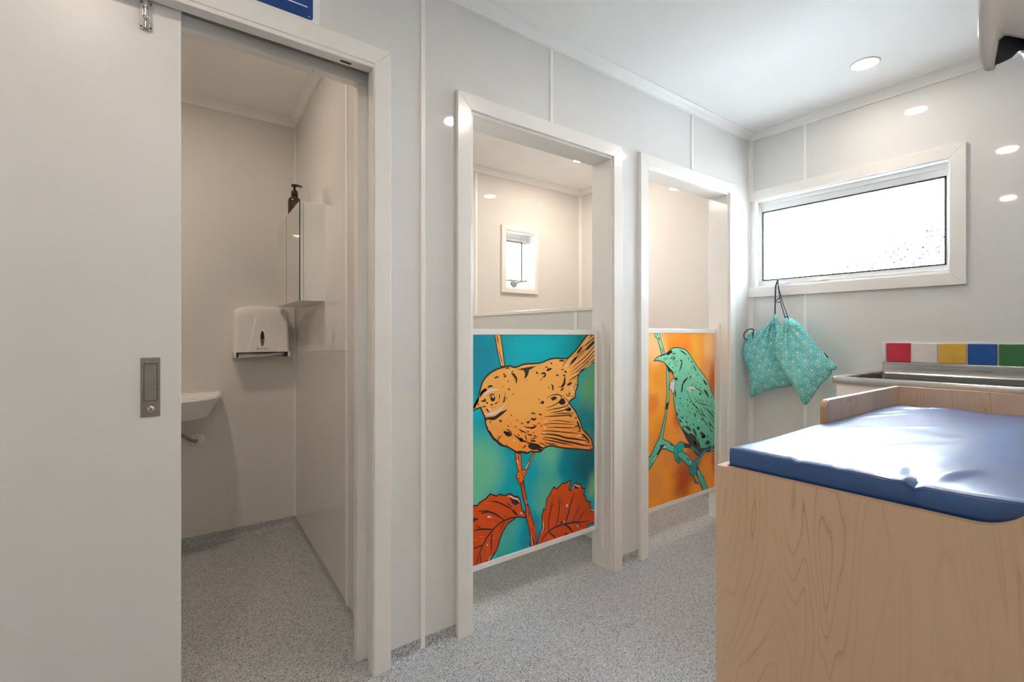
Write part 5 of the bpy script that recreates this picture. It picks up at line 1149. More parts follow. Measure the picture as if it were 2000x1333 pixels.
'ink:3:4969 574 4979 600 4998 653 5027 732 5065 836 5097 940 5125 1042 5146 1145 5162 1246 5170 1359 5171 1483 5167 1619 5158 1767 5152 1879 5147 1954 5145 1991 5160 1993 5165 1956 5175 1882 5190 1771 5210 1622 5219 1484 5219 1356 5210 1240 5194 1134 5172 1029 5143 924 5107 819 5066 714 5036 636 5015 584 5005 558',
'ink:3:5544 568 5558 595 5586 649 5628 731 5683 838 5734 950 5783 1068 5828 1191 5869 1321 5914 1447 5962 1566 6017 1678 6075 1784 6118 1863 6146 1915 6161 1942 6177 1932 6166 1904 6143 1849 6108 1765 6061 1655 6018 1540 5973 1421 5929 1297 5888 1167 5842 1041 5791 921 5736 807 5676 700 5632 620 5603 567 5588 540',
'ink:3:6089 586 6101 604 6125 642 6161 698 6208 773 6264 861 6328 961 6399 1074 6480 1197 6543 1288 6585 1349 6607 1379 6616 1372 6598 1339 6562 1274 6508 1177 6431 1049 6360 936 6297 836 6239 750 6190 676 6152 621 6127 584 6115 566',
'ink:3:6417 458 6436 479 6475 521 6533 583 6612 666 6686 738 6754 800 6819 849 6878 886 6922 914 6951 932 6966 941 6972 931 6958 920 6931 898 6890 866 6836 822 6776 770 6709 709 6636 638 6557 557 6496 497 6456 456 6436 436',
'ink:3:4578 420 4591 410 4617 388 4656 356 4708 313 4762 264 4819 210 4880 151 4939 84 4982 31 5007 0 4970 0 4961 7 4909 48 4842 107 4783 165 4726 218 4673 267 4624 313 4587 348 4562 371 4550 383',
'ink:3:5580 533 5599 522 5637 499 5693 466 5770 419 5845 360 5918 289 5988 208 6050 113 6093 41 6118 0 6077 0 6064 15 6007 75 5936 158 5869 234 5801 300 5731 356 5660 405 5606 442 5569 467 5551 480',
'ink:3:6441 400 6569 299 6695 195 6815 83 6809 75 6677 169 6550 273 6426 379',
'ink:3:5371 265 5436 458 5501 650 5566 842 5501 650 5436 458',
'ink:3:4697 1563 4760 1617 4825 1667 4896 1709 4901 1701 4843 1641 4778 1590 4711 1542',
'ink:3:5238 1490 5289 1625 5343 1759 5406 1888 5414 1884 5369 1746 5316 1612 5259 1480',
'ink:3:5543 110 5633 86 5721 54 5791 0 5624 0 5608 6 5523 46',
'ink:3:5432 645 5404 608 5339 605 5273 638 5246 688 5273 726 5339 729 5404 696',
'ink:3:6134 573 6123 553 6095 550 6067 566 6056 591 6067 611 6095 614 6123 598',
'ink:3:7476 759 7457 731 7412 728 7366 751 7347 787 7366 815 7412 818 7457 795',
'ink:3:4286 40 4276 24 4251 23 4225 37 4215 58 4225 73 4251 74 4276 60',
'white:4:5743 1405 5728 1348 5690 1332 5653 1364 5637 1427 5653 1483 5690 1500 5728 1468',
'pink:4:5471 616 5491 665 5523 701 5568 725 5576 717 5556 667 5523 631 5479 607',
'white:4:6461 243 6445 217 6406 214 6367 236 6351 269 6367 295 6406 298 6445 276',
'pink:4:4156 1059 4161 1041 4172 1007 4188 956 4210 887 4223 824 4230 767 4233 717 4231 671 4216 625 4188 580 4146 543 4094 509 4056 485 4031 469 4018 460 4011 472 4022 482 4044 503 4077 535 4120 577 4151 616 4172 649 4183 682 4184 716 4182 762 4175 815 4167 877 4158 948 4151 1002 4147 1038 4144 1056',
'ink:3:4262 836 4266 820 4275 788 4288 740 4297 673 4295 616 4282 570 4251 541 4215 534 4191 531 4175 528 4167 527 4164 539 4171 543 4185 551 4207 562 4232 575 4243 594 4252 624 4254 670 4248 735 4250 785 4251 818 4251 835',
'pink:4:5991 2109 6007 2127 6040 2163 6088 2217 6154 2291 6214 2336 6270 2351 6319 2329 6343 2284 6369 2257 6400 2240 6440 2231 6494 2230 6542 2210 6578 2175 6599 2127 6606 2070 6612 2029 6615 2001 6617 1988 6606 1985 6603 1999 6596 2025 6586 2066 6573 2117 6552 2151 6524 2171 6487 2179 6435 2180 6385 2192 6342 2217 6308 2254 6288 2293 6269 2300 6234 2290 6180 2255 6108 2193 6053 2146 6017 2115 5999 2099',
'ink:3:6162 2243 6247 2288 6348 2183 6433 2143 6570 1957 6433 2094 6263 2114',
'pink:4:7326 904 7437 858 7539 794 7585 753 7585 716 7513 746 7411 810 7319 892']),
((2.2400, 0.2060), [
'ink:0:1569 8079 1635 7837 1678 6656 1657 6123 1569 5650 1482 5073 1266 4565 1009 3935 657 3560 187 3003 0 2906 0 2151 187 2245 546 2568 995 2971 1222 3167 1568 3147 2276 2831 3191 2283 4077 1642 4664 1130 5030 609 5334 0 5992 0 5985 47 5469 876 4930 1540 4271 2023 3885 2437 3316 2769 2577 3157 1979 3526 1395 3751 1344 3774 1439 4147 1613 4713 1788 5417 1921 5888 1943 6101 1943 7690',
'mint:1:1592 8038 1682 7844 1726 6655 1704 6118 1616 5642 1528 5060 1310 4547 1050 3909 693 3529 217 2965 0 2852 0 2204 160 2284 514 2603 963 3007 1206 3216 1580 3194 2298 2873 3217 2323 4107 1679 4700 1162 5071 633 5387 0 5944 0 5940 31 5430 848 4897 1506 4240 1988 3855 2400 3293 2727 2554 3116 1957 3483 1376 3707 1288 3747 1393 4160 1567 4726 1742 5429 1874 5897 1895 6104 1895 7671',
'ink:0:1088 9850 1159 9520 1352 9121 1569 8612 1202 8608 1043 8993 806 9490 567 9679 535 9850',
'mint:1:1040 9850 1114 9504 1309 9101 1498 8659 1233 8655 1087 9013 844 9520 610 9705 584 9850',
'ink:3:911 9632 975 9594 1017 9537 1038 9461 1023 9448 959 9486 917 9543 896 9620',
'ink:3:1142 9049 1151 9040 1170 9022 1198 8996 1235 8960 1268 8918 1300 8874 1333 8829 1361 8777 1380 8738 1394 8713 1400 8700 1391 8692 1381 8703 1362 8724 1333 8755 1296 8798 1264 8843 1232 8886 1200 8928 1174 8973 1153 9007 1140 9029 1133 9041',
'ink:3:794 9850 818 9819 840 9767 845 9707 835 9702 798 9747 777 9800 772 9850',
'ink:3:1613 5767 1921 5888 1797 5430 1534 5440',
'ink:3:1080 3451 1597 3416 1349 3326 1177 3191 825 2909 741 2991 1051 3279',
'white:4:801 2907 655 2773 497 2658 328 2562 321 2574 467 2708 624 2823 793 2919',
'ink:3:1802 7861 1809 7850 1824 7829 1845 7797 1869 7761 1882 7736 1899 7718 1923 7704 1956 7675 1985 7648 2004 7631 2014 7622 2005 7591 1992 7590 1967 7588 1929 7584 1874 7586 1826 7618 1788 7663 1763 7717 1764 7775 1769 7814 1773 7840 1775 7854',
'ink:0:468 8297 604 8399 735 8478 861 8534 999 8572 1148 8592 1299 8610 1450 8626 1602 8674 1756 8753 1943 8848 2166 8959 2368 9020 2549 9030 2824 9012 3195 8965 3487 8895 3700 8801 3903 8667 4096 8495 4303 8299 4523 8080 4759 7866 5008 7656 5274 7444 5554 7229 5785 7029 5967 6845 6111 6645 6216 6429 6335 6230 6467 6046 6627 5806 6815 5511 6840 5481 6840 2233 6688 2274 6383 2325 6195 2369 6125 2404 6160 2475 6300 2583 6162 2617 5746 2578 5436 2515 5232 2429 4900 2523 4437 2797 4155 2978 4052 3067 3892 3227 3676 3458 3475 3692 3287 3929 3123 4145 2984 4340 2845 4547 2708 4766 2605 4988 2537 5212 2469 5416 2401 5598 2356 5785 2333 5976 2333 6139 2356 6273 2390 6440 2435 6640 2460 6836 2464 7028 2419 7194 2324 7335 2199 7493 2043 7668 1866 7834 1668 7988 1504 8098 1374 8162 1202 8214 989 8254 762 8267 521 8252',
'mint:1:544 8295 630 8360 757 8436 877 8489 1009 8525 1154 8545 1304 8563 1460 8579 1621 8630 1777 8711 1965 8806 2183 8915 2376 8973 2548 8983 2820 8965 3186 8919 3471 8850 3677 8759 3874 8630 4064 8460 4270 8265 4491 8046 4727 7830 4978 7620 5244 7407 5524 7192 5753 6995 5931 6814 6070 6620 6174 6407 6295 6203 6428 6019 6588 5780 6777 5483 6840 5406 6840 2282 6698 2320 6392 2372 6211 2414 6188 2425 6198 2444 6381 2599 6166 2665 5739 2625 5422 2561 5229 2479 4918 2567 4462 2837 4183 3016 4084 3102 3926 3260 3712 3490 3511 3722 3324 3958 3161 4173 3023 4367 2885 4572 2750 4789 2649 5005 2582 5227 2514 5431 2447 5612 2403 5793 2381 5979 2381 6135 2403 6264 2436 6430 2482 6632 2507 6833 2512 7034 2463 7214 2363 7363 2235 7523 2077 7702 1897 7870 1696 8027 1528 8139 1392 8207 1214 8260 995 8301 762 8314 537 8301',
'ink:3:3007 4344 3427 4021 3855 3747 4144 3754 4634 3482 4733 3242 5033 3031 5133 2731 5643 2631 6374 2735 6216 2317 5387 2379 5033 2202 4683 2311 3999 3057 3569 3532',
'ink:3:5100 3738 5121 3732 5163 3721 5225 3705 5305 3686 5371 3648 5441 3607 5519 3568 5595 3501 5650 3440 5687 3399 5706 3379 5683 3319 5657 3318 5604 3318 5525 3317 5422 3330 5333 3376 5251 3426 5177 3483 5130 3566 5098 3626 5076 3666 5065 3686',
'ink:3:5181 3347 5343 3435 5513 3462 5692 3427 5697 3386 5535 3299 5365 3272 5186 3306',
'ink:3:4306 4049 4327 4037 4368 4012 4430 3975 4509 3921 4569 3849 4626 3776 4679 3704 4708 3615 4729 3550 4743 3506 4751 3484 4715 3455 4697 3468 4662 3494 4609 3533 4539 3584 4488 3652 4434 3720 4377 3789 4333 3876 4303 3946 4283 3992 4273 4015',
'ink:3:3531 4281 3555 4277 3604 4270 3676 4259 3770 4235 3850 4191 3927 4146 3997 4099 4051 4032 4091 3982 4118 3949 4131 3932 4108 3890 4088 3895 4049 3905 3989 3919 3911 3937 3840 3976 3767 4019 3690 4062 3616 4126 3564 4182 3529 4219 3511 4237',
'ink:3:5858 3428 5943 3411 6004 3359 6040 3274 6024 3251 5939 3269 5878 3320 5842 3405',
'ink:3:5644 2987 5838 3092 6029 3086 6217 2969 6215 2895 6021 2790 5830 2796 5642 2913',
'ink:3:2675 5206 2743 5126 2774 5032 2766 4924 2741 4914 2672 4993 2642 5087 2649 5196',
'ink:3:2902 4828 2909 4819 2924 4800 2945 4772 2972 4739 2999 4711 3031 4679 3074 4648 3125 4607 3162 4568 3186 4542 3199 4529 3187 4504 3170 4508 3136 4516 3086 4528 3021 4554 2968 4594 2925 4639 2897 4692 2889 4745 2885 4781 2882 4806 2880 4818',
'ink:3:3340 4971 3341 4953 3342 4919 3344 4867 3345 4791 3311 4736 3249 4724 3181 4753 3105 4814 3054 4864 3020 4898 3003 4914 3011 4928 3032 4916 3073 4894 3135 4861 3210 4809 3259 4789 3279 4790 3291 4809 3304 4871 3315 4921 3322 4955 3326 4972',
'ink:3:3502 4616 3612 4562 3707 4487 3788 4390 3778 4376 3669 4430 3574 4505 3493 4601',
'ink:3:4474 4994 4554 4909 4595 4806 4597 4685 4571 4673 4491 4757 4450 4861 4448 4982',
'ink:3:4733 5124 4786 5067 4809 4998 4802 4918 4783 4910 4729 4967 4706 5035 4713 5116',
'ink:3:5201 4611 5297 4562 5370 4488 5420 4387 5405 4370 5309 4419 5237 4493 5186 4594',
'ink:3:4346 4343 4409 4306 4450 4249 4469 4174 4454 4162 4391 4199 4350 4255 4331 4331',
'ink:3:4020 5734 4061 5701 4065 5664 4035 5620 4011 5617 3971 5649 3966 5687 3997 5730',
'ink:3:2991 6049 3015 6000 3018 5949 3000 5897 2986 5896 2962 5945 2959 5996 2977 6048',
'ink:3:2956 5740 3001 5718 3032 5682 3049 5631 3039 5621 2994 5644 2963 5680 2946 5731',
'ink:3:5215 6122 5156 6044 5080 6011 4988 6024 4977 6054 5036 6132 5111 6165 5203 6152',
'ink:3:5500 6338 5527 6329 5580 6310 5660 6282 5762 6232 5846 6162 5919 6089 5976 6010 6006 5923 6027 5861 6041 5820 6048 5799 6016 5774 6000 5788 5968 5815 5921 5857 5860 5908 5804 5964 5741 6024 5667 6085 5588 6163 5533 6232 5496 6277 5478 6300',
'ink:3:3209 6806 3216 6787 3231 6750 3252 6695 3272 6615 3267 6534 3249 6460 3215 6394 3162 6355 3126 6330 3101 6313 3089 6305 3063 6328 3069 6342 3079 6372 3095 6415 3112 6467 3127 6509 3139 6556 3143 6613 3150 6685 3163 6744 3172 6783 3177 6803',
'ink:3:4737 4130 4851 4061 4951 3973 5037 3867 5028 3855 4914 3924 4814 4011 4728 4117',
'ink:3:6212 3146 6238 3189 6273 3204 6318 3191 6324 3173 6299 3131 6264 3116 6219 3128',
'ink:3:5240 4098 5267 4074 5276 4045 5266 4009 5254 4005 5227 4028 5219 4058 5228 4094',
'ink:3:3270 4350 3346 4299 3401 4228 3434 4138 3420 4125 3343 4176 3289 4246 3255 4337',
'ink:3:2515 6521 2568 6371 2583 6215 2561 6056 2536 6053 2483 6204 2468 6359 2490 6519',
'ink:3:4790 3357 4881 3307 4947 3232 4990 3132 4974 3115 4884 3166 4818 3241 4775 3341',
'ink:3:6648 3381 6690 3340 6708 3288 6702 3227 6686 3220 6644 3262 6626 3314 6632 3375',
'ink:3:4451 3264 4560 3206 4625 3112 4648 2983 4619 2959 4511 3017 4445 3111 4422 3240',
'ink:3:6416 2479 6470 2602 6559 2678 6682 2707 6705 2676 6650 2553 6561 2477 6438 2448',
'ink:3:3792 7176 3778 7161 3750 7131 3707 7086 3650 7025 3593 6975 3536 6939 3482 6907 3439 6885 3404 6858 3369 6821 3326 6779 3279 6723 3243 6679 3219 6649 3207 6635 3178 6652 3184 6671 3195 6709 3211 6765 3235 6843 3267 6914 3315 6968 3368 7012 3419 7040 3469 7068 3524 7102 3589 7132 3662 7162 3718 7185 3755 7200 3774 7207',
'ink:3:3899 7103 3970 7181 4054 7240 4150 7278 4158 7264 4086 7186 4002 7127 3907 7089',
'ink:3:2940 8278 2955 8278 2985 8276 3029 8274 3093 8270 3149 8246 3191 8200 3211 8136 3204 8069 3192 8008 3173 7948 3148 7889 3118 7833 3088 7778 3052 7727 3014 7675 2975 7623 2945 7584 2926 7558 2916 7545 2894 7560 2900 7575 2912 7606 2929 7652 2953 7714 2975 7775 2999 7835 3029 7889 3057 7941 3078 7990 3094 8039 3105 8087 3110 8130 3109 8155 3099 8175 3071 8197 3019 8217 2977 8233 2949 8244 2935 8249',
'ink:3:2940 8863 2966 8856 3017 8844 3094 8826 3197 8799 3294 8760 3389 8717 3481 8672 3566 8615 3628 8571 3670 8542 3691 8528 3683 8511 3660 8520 3613 8538 3543 8565 3451 8602 3360 8646 3268 8687 3172 8725 3077 8772 3006 8808 2958 8832 2934 8844',
'ink:3:4176 8190 4229 8166 4256 8123 4259 8061 4243 8048 4190 8073 4163 8116 4160 8178',
'ink:3:4370 7916 4491 7799 4589 7663 4666 7508 4651 7495 4530 7612 4432 7748 4356 7903',
'ink:3:4189 7819 4214 7770 4221 7718 4208 7663 4196 7661 4171 7711 4164 7762 4176 7817',
'ink:3:3802 8382 3848 8358 3880 8320 3898 8267 3888 8258 3842 8282 3810 8320 3792 8372',
'ink:3:5423 6976 5441 6967 5476 6949 5530 6922 5598 6882 5654 6832 5711 6785 5768 6740 5814 6680 5849 6634 5873 6604 5885 6589 5866 6560 5849 6566 5815 6579 5763 6599 5693 6625 5633 6673 5574 6722 5515 6775 5468 6843 5435 6897 5413 6932 5402 6950',
'ink:3:2027 8338 2067 8407 2122 8457 2192 8490 2201 8477 2160 8409 2105 8358 2036 8326',
'ink:3:2206 8575 2215 8584 2232 8604 2258 8633 2296 8674 2345 8696 2397 8701 2451 8689 2502 8657 2538 8632 2561 8616 2573 8607 2568 8596 2555 8600 2528 8608 2487 8621 2436 8639 2394 8648 2356 8645 2320 8630 2279 8604 2246 8584 2224 8571 2213 8565',
'ink:3:2569 8136 2623 8182 2684 8213 2751 8228 2756 8218 2701 8172 2641 8141 2573 8126',
'ink:3:1341 8330 1394 8388 1455 8435 1523 8471 1528 8463 1475 8404 1415 8357 1346 8322',
'ink:3:1458 8259 1511 8330 1574 8391 1645 8440 1651 8433 1597 8362 1535 8302 1463 8252',
'ink:3:1695 8440 1744 8419 1783 8385 1813 8337 1807 8329 1758 8350 1718 8384 1688 8431',
'ink:3:1643 8022 1663 8010 1703 7986 1763 7950 1842 7902 1919 7853 1992 7799 2067 7748 2144 7698 2214 7653 2272 7605 2324 7564 2370 7530 2406 7505 2429 7488 2441 7479 2429 7451 2415 7456 2388 7465 2347 7478 2293 7496 2230 7520 2159 7548 2087 7592 2008 7644 1930 7698 1854 7754 1785 7820 1721 7891 1674 7945 1642 7980 1626 7998',
'ink:3:2483 7197 2567 7243 2643 7229 2710 7158 2705 7119 2620 7074 2544 7087 2477 7158',
'ink:3:2646 7253 2682 7174 2697 7092 2692 7005 2678 7002 2642 7080 2627 7162 2632 7250',
'ink:3:4146 7224 4065 7162 3976 7115 3881 7084 3876 7094 3958 7156 4046 7203 4142 7234',
'ink:3:4148 7545 4175 7556 4191 7546 4196 7515 4189 7501 4161 7490 4145 7500 4140 7531',
'ink:3:4888 7389 4887 7336 4870 7289 4838 7249 4827 7254 4828 7307 4844 7354 4877 7394',
'ink:3:4687 7290 4717 7269 4733 7240 4737 7202 4729 7197 4699 7217 4683 7247 4679 7284',
'ink:3:1635 8658 2098 8869 2255 8731 1766 8548',
'ink:3:2541 8366 2486 8267 2354 8230 2222 8275 2168 8376 2222 8474 2354 8512 2486 8467',
'mint:4:2516 8366 2485 8300 2404 8261 2304 8264 2223 8308 2192 8376 2223 8441 2304 8481 2404 8478 2485 8434',
'ink:5:2462 8379 2430 8322 2354 8301 2277 8327 2246 8385 2277 8441 2354 8463 2430 8437',
'white:6:2372 8403 2351 8375 2311 8377 2291 8405 2311 8433 2351 8432',
'ink:3:2049 8143 2037 8120 2009 8112 1981 8122 1969 8146 1981 8168 2009 8177 2037 8166',
'ink:3:1938 8039 1927 8017 1898 8008 1870 8019 1859 8042 1870 8064 1898 8073 1927 8062',
'ink:3:2462 8115 2450 8093 2421 8084 2393 8095 2381 8118 2393 8141 2421 8149 2450 8139',
'ink:3:2566 8017 2554 7994 2525 7986 2497 7996 2485 8020 2497 8042 2525 8051 2554 8040',
'ink:3:2318 7836 2306 7814 2277 7805 2249 7816 2237 7839 2249 7862 2277 7870 2306 7860',
'ink:3:2680 7917 2668 7894 2639 7886 2610 7897 2598 7920 2610 7943 2639 7951 2668 7941',
'ink:3:2589 7608 2577 7585 2548 7577 2519 7588 2507 7611 2519 7634 2548 7642 2577 7631',
'ink:3:1197 8515 1186 8493 1159 8485 1132 8495 1120 8517 1132 8539 1159 8548 1186 8538',
'ink:3:899 8365 888 8344 861 8335 834 8345 823 8368 834 8390 861 8398 888 8388',
'ink:3:3922 7408 3909 7385 3879 7377 3848 7388 3835 7412 3848 7436 3879 7444 3909 7433',
'ink:3:4877 6793 4864 6769 4832 6761 4801 6773 4787 6798 4801 6821 4832 6830 4864 6818',
'ink:3:5153 6691 5140 6667 5108 6659 5076 6671 5063 6696 5076 6719 5108 6728 5140 6716',
'ink:3:4285 6715 4272 6692 4241 6684 4210 6695 4197 6720 4210 6743 4241 6751 4272 6739',
'ink:3:4678 6634 4665 6611 4634 6603 4602 6615 4589 6640 4602 6663 4634 6671 4665 6659',
'ink:3:4241 5226 4226 5201 4192 5194 4158 5208 4144 5235 4158 5259 4192 5267 4226 5253',
'ink:3:3830 5146 3816 5122 3783 5114 3749 5128 3736 5155 3749 5179 3783 5187 3816 5173',
'ink:3:4047 5000 4033 4975 3999 4968 3965 4982 3951 5009 3965 5033 3999 5041 4033 5027',
'ink:3:2960 5255 2947 5231 2914 5223 2882 5237 2869 5263 2882 5287 2914 5295 2947 5281',
'ink:3:3687 4825 3673 4801 3640 4794 3607 4808 3593 4835 3607 4859 3640 4866 3673 4852',
'ink:3:6400 5773 6385 5747 6348 5739 6310 5753 6295 5781 6310 5807 6348 5815 6385 5801',
'ink:3:4338 6368 4324 6343 4290 6335 4256 6348 4242 6375 4256 6400 4290 6408 4324 6395',
'ink:3:3758 5822 3745 5797 3711 5790 3678 5803 3664 5830 3678 5854 3711 5862 3745 5849',
'ink:3:4633 5625 4619 5600 4584 5592 4550 5605 4535 5633 4550 5657 4584 5665 4619 5652',
'ink:3:3309 5457 3295 5433 3263 5425 3230 5439 3216 5465 3230 5490 3263 5497 3295 5484',
'ink:3:3878 5519 3864 5494 3831 5487 3797 5500 3783 5527 3797 5552 3831 5559 3864 5546',
'ink:3:3830 5425 3816 5401 3783 5393 3749 5407 3736 5434 3749 5458 3783 5466 3816 5452',
'ink:3:4982 4853 4967 4828 4932 4820 4897 4835 4883 4862 4897 4887 4932 4895 4967 4880',
'ink:3:4095 4279 4081 4255 4047 4248 4013 4262 3999 4290 4013 4314 4047 4321 4081 4306',
'ink:3:5771 4137 5756 4112 5720 4105 5684 4120 5669 4149 5684 4174 5720 4181 5756 4166',
'ink:3:3711 4684 3697 4659 3664 4652 3630 4666 3617 4693 3630 4718 3664 4725 3697 4711',
'ink:3:5133 6486 5118 6461 5083 6452 5048 6465 5033 6493 5048 6518 5083 6527 5118 6514',
'ink:3:4658 6630 4644 6605 4609 6597 4574 6610 4560 6637 4574 6662 4609 6670 4644 6657',
'ink:3:5849 3213 5834 3188 5798 3182 5762 3198 5747 3226 5762 3251 5798 3257 5834 3242',
'ink:3:5386 3128 5372 3104 5336 3097 5300 3113 5286 3141 5300 3166 5336 3172 5372 3157',
'ink:3:5045 3960 4997 3890 4882 3873 4768 3917 4721 3997 4768 4066 4882 4084 4997 4040',
'ink:2:1921 6698 2009 6974 2187 7153 2412 7209 2525 7067 2457 6574 2376 6311 2210 6323 2120 6496 1965 6601',
'lilac:3:1956 6700 2039 6957 2205 7123 2399 7171 2490 7057 2425 6581 2352 6346 2231 6355 2146 6519 1991 6624',
'ink:4:2208 7007 2213 7012 2223 7022 2238 7037 2259 7057 2286 7067 2313 7067 2340 7058 2362 7039 2377 7024 2387 7015 2392 7010 2388 7003 2381 7006 2369 7011 2350 7019 2327 7029 2309 7034 2291 7034 2272 7028 2249 7017 2231 7008 2218 7003 2212 7000',
'teal:4:2393 5987 2440 5898 2478 5805 2506 5706 2499 5703 2452 5792 2414 5886 2386 5984',
'ink:3:3693 6389 3710 6363 3743 6313 3794 6237 3861 6136 3936 6034 4018 5932 4109 5829 4207 5725 4302 5631 4394 5549 4483 5477 4569 5414 4652 5351 4733 5291 4811 5232 4886 5175 4966 5099 5049 5008 5135 4900 5223 4777 5321 4657 5428 4539 5546 4423 5674 4309 5801 4193 5929 4079 6058 3966 6187 3854 6302 3759 6403 3682 6489 3622 6561 3579 6616 3546 6652 3525 6670 3514 6664 3501 6645 3511 6608 3532 6553 3562 6479 3603 6390 3660 6286 3735 6168 3826 6035 3934 5903 4042 5771 4153 5640 4264 5511 4380 5392 4498 5283 4618 5183 4741 5095 4864 5011 4970 4930 5058 4854 5129 4780 5185 4703 5243 4622 5304 4539 5366 4452 5431 4364 5508 4273 5596 4179 5694 4083 5802 3995 5910 3915 6016 3843 6121 3779 6225 3730 6303 3698 6355 3682 6381',
'ink:3:4512 6547 4546 6535 4613 6512 4713 6476 4846 6428 4972 6373 5095 6318 5213 6263 5324 6201 5408 6155 5464 6124 5491 6108 5487 6097 5457 6108 5399 6132 5311 6168 5194 6216 5076 6270 4954 6324 4828 6379 4700 6440 4604 6487 4540 6519 4508 6535',
'ink:3:4220 6225 4244 6196 4291 6139 4361 6053 4455 5939 4547 5840 4637 5757 4725 5688 4811 5632 4900 5583 4993 5540 5089 5504 5189 5474 5297 5445 5411 5418 5532 5391 5661 5366 5791 5337 5923 5308 6058 5279 6196 5249 6298 5227 6367 5212 6401 5205 6400 5195 6365 5200 6296 5212 6192 5230 6054 5254 5918 5277 5785 5300 5653 5324 5525 5349 5403 5376 5288 5404 5180 5433 5078 5463 4979 5500 4884 5545 4792 5596 4704 5654 4616 5728 4527 5818 4438 5922 4348 6041 4280 6130 4236 6189 4213 6218',
'ink:3:4735 5946 4755 5928 4793 5890 4851 5834 4928 5761 5026 5687 5145 5612 5287 5537 5451 5459 5574 5399 5655 5358 5696 5338 5693 5330 5651 5348 5567 5382 5441 5434 5275 5507 5131 5583 5010 5660 4912 5740 4839 5821 4785 5881 4748 5920 4730 5940',
'ink:3:5161 5814 5312 5686 5457 5550 5594 5404 5589 5398 5438 5526 5293 5662 5156 5808',
'ink:3:5686 5715 5702 5703 5733 5680 5779 5646 5837 5594 5875 5547 5894 5503 5889 5464 5862 5439 5844 5423 5832 5413 5826 5407 5821 5413 5826 5420 5836 5432 5851 5452 5869 5474 5868 5497 5852 5528 5817 5571 5761 5622 5721 5666 5695 5694 5682 5709',
'ink:3:6352 5467 6346 5401 6328 5339 6299 5281 6291 5284 6296 5350 6314 5412 6343 5470',
'ink:3:5077 5277 5102 5249 5150 5192 5223 5106 5318 4990 5410 4884 5503 4790 5596 4707 5688 4630 5757 4573 5804 4534 5827 4515 5820 4504 5795 4520 5745 4553 5670 4602 5569 4668 5472 4751 5377 4848 5283 4957 5196 5081 5132 5175 5090 5238 5068 5269',
'ink:3:5390 5263 5501 5168 5604 5062 5697 4946 5691 4940 5580 5035 5477 5141 5384 5257',
'ink:3:5569 5235 5614 5206 5703 5148 5838 5062 6018 4946 6197 4813 6379 4668 6564 4512 6748 4340 6840 4253 6840 4215 6725 4311 6535 4472 6351 4627 6170 4771 5992 4904 5821 5032 5692 5128 5606 5192 5563 5224',
'ink:3:5853 5165 5883 5141 5943 5094 6034 5024 6155 4930 6287 4827 6433 4718 6593 4603 6765 4479 6840 4422 6840 4392 6748 4451 6572 4568 6411 4683 6265 4793 6134 4899 6019 5003 5933 5080 5875 5131 5847 5157',
'ink:3:6297 4993 6546 4829 6786 4654 6840 4611 6840 4573 6767 4622 6526 4797 6292 4985',
'ink:3:6563 5204 6724 5078 6840 4973 6840 4924 6701 5049 6557 5197',
'ink:3:5983 4746 6015 4722 6079 4674 6176 4603 6305 4508 6433 4401 6563 4288 6695 4168 6826 4038 6840 4024 6840 3984 6806 4013 6668 4134 6537 4253 6407 4366 6280 4473 6159 4578 6068 4657 6007 4710 5977 4737',
'ink:3:6012 4222 6144 4140 6258 4035 6354 3906 6341 3890 6209 3972 6095 4077 6000 4206',
'ink:3:5879 4378 5925 4344 6017 4277 6154 4175 6334 4034 6494 3906 6637 3795 6759 3696 6840 3631 6840 3592 6737 3661 6609 3753 6466 3865 6306 3993 6130 4140 6001 4254 5915 4330 5872 4368',
'ink:3:6168 3779 6264 3721 6343 3643 6406 3546 6395 3533 6300 3591 6221 3669 6158 3766',
'ink:3:5187 4882 5332 4808 5468 4718 5595 4611 5588 4600 5443 4674 5307 4764 5181 4871',
'ink:3:5136 5113 5295 4983 5448 4844 5594 4695 5589 4689 5429 4819 5277 4959 5131 5107',
'ink:3:4590 5369 4672 5354 4738 5310 4788 5238 4777 5218 4695 5233 4629 5277 4579 5350',
'ink:3:4295 5562 4376 5532 4442 5480 4491 5404 4480 5388 4399 5418 4334 5471 4285 5546',
'white:4:3639 6529 3671 6535 3733 6548 3827 6568 3954 6590 4080 6588 4201 6577 4319 6557 4428 6513 4508 6479 4561 6457 4587 6446 4581 6416 4553 6418 4496 6422 4411 6428 4299 6436 4188 6453 4074 6463 3956 6465 3831 6475 3736 6486 3672 6494 3640 6497',
'white:4:4105 6356 4067 6319 3975 6309 3883 6332 3845 6374 3883 6411 3975 6421 4067 6398',
'white:4:3553 5741 3537 5709 3498 5699 3459 5716 3443 5750 3459 5782 3498 5793 3537 5776',
'white:4:3506 5398 3490 5366 3451 5356 3412 5373 3395 5408 3412 5440 3451 5450 3490 5433',
'white:4:2738 5480 2723 5449 2685 5439 2647 5455 2631 5490 2647 5521 2685 5531 2723 5514',
'white:4:4966 4440 4949 4408 4907 4398 4866 4416 4849 4452 4866 4485 4907 4495 4949 4476',
'white:4:5421 5516 5403 5483 5361 5472 5319 5490 5302 5526 5319 5559 5361 5570 5403 5552',
'white:4:5319 4604 5302 4571 5260 4561 5218 4580 5200 4616 5218 4649 5260 4659 5302 4641',
'white:4:4298 7343 4378 7303 4435 7239 4469 7151 4453 7134 4373 7174 4316 7238 4282 7326',
'ink:4:2426 3160 3005 3435 3441 3268 4077 3063 4467 2860 5164 2362 4930 2347 4077 2846 3378 2981 3222 2793 2851 2755 2760 2477 3191 2265 2851 2080 2517 2314 2324 2795',
'teal:5:2460 3131 3007 3391 3427 3229 4061 3025 4446 2825 5111 2377 4940 2389 4092 2885 3362 3026 3201 2832 2821 2793 2710 2456 3116 2263 2854 2128 2550 2341 2367 2798',
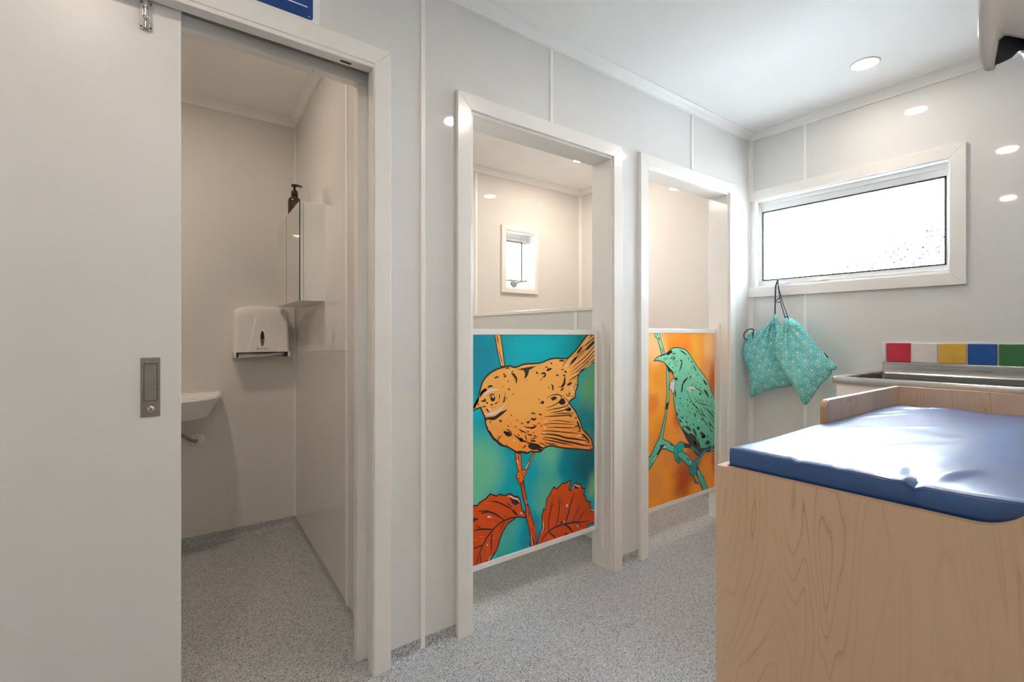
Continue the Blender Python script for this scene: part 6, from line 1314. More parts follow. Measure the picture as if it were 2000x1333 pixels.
'ink:6:3316 3277 4077 3063 4109 2891 3441 3002',
'ink:6:2947 3139 2933 3123 2905 3093 2862 3047 2807 2988 2760 2926 2723 2853 2698 2770 2678 2675 2660 2603 2649 2555 2643 2531 2632 2533 2634 2557 2638 2607 2644 2681 2654 2782 2682 2873 2722 2953 2774 3023 2841 3074 2891 3111 2923 3136 2940 3148',
'ink:6:2638 2411 2762 2418 2885 2405 3006 2373 3005 2360 2880 2353 2758 2366 2637 2398',
'ink:6:2699 2273 2801 2286 2904 2282 3005 2262 3005 2251 2902 2239 2800 2242 2698 2262',
'ink:4:6335 2621 5743 2413 4963 1954 4916 1581 4797 1790 4598 1330 4467 1013 4797 613 4996 729 4863 525 4467 673 4304 1041 4000 1337 3936 1647 4258 1988 4664 2076 5469 2529',
'teal:5:6339 2584 5727 2447 4928 1977 4907 1627 4793 1856 4564 1344 4424 1006 4788 565 4972 706 4848 571 4495 703 4335 1063 4034 1356 3976 1635 4277 1954 4678 2041 5481 2493',
'ink:6:4472 1837 4460 1817 4436 1775 4399 1714 4346 1635 4297 1567 4257 1504 4222 1450 4193 1402 4170 1365 4155 1341 4148 1329 4136 1335 4140 1349 4150 1377 4164 1418 4183 1474 4213 1536 4254 1601 4303 1672 4364 1744 4413 1796 4446 1830 4462 1847',
'ink:6:4735 1835 4695 1733 4640 1641 4570 1559 4561 1565 4601 1668 4656 1760 4726 1842',
'ink:6:4862 2165 4947 2205 5036 2230 5129 2239 5132 2228 5046 2188 4957 2163 4864 2154',
'ink:4:4717 1613 4916 1524 4797 1297 4876 941 4730 967 4651 1321',
'white:6:4736 1389 4842 1303 4930 1199 5002 1078 4991 1067 4885 1153 4796 1257 4725 1378',
'white:6:4019 2106 4080 2066 4123 2009 4148 1936 4136 1926 4075 1966 4032 2023 4007 2096',
'ink:4:3635 2353 3756 2299 3862 2221 3954 2119 3944 2103 3822 2157 3716 2235 3625 2337',
'ink:4:1982 3426 2093 3387 2193 3326 2280 3242 2272 3227 2161 3266 2062 3327 1975 3411',
'white:4:1397 3332 1463 3357 1521 3343 1571 3291 1566 3265 1500 3241 1442 3255 1392 3307',
'ink:4:5136 556 5244 397 5334 227 5407 46 5395 39 5288 198 5198 368 5125 549',
'ink:4:3569 1991 3758 1917 3939 1826 4112 1718 4107 1706 3918 1779 3738 1870 3564 1979'])]

def blob_background(name, base, blobs, spec_cells, speck_col):
    """sprayed background: soft patches of paint at fixed places on the board, flecked with droplets"""
    t = NT(name)
    v = t.coord('Object')
    sx = t.n('ShaderNodeSeparateXYZ')
    t.l(v, sx.inputs[0])
    wob = t.noise(v, 7.0, 2)
    X = t.math('ADD', sx.outputs[0], t.math('MULTIPLY', t.math('SUBTRACT', wob, 0.5), 0.10))
    Z = t.math('ADD', sx.outputs[2], t.math('MULTIPLY', t.math('SUBTRACT', t.noise(v, 5.0, 2), 0.5), 0.10))
    col = None
    cur = base
    for (x, z, rx, rz, c, a) in blobs:
        dx = t.math('DIVIDE', t.math('SUBTRACT', X, x), rx)
        dz = t.math('DIVIDE', t.math('SUBTRACT', Z, z), rz)
        d = t.math('SQRT', t.math('ADD', t.math('MULTIPLY', dx, dx), t.math('MULTIPLY', dz, dz)))
        f = t.ramp(d, [(0.25, (a, a, a)), (1.0, (0, 0, 0))], 'EASE')
        cur = t.mix(f, cur, c)
    vo = t.n('ShaderNodeTexVoronoi', feature='F1')
    vo.inputs['Scale'].default_value = 55
    t.l(v, vo.inputs['Vector'])
    sp = t.n('ShaderNodeSeparateColor')
    t.l(vo.outputs['Color'], sp.inputs[0])
    dot = t.math('MULTIPLY', t.math('LESS_THAN', vo.outputs['Distance'], t.math('MULTIPLY', sp.outputs[1], 0.15)), t.math('LESS_THAN', sp.outputs[0], spec_cells))
    cur = t.mix(t.math('MULTIPLY', dot, 0.6), cur, speck_col)
    return t.set(0.22, 0, 0.4, cur)


def flecked(name, lo, hi, z0, z1, fleck, amount):
    """print ink that deepens from top to bottom of the picture, flecked with droplets"""
    t = NT(name)
    v = t.coord('Object')
    sx = t.n('ShaderNodeSeparateXYZ')
    t.l(v, sx.inputs[0])
    f = t.math('DIVIDE', t.math('SUBTRACT', sx.outputs[2], z0), z1 - z0, True)
    f = t.math('ADD', f, t.math('MULTIPLY', t.math('SUBTRACT', t.noise(v, 9, 2), 0.5), 0.35), True)
    c = t.mix(f, lo, hi)
    vo = t.n('ShaderNodeTexVoronoi', feature='F1')
    vo.inputs['Scale'].default_value = 75
    t.l(v, vo.inputs['Vector'])
    sp = t.n('ShaderNodeSeparateColor')
    t.l(vo.outputs['Color'], sp.inputs[0])
    dot = t.math('MULTIPLY', t.math('LESS_THAN', vo.outputs['Distance'], t.math('MULTIPLY', sp.outputs[1], 0.2)), t.math('LESS_THAN', sp.outputs[0], amount))
    return t.set(0.22, 0, 0.4, t.mix(t.math('MULTIPLY', dot, 0.7), c, fleck))


TEAL, DTEAL, GRN, BLU = srgb(0, 160, 172), srgb(0, 98, 112), srgb(108, 190, 152), srgb(0, 128, 152)
BG1 = blob_background('sprayed_teal_background', TEAL, [
    (1.10, 1.10, 0.22, 0.25, BLU, 0.8), (1.42, 1.05, 0.25, 0.30, srgb(0, 176, 188), 0.8), (1.72, 1.13, 0.18, 0.12, srgb(0, 132, 140), 0.8),
    (1.80, 0.90, 0.15, 0.20, srgb(100, 178, 120), 0.95), (1.74, 0.72, 0.16, 0.22, srgb(0, 130, 138), 0.9), (1.10, 0.60, 0.20, 0.22, GRN, 0.95),
    (1.06, 0.48, 0.14, 0.12, GRN, 0.7), (1.52, 0.66, 0.16, 0.17, srgb(96, 186, 150), 0.95), (1.66, 0.56, 0.15, 0.22, srgb(0, 122, 140), 0.95),
    (1.76, 0.52, 0.12, 0.14, DTEAL, 0.9), (1.50, 0.42, 0.12, 0.18, srgb(90, 176, 140), 0.8), (1.80, 0.42, 0.07, 0.10, srgb(110, 176, 110), 0.9),
    (1.22, 0.30, 0.14, 0.16, srgb(70, 172, 152), 0.9), (1.40, 0.28, 0.08, 0.14, srgb(0, 130, 148), 0.9), (1.78, 0.66, 0.07, 0.08, srgb(60, 130, 126), 0.6)], 0.28, srgb(150, 225, 220))
OR, DOR, YOR, LOR = srgb(238, 146, 40), srgb(170, 66, 8), srgb(240, 160, 60), srgb(246, 198, 134)
BG2 = blob_background('sprayed_orange_background', OR, [
    (2.30, 1.12, 0.16, 0.16, LOR, 0.9), (2.55, 1.10, 0.16, 0.14, srgb(238, 130, 36), 0.9), (2.86, 1.10, 0.12, 0.22, LOR, 0.75), (2.70, 1.05, 0.10, 0.2, srgb(244, 168, 60), 0.9),
    (2.84, 0.98, 0.12, 0.12, srgb(226, 146, 80), 0.7), (2.32, 0.88, 0.20, 0.20, YOR, 0.9), (2.36, 0.94, 0.10, 0.10, srgb(224, 140, 40), 0.6), (2.27, 0.78, 0.08, 0.10, srgb(222, 110, 36), 0.8),
    (2.90, 0.85, 0.08, 0.22, srgb(198, 92, 40), 0.9), (2.56, 0.68, 0.12, 0.14, srgb(196, 88, 26), 0.9), (2.36, 0.62, 0.14, 0.14, srgb(222, 140, 36), 0.9), (2.58, 0.60, 0.1, 0.08, srgb(226, 150, 84), 0.8),
    (2.42, 0.48, 0.14, 0.12, srgb(214, 130, 50), 0.9), (2.30, 0.36, 0.12, 0.14, srgb(220, 138, 60), 0.9), (2.58, 0.32, 0.16, 0.20, DOR, 0.97), (2.68, 0.42, 0.14, 0.14, srgb(170, 76, 24), 0.8),
    (2.85, 0.50, 0.12, 0.14, srgb(206, 120, 40), 0.9), (2.91, 0.44, 0.05, 0.2, srgb(180, 80, 40), 0.9), (2.74, 0.27, 0.08, 0.06, srgb(200, 120, 50), 0.8)], 0.22, srgb(250, 190, 110))
INK = {'ink': plain('bird_print_ink', srgb(44, 40, 38), 0.25, var=0.05),
       'orange': flecked('bird_print_orange', srgb(236, 130, 36), srgb(238, 170, 84), 0.60, 0.86, srgb(226, 160, 80), 0.1),
       'leg': plain('bird_print_leg', srgb(226, 106, 30), 0.25, var=0.06),
       'rust': flecked('bird_print_rust', srgb(186, 60, 10), srgb(196, 72, 18), 0.2, 0.6, srgb(240, 150, 80), 0.30),
       'white': plain('bird_print_white', srgb(226, 216, 222), 0.25, var=0.02),
       'pink': plain('bird_print_pink', srgb(236, 186, 160), 0.25, var=0.02),
       'red': plain('bird_print_red', srgb(190, 60, 24), 0.25),
       'lilac': plain('bird_print_lilac', srgb(222, 220, 230), 0.25, var=0.03),
       'mint': flecked('bird_print_mint', srgb(64, 176, 150), srgb(142, 222, 184), 0.42, 1.02, srgb(190, 235, 215), 0.08),
       'teal': flecked('bird_print_teal', srgb(0, 120, 124), srgb(26, 160, 150), 0.2, 0.5, srgb(150, 210, 200), 0.06)}
NAMES = {'ink': 'bird_outline', 'orange': 'bird_body', 'leg': 'bird_leg', 'rust': 'leaf_and_twig', 'white': 'pale_highlights', 'pink': 'pink_highlights', 'red': 'red_spots', 'lilac': 'throat_tuft', 'mint': 'bird_body', 'teal': 'bird_foot'}
YDOOR = 1.720


def half_door(k, x0, x1, z0, z1, ax0, ax1, az0, az1, bg, label):
    root = empty('half_door', ((x0 + x1) / 2, YDOOR + 0.016, z0), label, 'door', 'painted half doors of the cubicles')
    bm = bmesh.new()
    for a in ((x0, ax0, z0, z1), (ax1, x1, z0, z1), (ax0, ax1, az1, z1), (ax0, ax1, z0, az0)):
        add_box(bm, a[0], a[1], YDOOR - 0.003, YDOOR + 0.030, a[2], a[3], 0.0015)
    mesh_from_bm('door_frame', bm, TRIM, root)
    box('picture_board', ax0 - 0.004, ax1 + 0.004, YDOOR, YDOOR + 0.024, az0 - 0.004, az1 + 0.004, bg, root, 0)
    bx, bz = ART[k][0]
    groups = {}
    for line in ART[k][1]:
        col, lay, nums = line.split(':')
        groups.setdefault(col, []).append((int(lay), [int(v) for v in nums.split()]))
    for col, polys in groups.items():
        vs, fs = [], []
        for lay, nums in polys:
            y = YDOOR - 0.00022 * (lay + 1)
            s = len(vs)
            vs += [(bx + nums[i] * 1e-4, y, bz + nums[i + 1] * 1e-4) for i in range(0, len(nums), 2)]
            fs.append(list(range(s, len(vs))))
        me = bpy.data.meshes.new(NAMES[col])
        me.from_pydata(vs, [], fs)
        bm = bmesh.new()
        bm.from_mesh(me)
        bmesh.ops.triangulate(bm, faces=bm.faces[:], ngon_method='EAR_CLIP')
        for f in bm.faces:
            f.normal_update()
            if f.normal.y > 0: f.normal_flip()
        bm.to_mesh(me)
        bm.free()
        me.materials.append(INK[col])
        o = bpy.data.objects.new(NAMES[col], me)
        COL.objects.link(o)
        o.parent = root
        o.matrix_parent_inverse = root.matrix_basis.inverted()
        if k == 0:
            lab = {'ink': 'black brush-drawn outlines and feather marks', 'orange': 'orange fantail bird', 'rust': 'rust-red leaves and twig'}.get(col)
        else:
            lab = {'ink': 'black brush-drawn outlines and feather marks', 'mint': 'mint green bird and branch', 'lilac': 'pale tuft at the throat'}.get(col)
        if lab: o['label'] = lab
    return root


d1 = half_door(0, 1.042, 1.830, 0.193, 1.2065, 1.060, 1.8095, 0.217, 1.1815, BG1, 'half door with an orange bird and rust leaves on teal')
d2 = half_door(1, 2.142, 2.922, 0.184, 1.2175, 2.160, 2.912, 0.208, 1.1915, BG2, 'half door with a mint green bird on mottled orange')
latch = box('catch_plate', 2.9225, 2.9315, YDOOR - 0.022, YDOOR + 0.004, 1.135, 1.213, FRAMEW, d2, 0.002)
for z in (1.142, 1.206):
    lathe('screw', [(0.003, 0), (0.003, -0.002), (0.001, -0.003)], (2.927, YDOOR - 0.021, z), DARK, latch, 'Y', 10)
for d, x in ((d1, 1.832),):
    box('hinge_strip', x, x + 0.003, YDOOR - 0.002, YDOOR + 0.028, 0.20, 1.20, STRIP, d, 0.0005)

# ------------------------------------------------------------------ staff toilet fittings
# mirror cabinet on the skew wall
def cy(d, y): return xs(y) - 0.004 - d
CA, CBY, CZ0, CZ1 = 2.44, 3.10, 1.345, 1.814
cab = empty('mirror_cabinet', (cy(0.06, 2.77), 2.77, CZ0), 'white wall cabinet with mirror doors on the toilet side wall', 'cabinet')
def cprism(name, y0, y1, d0, d1, z0, z1, mat, parent, bev=0.0):
    return prism(name, [(cy(d0, y0), y0), (cy(d1, y0), y0), (cy(d1, y1), y1), (cy(d0, y1), y1)], 'Z', z0, z1, mat, parent, bev)
cprism('cabinet_body', CA + 0.002, CBY, 0.0, 0.100, CZ0, CZ1, STRIP, cab, 0.001)
for a, b in ((CA, 2.795), (2.799, CBY)):
    dr = cprism('mirror_door', a, b, 0.102, 0.116, CZ0, CZ1, STRIP, cab, 0.0008)
    cprism('mirror', a + 0.0005, b - 0.0005, 0.116, 0.119, CZ0 + 0.001, CZ1 - 0.001, MIRROR, dr)
    cprism('glass_edge', a - 0.0015, a + 0.0006, 0.1145, 0.1195, CZ0, CZ1, GLASSEDGE, dr)

# pump bottle
bx, by, bz = 0.632, 2.785, CZ1 + 0.001
bo = empty('pump_bottle', (bx, by, bz), 'amber pump bottle with black top on the mirror cabinet', 'bottle')
lathe('bottle_body', [(0.028, bz), (0.0325, bz + 0.004), (0.0325, bz + 0.082), (0.029, bz + 0.094), (0.016, bz + 0.106), (0.0145, bz + 0.112)], (bx, by, 0), AMBER, bo, 'Z', 28)
lathe('collar', [(0.0165, bz + 0.110), (0.0165, bz + 0.134), (0.012, bz + 0.140), (0.006, bz + 0.142), (0.006, bz + 0.160)], (bx, by, 0), BLACKP, bo, 'Z', 24)
bm = bmesh.new()
dvx, dvy = 0.80, -0.60
add_tube(bm, [(bx - 0.014 * dvx, by - 0.014 * dvy, bz + 0.166), (bx, by, bz + 0.167), (bx + 0.020 * dvx, by + 0.020 * dvy, bz + 0.165), (bx + 0.040 * dvx, by + 0.040 * dvy, bz + 0.158)], [0.008, 0.009, 0.006, 0.004], 10)
mesh_from_bm('pump', bm, BLACKP, bo, None, True)

# paper towel dispenser
DX0, DX1, DZ0, DZ1, DF = 0.388, 0.686, 1.052, 1.350, 3.118
dc = (DX0 + DX1) / 2
disp = empty('towel_dispenser', (dc, YBK, DZ0), 'white paper towel dispenser with dark oval sight window on the toilet back wall', 'dispenser')
def arch_ring(sc, y, r=0.075, zb=DZ0 + 0.030, n=8):
    hw = (DX1 - DX0) / 2 * sc
    zt = DZ1 - (DZ1 - DZ0) * (1 - sc) * 0.55
    wb, wt = hw, hw * 0.955
    pts = [(dc - wb, zb), (dc + wb, zb)]
    for cx, a0 in ((dc + wt - r, 0), (dc - wt + r, PI / 2)):
        for k in range(n + 1):
            a = a0 + PI / 2 * k / n
            pts.append((cx + r * math.cos(a), zt - r * 0.62 + r * 0.62 * math.sin(a)))
    return [(x, y, z) for x, z in pts]
cover = loft('cover', [arch_ring(1.0, YBK), arch_ring(1.0, YBK - 0.075), arch_ring(0.985, YBK - 0.098), arch_ring(0.95, YBK - 0.112), arch_ring(0.88, YBK - 0.1205)], PLASTIC, disp)
# raised tapering centre panel
rc = []
for off, ins in ((-0.119, 0.0), (-0.1235, 0.006), (-0.1245, 0.012)):
    y = YBK + off
    wb, wt = 0.078 - ins, 0.040 - ins
    z0_, z1_ = DZ0 + 0.036, DZ1 - 0.050 - ins
    pts = [(dc - 0.004 - wb, y, z0_), (dc - 0.004 + wb, y, z0_), (dc - 0.004 + wt, y, z1_ - 0.016)]
    pts += [(dc - 0.004 + (wt - 0.012) * math.cos(a) , y, z1_ - 0.012 + 0.012 * math.sin(a)) for a in (0.6, 1.2, PI / 2, PI - 1.2, PI - 0.6)]
    pts += [(dc - 0.004 - wt, y, z1_ - 0.016)]
    rc.append(pts)
loft('centre_panel', rc, PLASTIC, cover)
def ellipse(cx, cz, rx, rz, a0, a1, n=12):
    return [(cx + rx * math.cos(a0 + (a1 - a0) * k / n), cz + rz * math.sin(a0 + (a1 - a0) * k / n)) for k in range(n + 1)]
ex, ez = dc - 0.004, DZ0 + 0.108
prism('sight_window', ellipse(ex, ez, 0.0105, 0.044, 0, 2 * PI, 24)[:-1], 'Y', YBK - 0.1252, YBK - 0.123, BLACKP, cover)
prism('towel_level', ellipse(ex, ez, 0.0092, 0.042, PI, 2 * PI, 14), 'Y', YBK - 0.1256, YBK - 0.1248, plain('brown_towel_level', srgb(112, 92, 74), 0.3), cover)
# side feet, dark slot and hanging towel
for sx_, xa, xb in ((1, DX0, DX0 + 0.022), (-1, DX1 - 0.022, DX1)):
    pts = [(xa, DZ0 + 0.031), (xb, DZ0 + 0.031), (xb if sx_ < 0 else xb - 0.008, DZ0), (xa + (0.006 if sx_ > 0 else 0.008), DZ0)]
    prism('side_foot', pts, 'Y', YBK - 0.112, YBK, PLASTIC, disp, 0.002)
box('slot', DX0 + 0.018, DX1 - 0.018, YBK - 0.110, YBK - 0.004, DZ0 + 0.012, DZ0 + 0.0305, BLACKP, disp, 0.001)
for xa in (DX0 + 0.014, DX1 - 0.024):
    box('slot_cheek', xa, xa + 0.010, YBK - 0.1135, YBK - 0.01, DZ0 + 0.001, DZ0 + 0.031, BLACKP, disp, 0.001)
bm = bmesh.new()
rows = [[(DX0 + 0.026 + (DX1 - DX0 - 0.062) * u, YBK - 0.1105 - 0.004 * t, DZ0 + 0.022 - (0.026 - 0.019 * u) * t + 0.0015 * math.sin(9 * u)) for u in [k / 14 for k in range(15)]] for t in (0, 0.5, 1.0)]
R_ = [[bm.verts.new(p) for p in r] for r in rows]
for A, B in zip(R_, R_[1:]):
    for k in range(14): bm.faces.new((A[k], A[k + 1], B[k + 1], B[k]))
ret = bmesh.ops.solidify(bm, geom=bm.faces[:], thickness=0.0012)
mesh_from_bm('paper_towel', bm, PAPER, disp)


def text_mesh(name, body, size, loc, rot, mat, parent, depth=0.0003):
    cu = bpy.data.curves.new(name, 'FONT')
    cu.body = body
    cu.size = size
    cu.extrude = depth
    cu.align_x = 'LEFT'
    tmp = bpy.data.objects.new(name, cu)
    COL.objects.link(tmp)
    bpy.context.view_layer.update()
    me = bpy.data.meshes.new_from_object(tmp.evaluated_get(bpy.context.evaluated_depsgraph_get()))
    bpy.data.objects.remove(tmp)
    me.materials.clear()
    me.materials.append(mat)
    me.transform(Matrix.Translation(loc) @ rot)
    o = bpy.data.objects.new(name, me)
    COL.objects.link(o)
    o.parent = parent
    o.matrix_parent_inverse = world_of(parent).inverted()
    return o


FACE_Y = Matrix.Rotation(PI / 2, 4, 'X')
text_mesh('lettering', 'pacific hygiene', 0.0095, Vector((ex - 0.020, YBK - 0.1250, DZ0 + 0.0475)), FACE_Y, SIGNB, cover)
bm = bmesh.new()
add_prism(bm, ellipse(ex - 0.0275, DZ0 + 0.0508, 0.0050, 0.0054, -2.5, 1.9, 14) + ellipse(ex - 0.0292, DZ0 + 0.0512, 0.0036, 0.0038, 1.9, -2.5, 10), 'Y', YBK - 0.1255, YBK - 0.1245)
mesh_from_bm('emblem', bm, BLACKP, cover)

# hand basin
bas = empty('hand_basin', (0.08, YBK, 0.74), 'small white ceramic hand basin on the toilet back wall', 'basin')
def dplan(x0, x1, yb, yf, z, n=20, p=2.6):
    cx, hw = (x0 + x1) / 2, (x1 - x0) / 2
    pts = [(x0, yb, z)]
    for k in range(n + 1):
        a = PI - PI * k / n
        c, s_ = math.cos(a), math.sin(a)
        pts.append((cx + hw * (abs(c) ** (2 / p)) * (1 if c > 0 else -1), yb - (yb - yf) * abs(s_) ** (2 / p), z))
    pts.append((x1, yb, z))
    return pts
B0, B1 = -0.185, 0.340
rings = [dplan(B0 + 0.075, B1 - 0.075, YBK, 2.965, 0.742), dplan(B0 + 0.055, B1 - 0.055, YBK, 2.935, 0.748), dplan(B0 + 0.014, B1 - 0.014, YBK, 2.885, 0.825), dplan(B0 + 0.002, B1 - 0.002, YBK, 2.870, 0.843), dplan(B0, B1, YBK, 2.868, 0.850), dplan(B0 + 0.004, B1 - 0.004, YBK, 2.873, 0.855),
         dplan(B0 + 0.020, B1 - 0.020, YBK - 0.09, 2.892, 0.855), dplan(B0 + 0.028, B1 - 0.028, YBK - 0.10, 2.902, 0.846), dplan(B0 + 0.09, B1 - 0.09, YBK - 0.12, 2.96, 0.775)]
loft('bowl', rings, PORC, bas)
box('rear_ledge', B0 + 0.01, B1 - 0.01, YBK - 0.06, YBK, 0.850, 0.862, PORC, bas, 0.004)
tube('waste_pipe', [(0.085, 3.03, 0.745), (0.095, 3.05, 0.715), (0.13, 3.10, 0.665), (0.19, 3.17, 0.607), (0.213, 3.20, 0.592), (0.222, 3.235, 0.592)], 0.0095, PEWTER, bas, 12)
lathe('wall_flange', [(0.040, YBK), (0.040, YBK - 0.004), (0.034, YBK - 0.009), (0.016, YBK - 0.011), (0.016, YBK - 0.016), (0.010, YBK - 0.018)], (0.224, 0, 0.593), PORC, bas, 'Y', 28)
lathe('stop_valve', [(0.016, YBK), (0.020, YBK - 0.01), (0.020, YBK - 0.04), (0.012, YBK - 0.05)], (0.130, 0, 0.455), PEWTER, bas, 'Y', 20)

# ------------------------------------------------------------------ tiled splashback, trough sink and its cabinet
spl = box('tile_splashback', XB - 0.006, XB, YN + 0.002, 0.918, 1.030, 1.1435, plain('white_grout', (0.80, 0.79, 0.77), 0.7), bev=0.0005)
tag(spl, 'row of coloured square tiles above the steel trough sink', 'splashback')
TC = [srgb(178, 36, 52), (0.74, 0.71, 0.69), srgb(206, 162, 66), srgb(24, 74, 138), srgb(52, 106, 60), srgb(178, 36, 52), (0.74, 0.71, 0.69), srgb(206, 162, 66), srgb(24, 74, 138), srgb(52, 106, 60)]
TN = ['red', 'white', 'yellow', 'blue', 'green', 'red', 'white', 'yellow', 'blue', 'green']
tmats = {}
for k in range(10):
    c, nme = TC[k], TN[k]
    if nme not in tmats: tmats[nme] = tile_mat('glazed_tile_' + nme, c)
    y1_ = 0.8945 - k * 0.1085
    if y1_ - 0.1035 < YN + 0.002: break
    o = box('tile', XB - 0.013, XB - 0.004, y1_ - 0.1035, y1_, 1.036, 1.1375, tmats[nme], spl, 0.003)
    o['label'] = nme + ' glazed tile'
box('tile', XB - 0.013, XB - 0.004, 0.8985, 0.9165, 1.036, 1.1375, tmats['white'], spl, 0.002)

sk = empty('trough_sink', (2.9, 0.45, 0.955), 'long stainless steel trough sink on a white base below the coloured tiles', 'sink')
SX0, SX1, SY0, SY1, SZ = 2.605, XB - 0.001, YN + 0.004, 0.945, 0.985
BX0, BX1, BY0, BY1 = 2.640, XB - 0.075, YN + 0.05, 0.895
bm = bmesh.new()
def ring_rect(x0, x1, y0, y1, z, r, n=5):
    out = []
    for cx, cy_, a0 in ((x1 - r, y0 + r, -PI / 2), (x1 - r, y1 - r, 0), (x0 + r, y1 - r, PI / 2), (x0 + r, y0 + r, PI)):
        for k in range(n + 1):
            a = a0 + PI / 2 * k / n
            out.append((cx + r * math.cos(a), cy_ + r * math.sin(a), z))
    return out
loft('rim', [ring_rect(SX0 + 0.002, SX1, SY0, SY1 - 0.002, SZ - 0.033, 0.02), ring_rect(SX0, SX1, SY0, SY1, SZ - 0.030, 0.022), ring_rect(SX0, SX1, SY0, SY1, SZ - 0.006, 0.022), ring_rect(SX0 + 0.004, SX1, SY0, SY1 - 0.004, SZ, 0.02), ring_rect(BX0 - 0.006, BX1 + 0.006, BY0 - 0.004, BY1 + 0.006, SZ - 0.001, 0.022)], STEEL, sk, False, False)
loft('bowl', [ring_rect(BX0 - 0.006, BX1 + 0.006, BY0 - 0.004, BY1 + 0.006, SZ - 0.001, 0.022), ring_rect(BX0, BX1, BY0, BY1, SZ - 0.008, 0.02), ring_rect(BX0 + 0.006, BX1 - 0.006, BY0 + 0.006, BY1 - 0.006, SZ - 0.21, 0.03), ring_rect(BX0 + 0.04, BX1 - 0.04, BY0 + 0.04, BY1 - 0.04, SZ - 0.235, 0.03)], STEEL_B, sk, False, True)
bm.free()
box('upstand', XB - 0.012, XB - 0.001, SY0, 0.912, SZ - 0.006, 1.034, STEEL, sk, 0.002)
bm = bmesh.new()
add_box(bm, 2.616, 2.632, YN + 0.006, 0.925, 0.10, SZ - 0.031, 0.001)
add_box(bm, 2.632, XB - 0.004, 0.907, 0.925, 0.10, SZ - 0.031, 0.001)
add_box(bm, 2.632, XB - 0.004, YN + 0.006, 0.907, 0.10, 0.118)
cabs = mesh_from_bm('cabinet_base', bm, STRIP, sk)
cabs['label'] = 'white cabinet base'
box('plinth', 2.70, XB - 0.004, YN + 0.006, 0.90, 0.0, 0.10, DARK, cabs, 0)

# ------------------------------------------------------------------ baby change table
tb = empty('change_table', (1.77, 0.32, 0), 'birch plywood baby change table with raised head end', 'table')
TX0, TX1, TXE, TY0, TY1 = 1.109, 1.127, 2.433, 0.0, 0.651
def arc(cx, cz, r, a0, a1, n=10):
    return [(cx + r * math.cos(a0 + (a1 - a0) * k / n), cz + r * math.sin(a0 + (a1 - a0) * k / n)) for k in range(n + 1)]
front = [(TY1, 0.0), (TY1, 0.864), (0.195, 0.864)] + arc(0.192, 0.946, 0.082, -PI / 2, -PI, 12)[1:] + arc(0.090, 0.954, 0.020, 0, PI / 2, 6) + [(TY0, 0.974), (TY0, 0.0)]
def panel_x(name, pts, a, b, face, edge, parent):
    bm = bmesh.new()
    add_prism(bm, pts, 'X', a, b, 0.0, 1, 0)
    o = mesh_from_bm(name, bm, [face, edge], parent)
    return o
def panel_y(name, pts, a, b, face, edge, parent):
    bm = bmesh.new()
    add_prism(bm, pts, 'Y', a, b, 0.0, 1, 0)
    return mesh_from_bm(name, bm, [face, edge], parent)
panel_x('front_panel', front, TX0, TX1, BIRCH_FRONT, PLY_X, tb)
side = [(TX1, 0.0), (TX1, 0.864), (1.690, 0.864)] + arc(1.690, 0.886, 0.022, -PI / 2, 0, 5)[1:] + [(1.712, 0.93)] + arc(1.740, 0.946, 0.028, PI, PI / 2, 8) + [(TXE, 0.974), (TXE, 0.0)]
panel_y('side_panel', side, TY1 - 0.018, TY1, BIRCH_SIDE, PLY_Y, tb)
panel_y('side_panel', [(TX1, 0.0), (TX1, 0.974), (TXE, 0.974), (TXE, 0.0)], TY0, TY0 + 0.018, BIRCH_SIDE, PLY_Y, tb)
panel_x('head_board', [(TY0 + 0.018, 0.30), (TY1 - 0.018, 0.30), (TY1 - 0.018, 0.974), (TY0 + 0.018, 0.974)], TXE - 0.018, TXE, BIRCH_HEAD, PLY_X, tb)
box('table_top', TX1, TXE - 0.018, TY0 + 0.018, TY1 - 0.018, 0.828, 0.846, BIRCH_SIDE, tb, 0)
box('shelf', TX1, TXE - 0.018, TY0 + 0.018, TY1 - 0.018, 0.38, 0.398, BIRCH_SIDE, tb, 0)

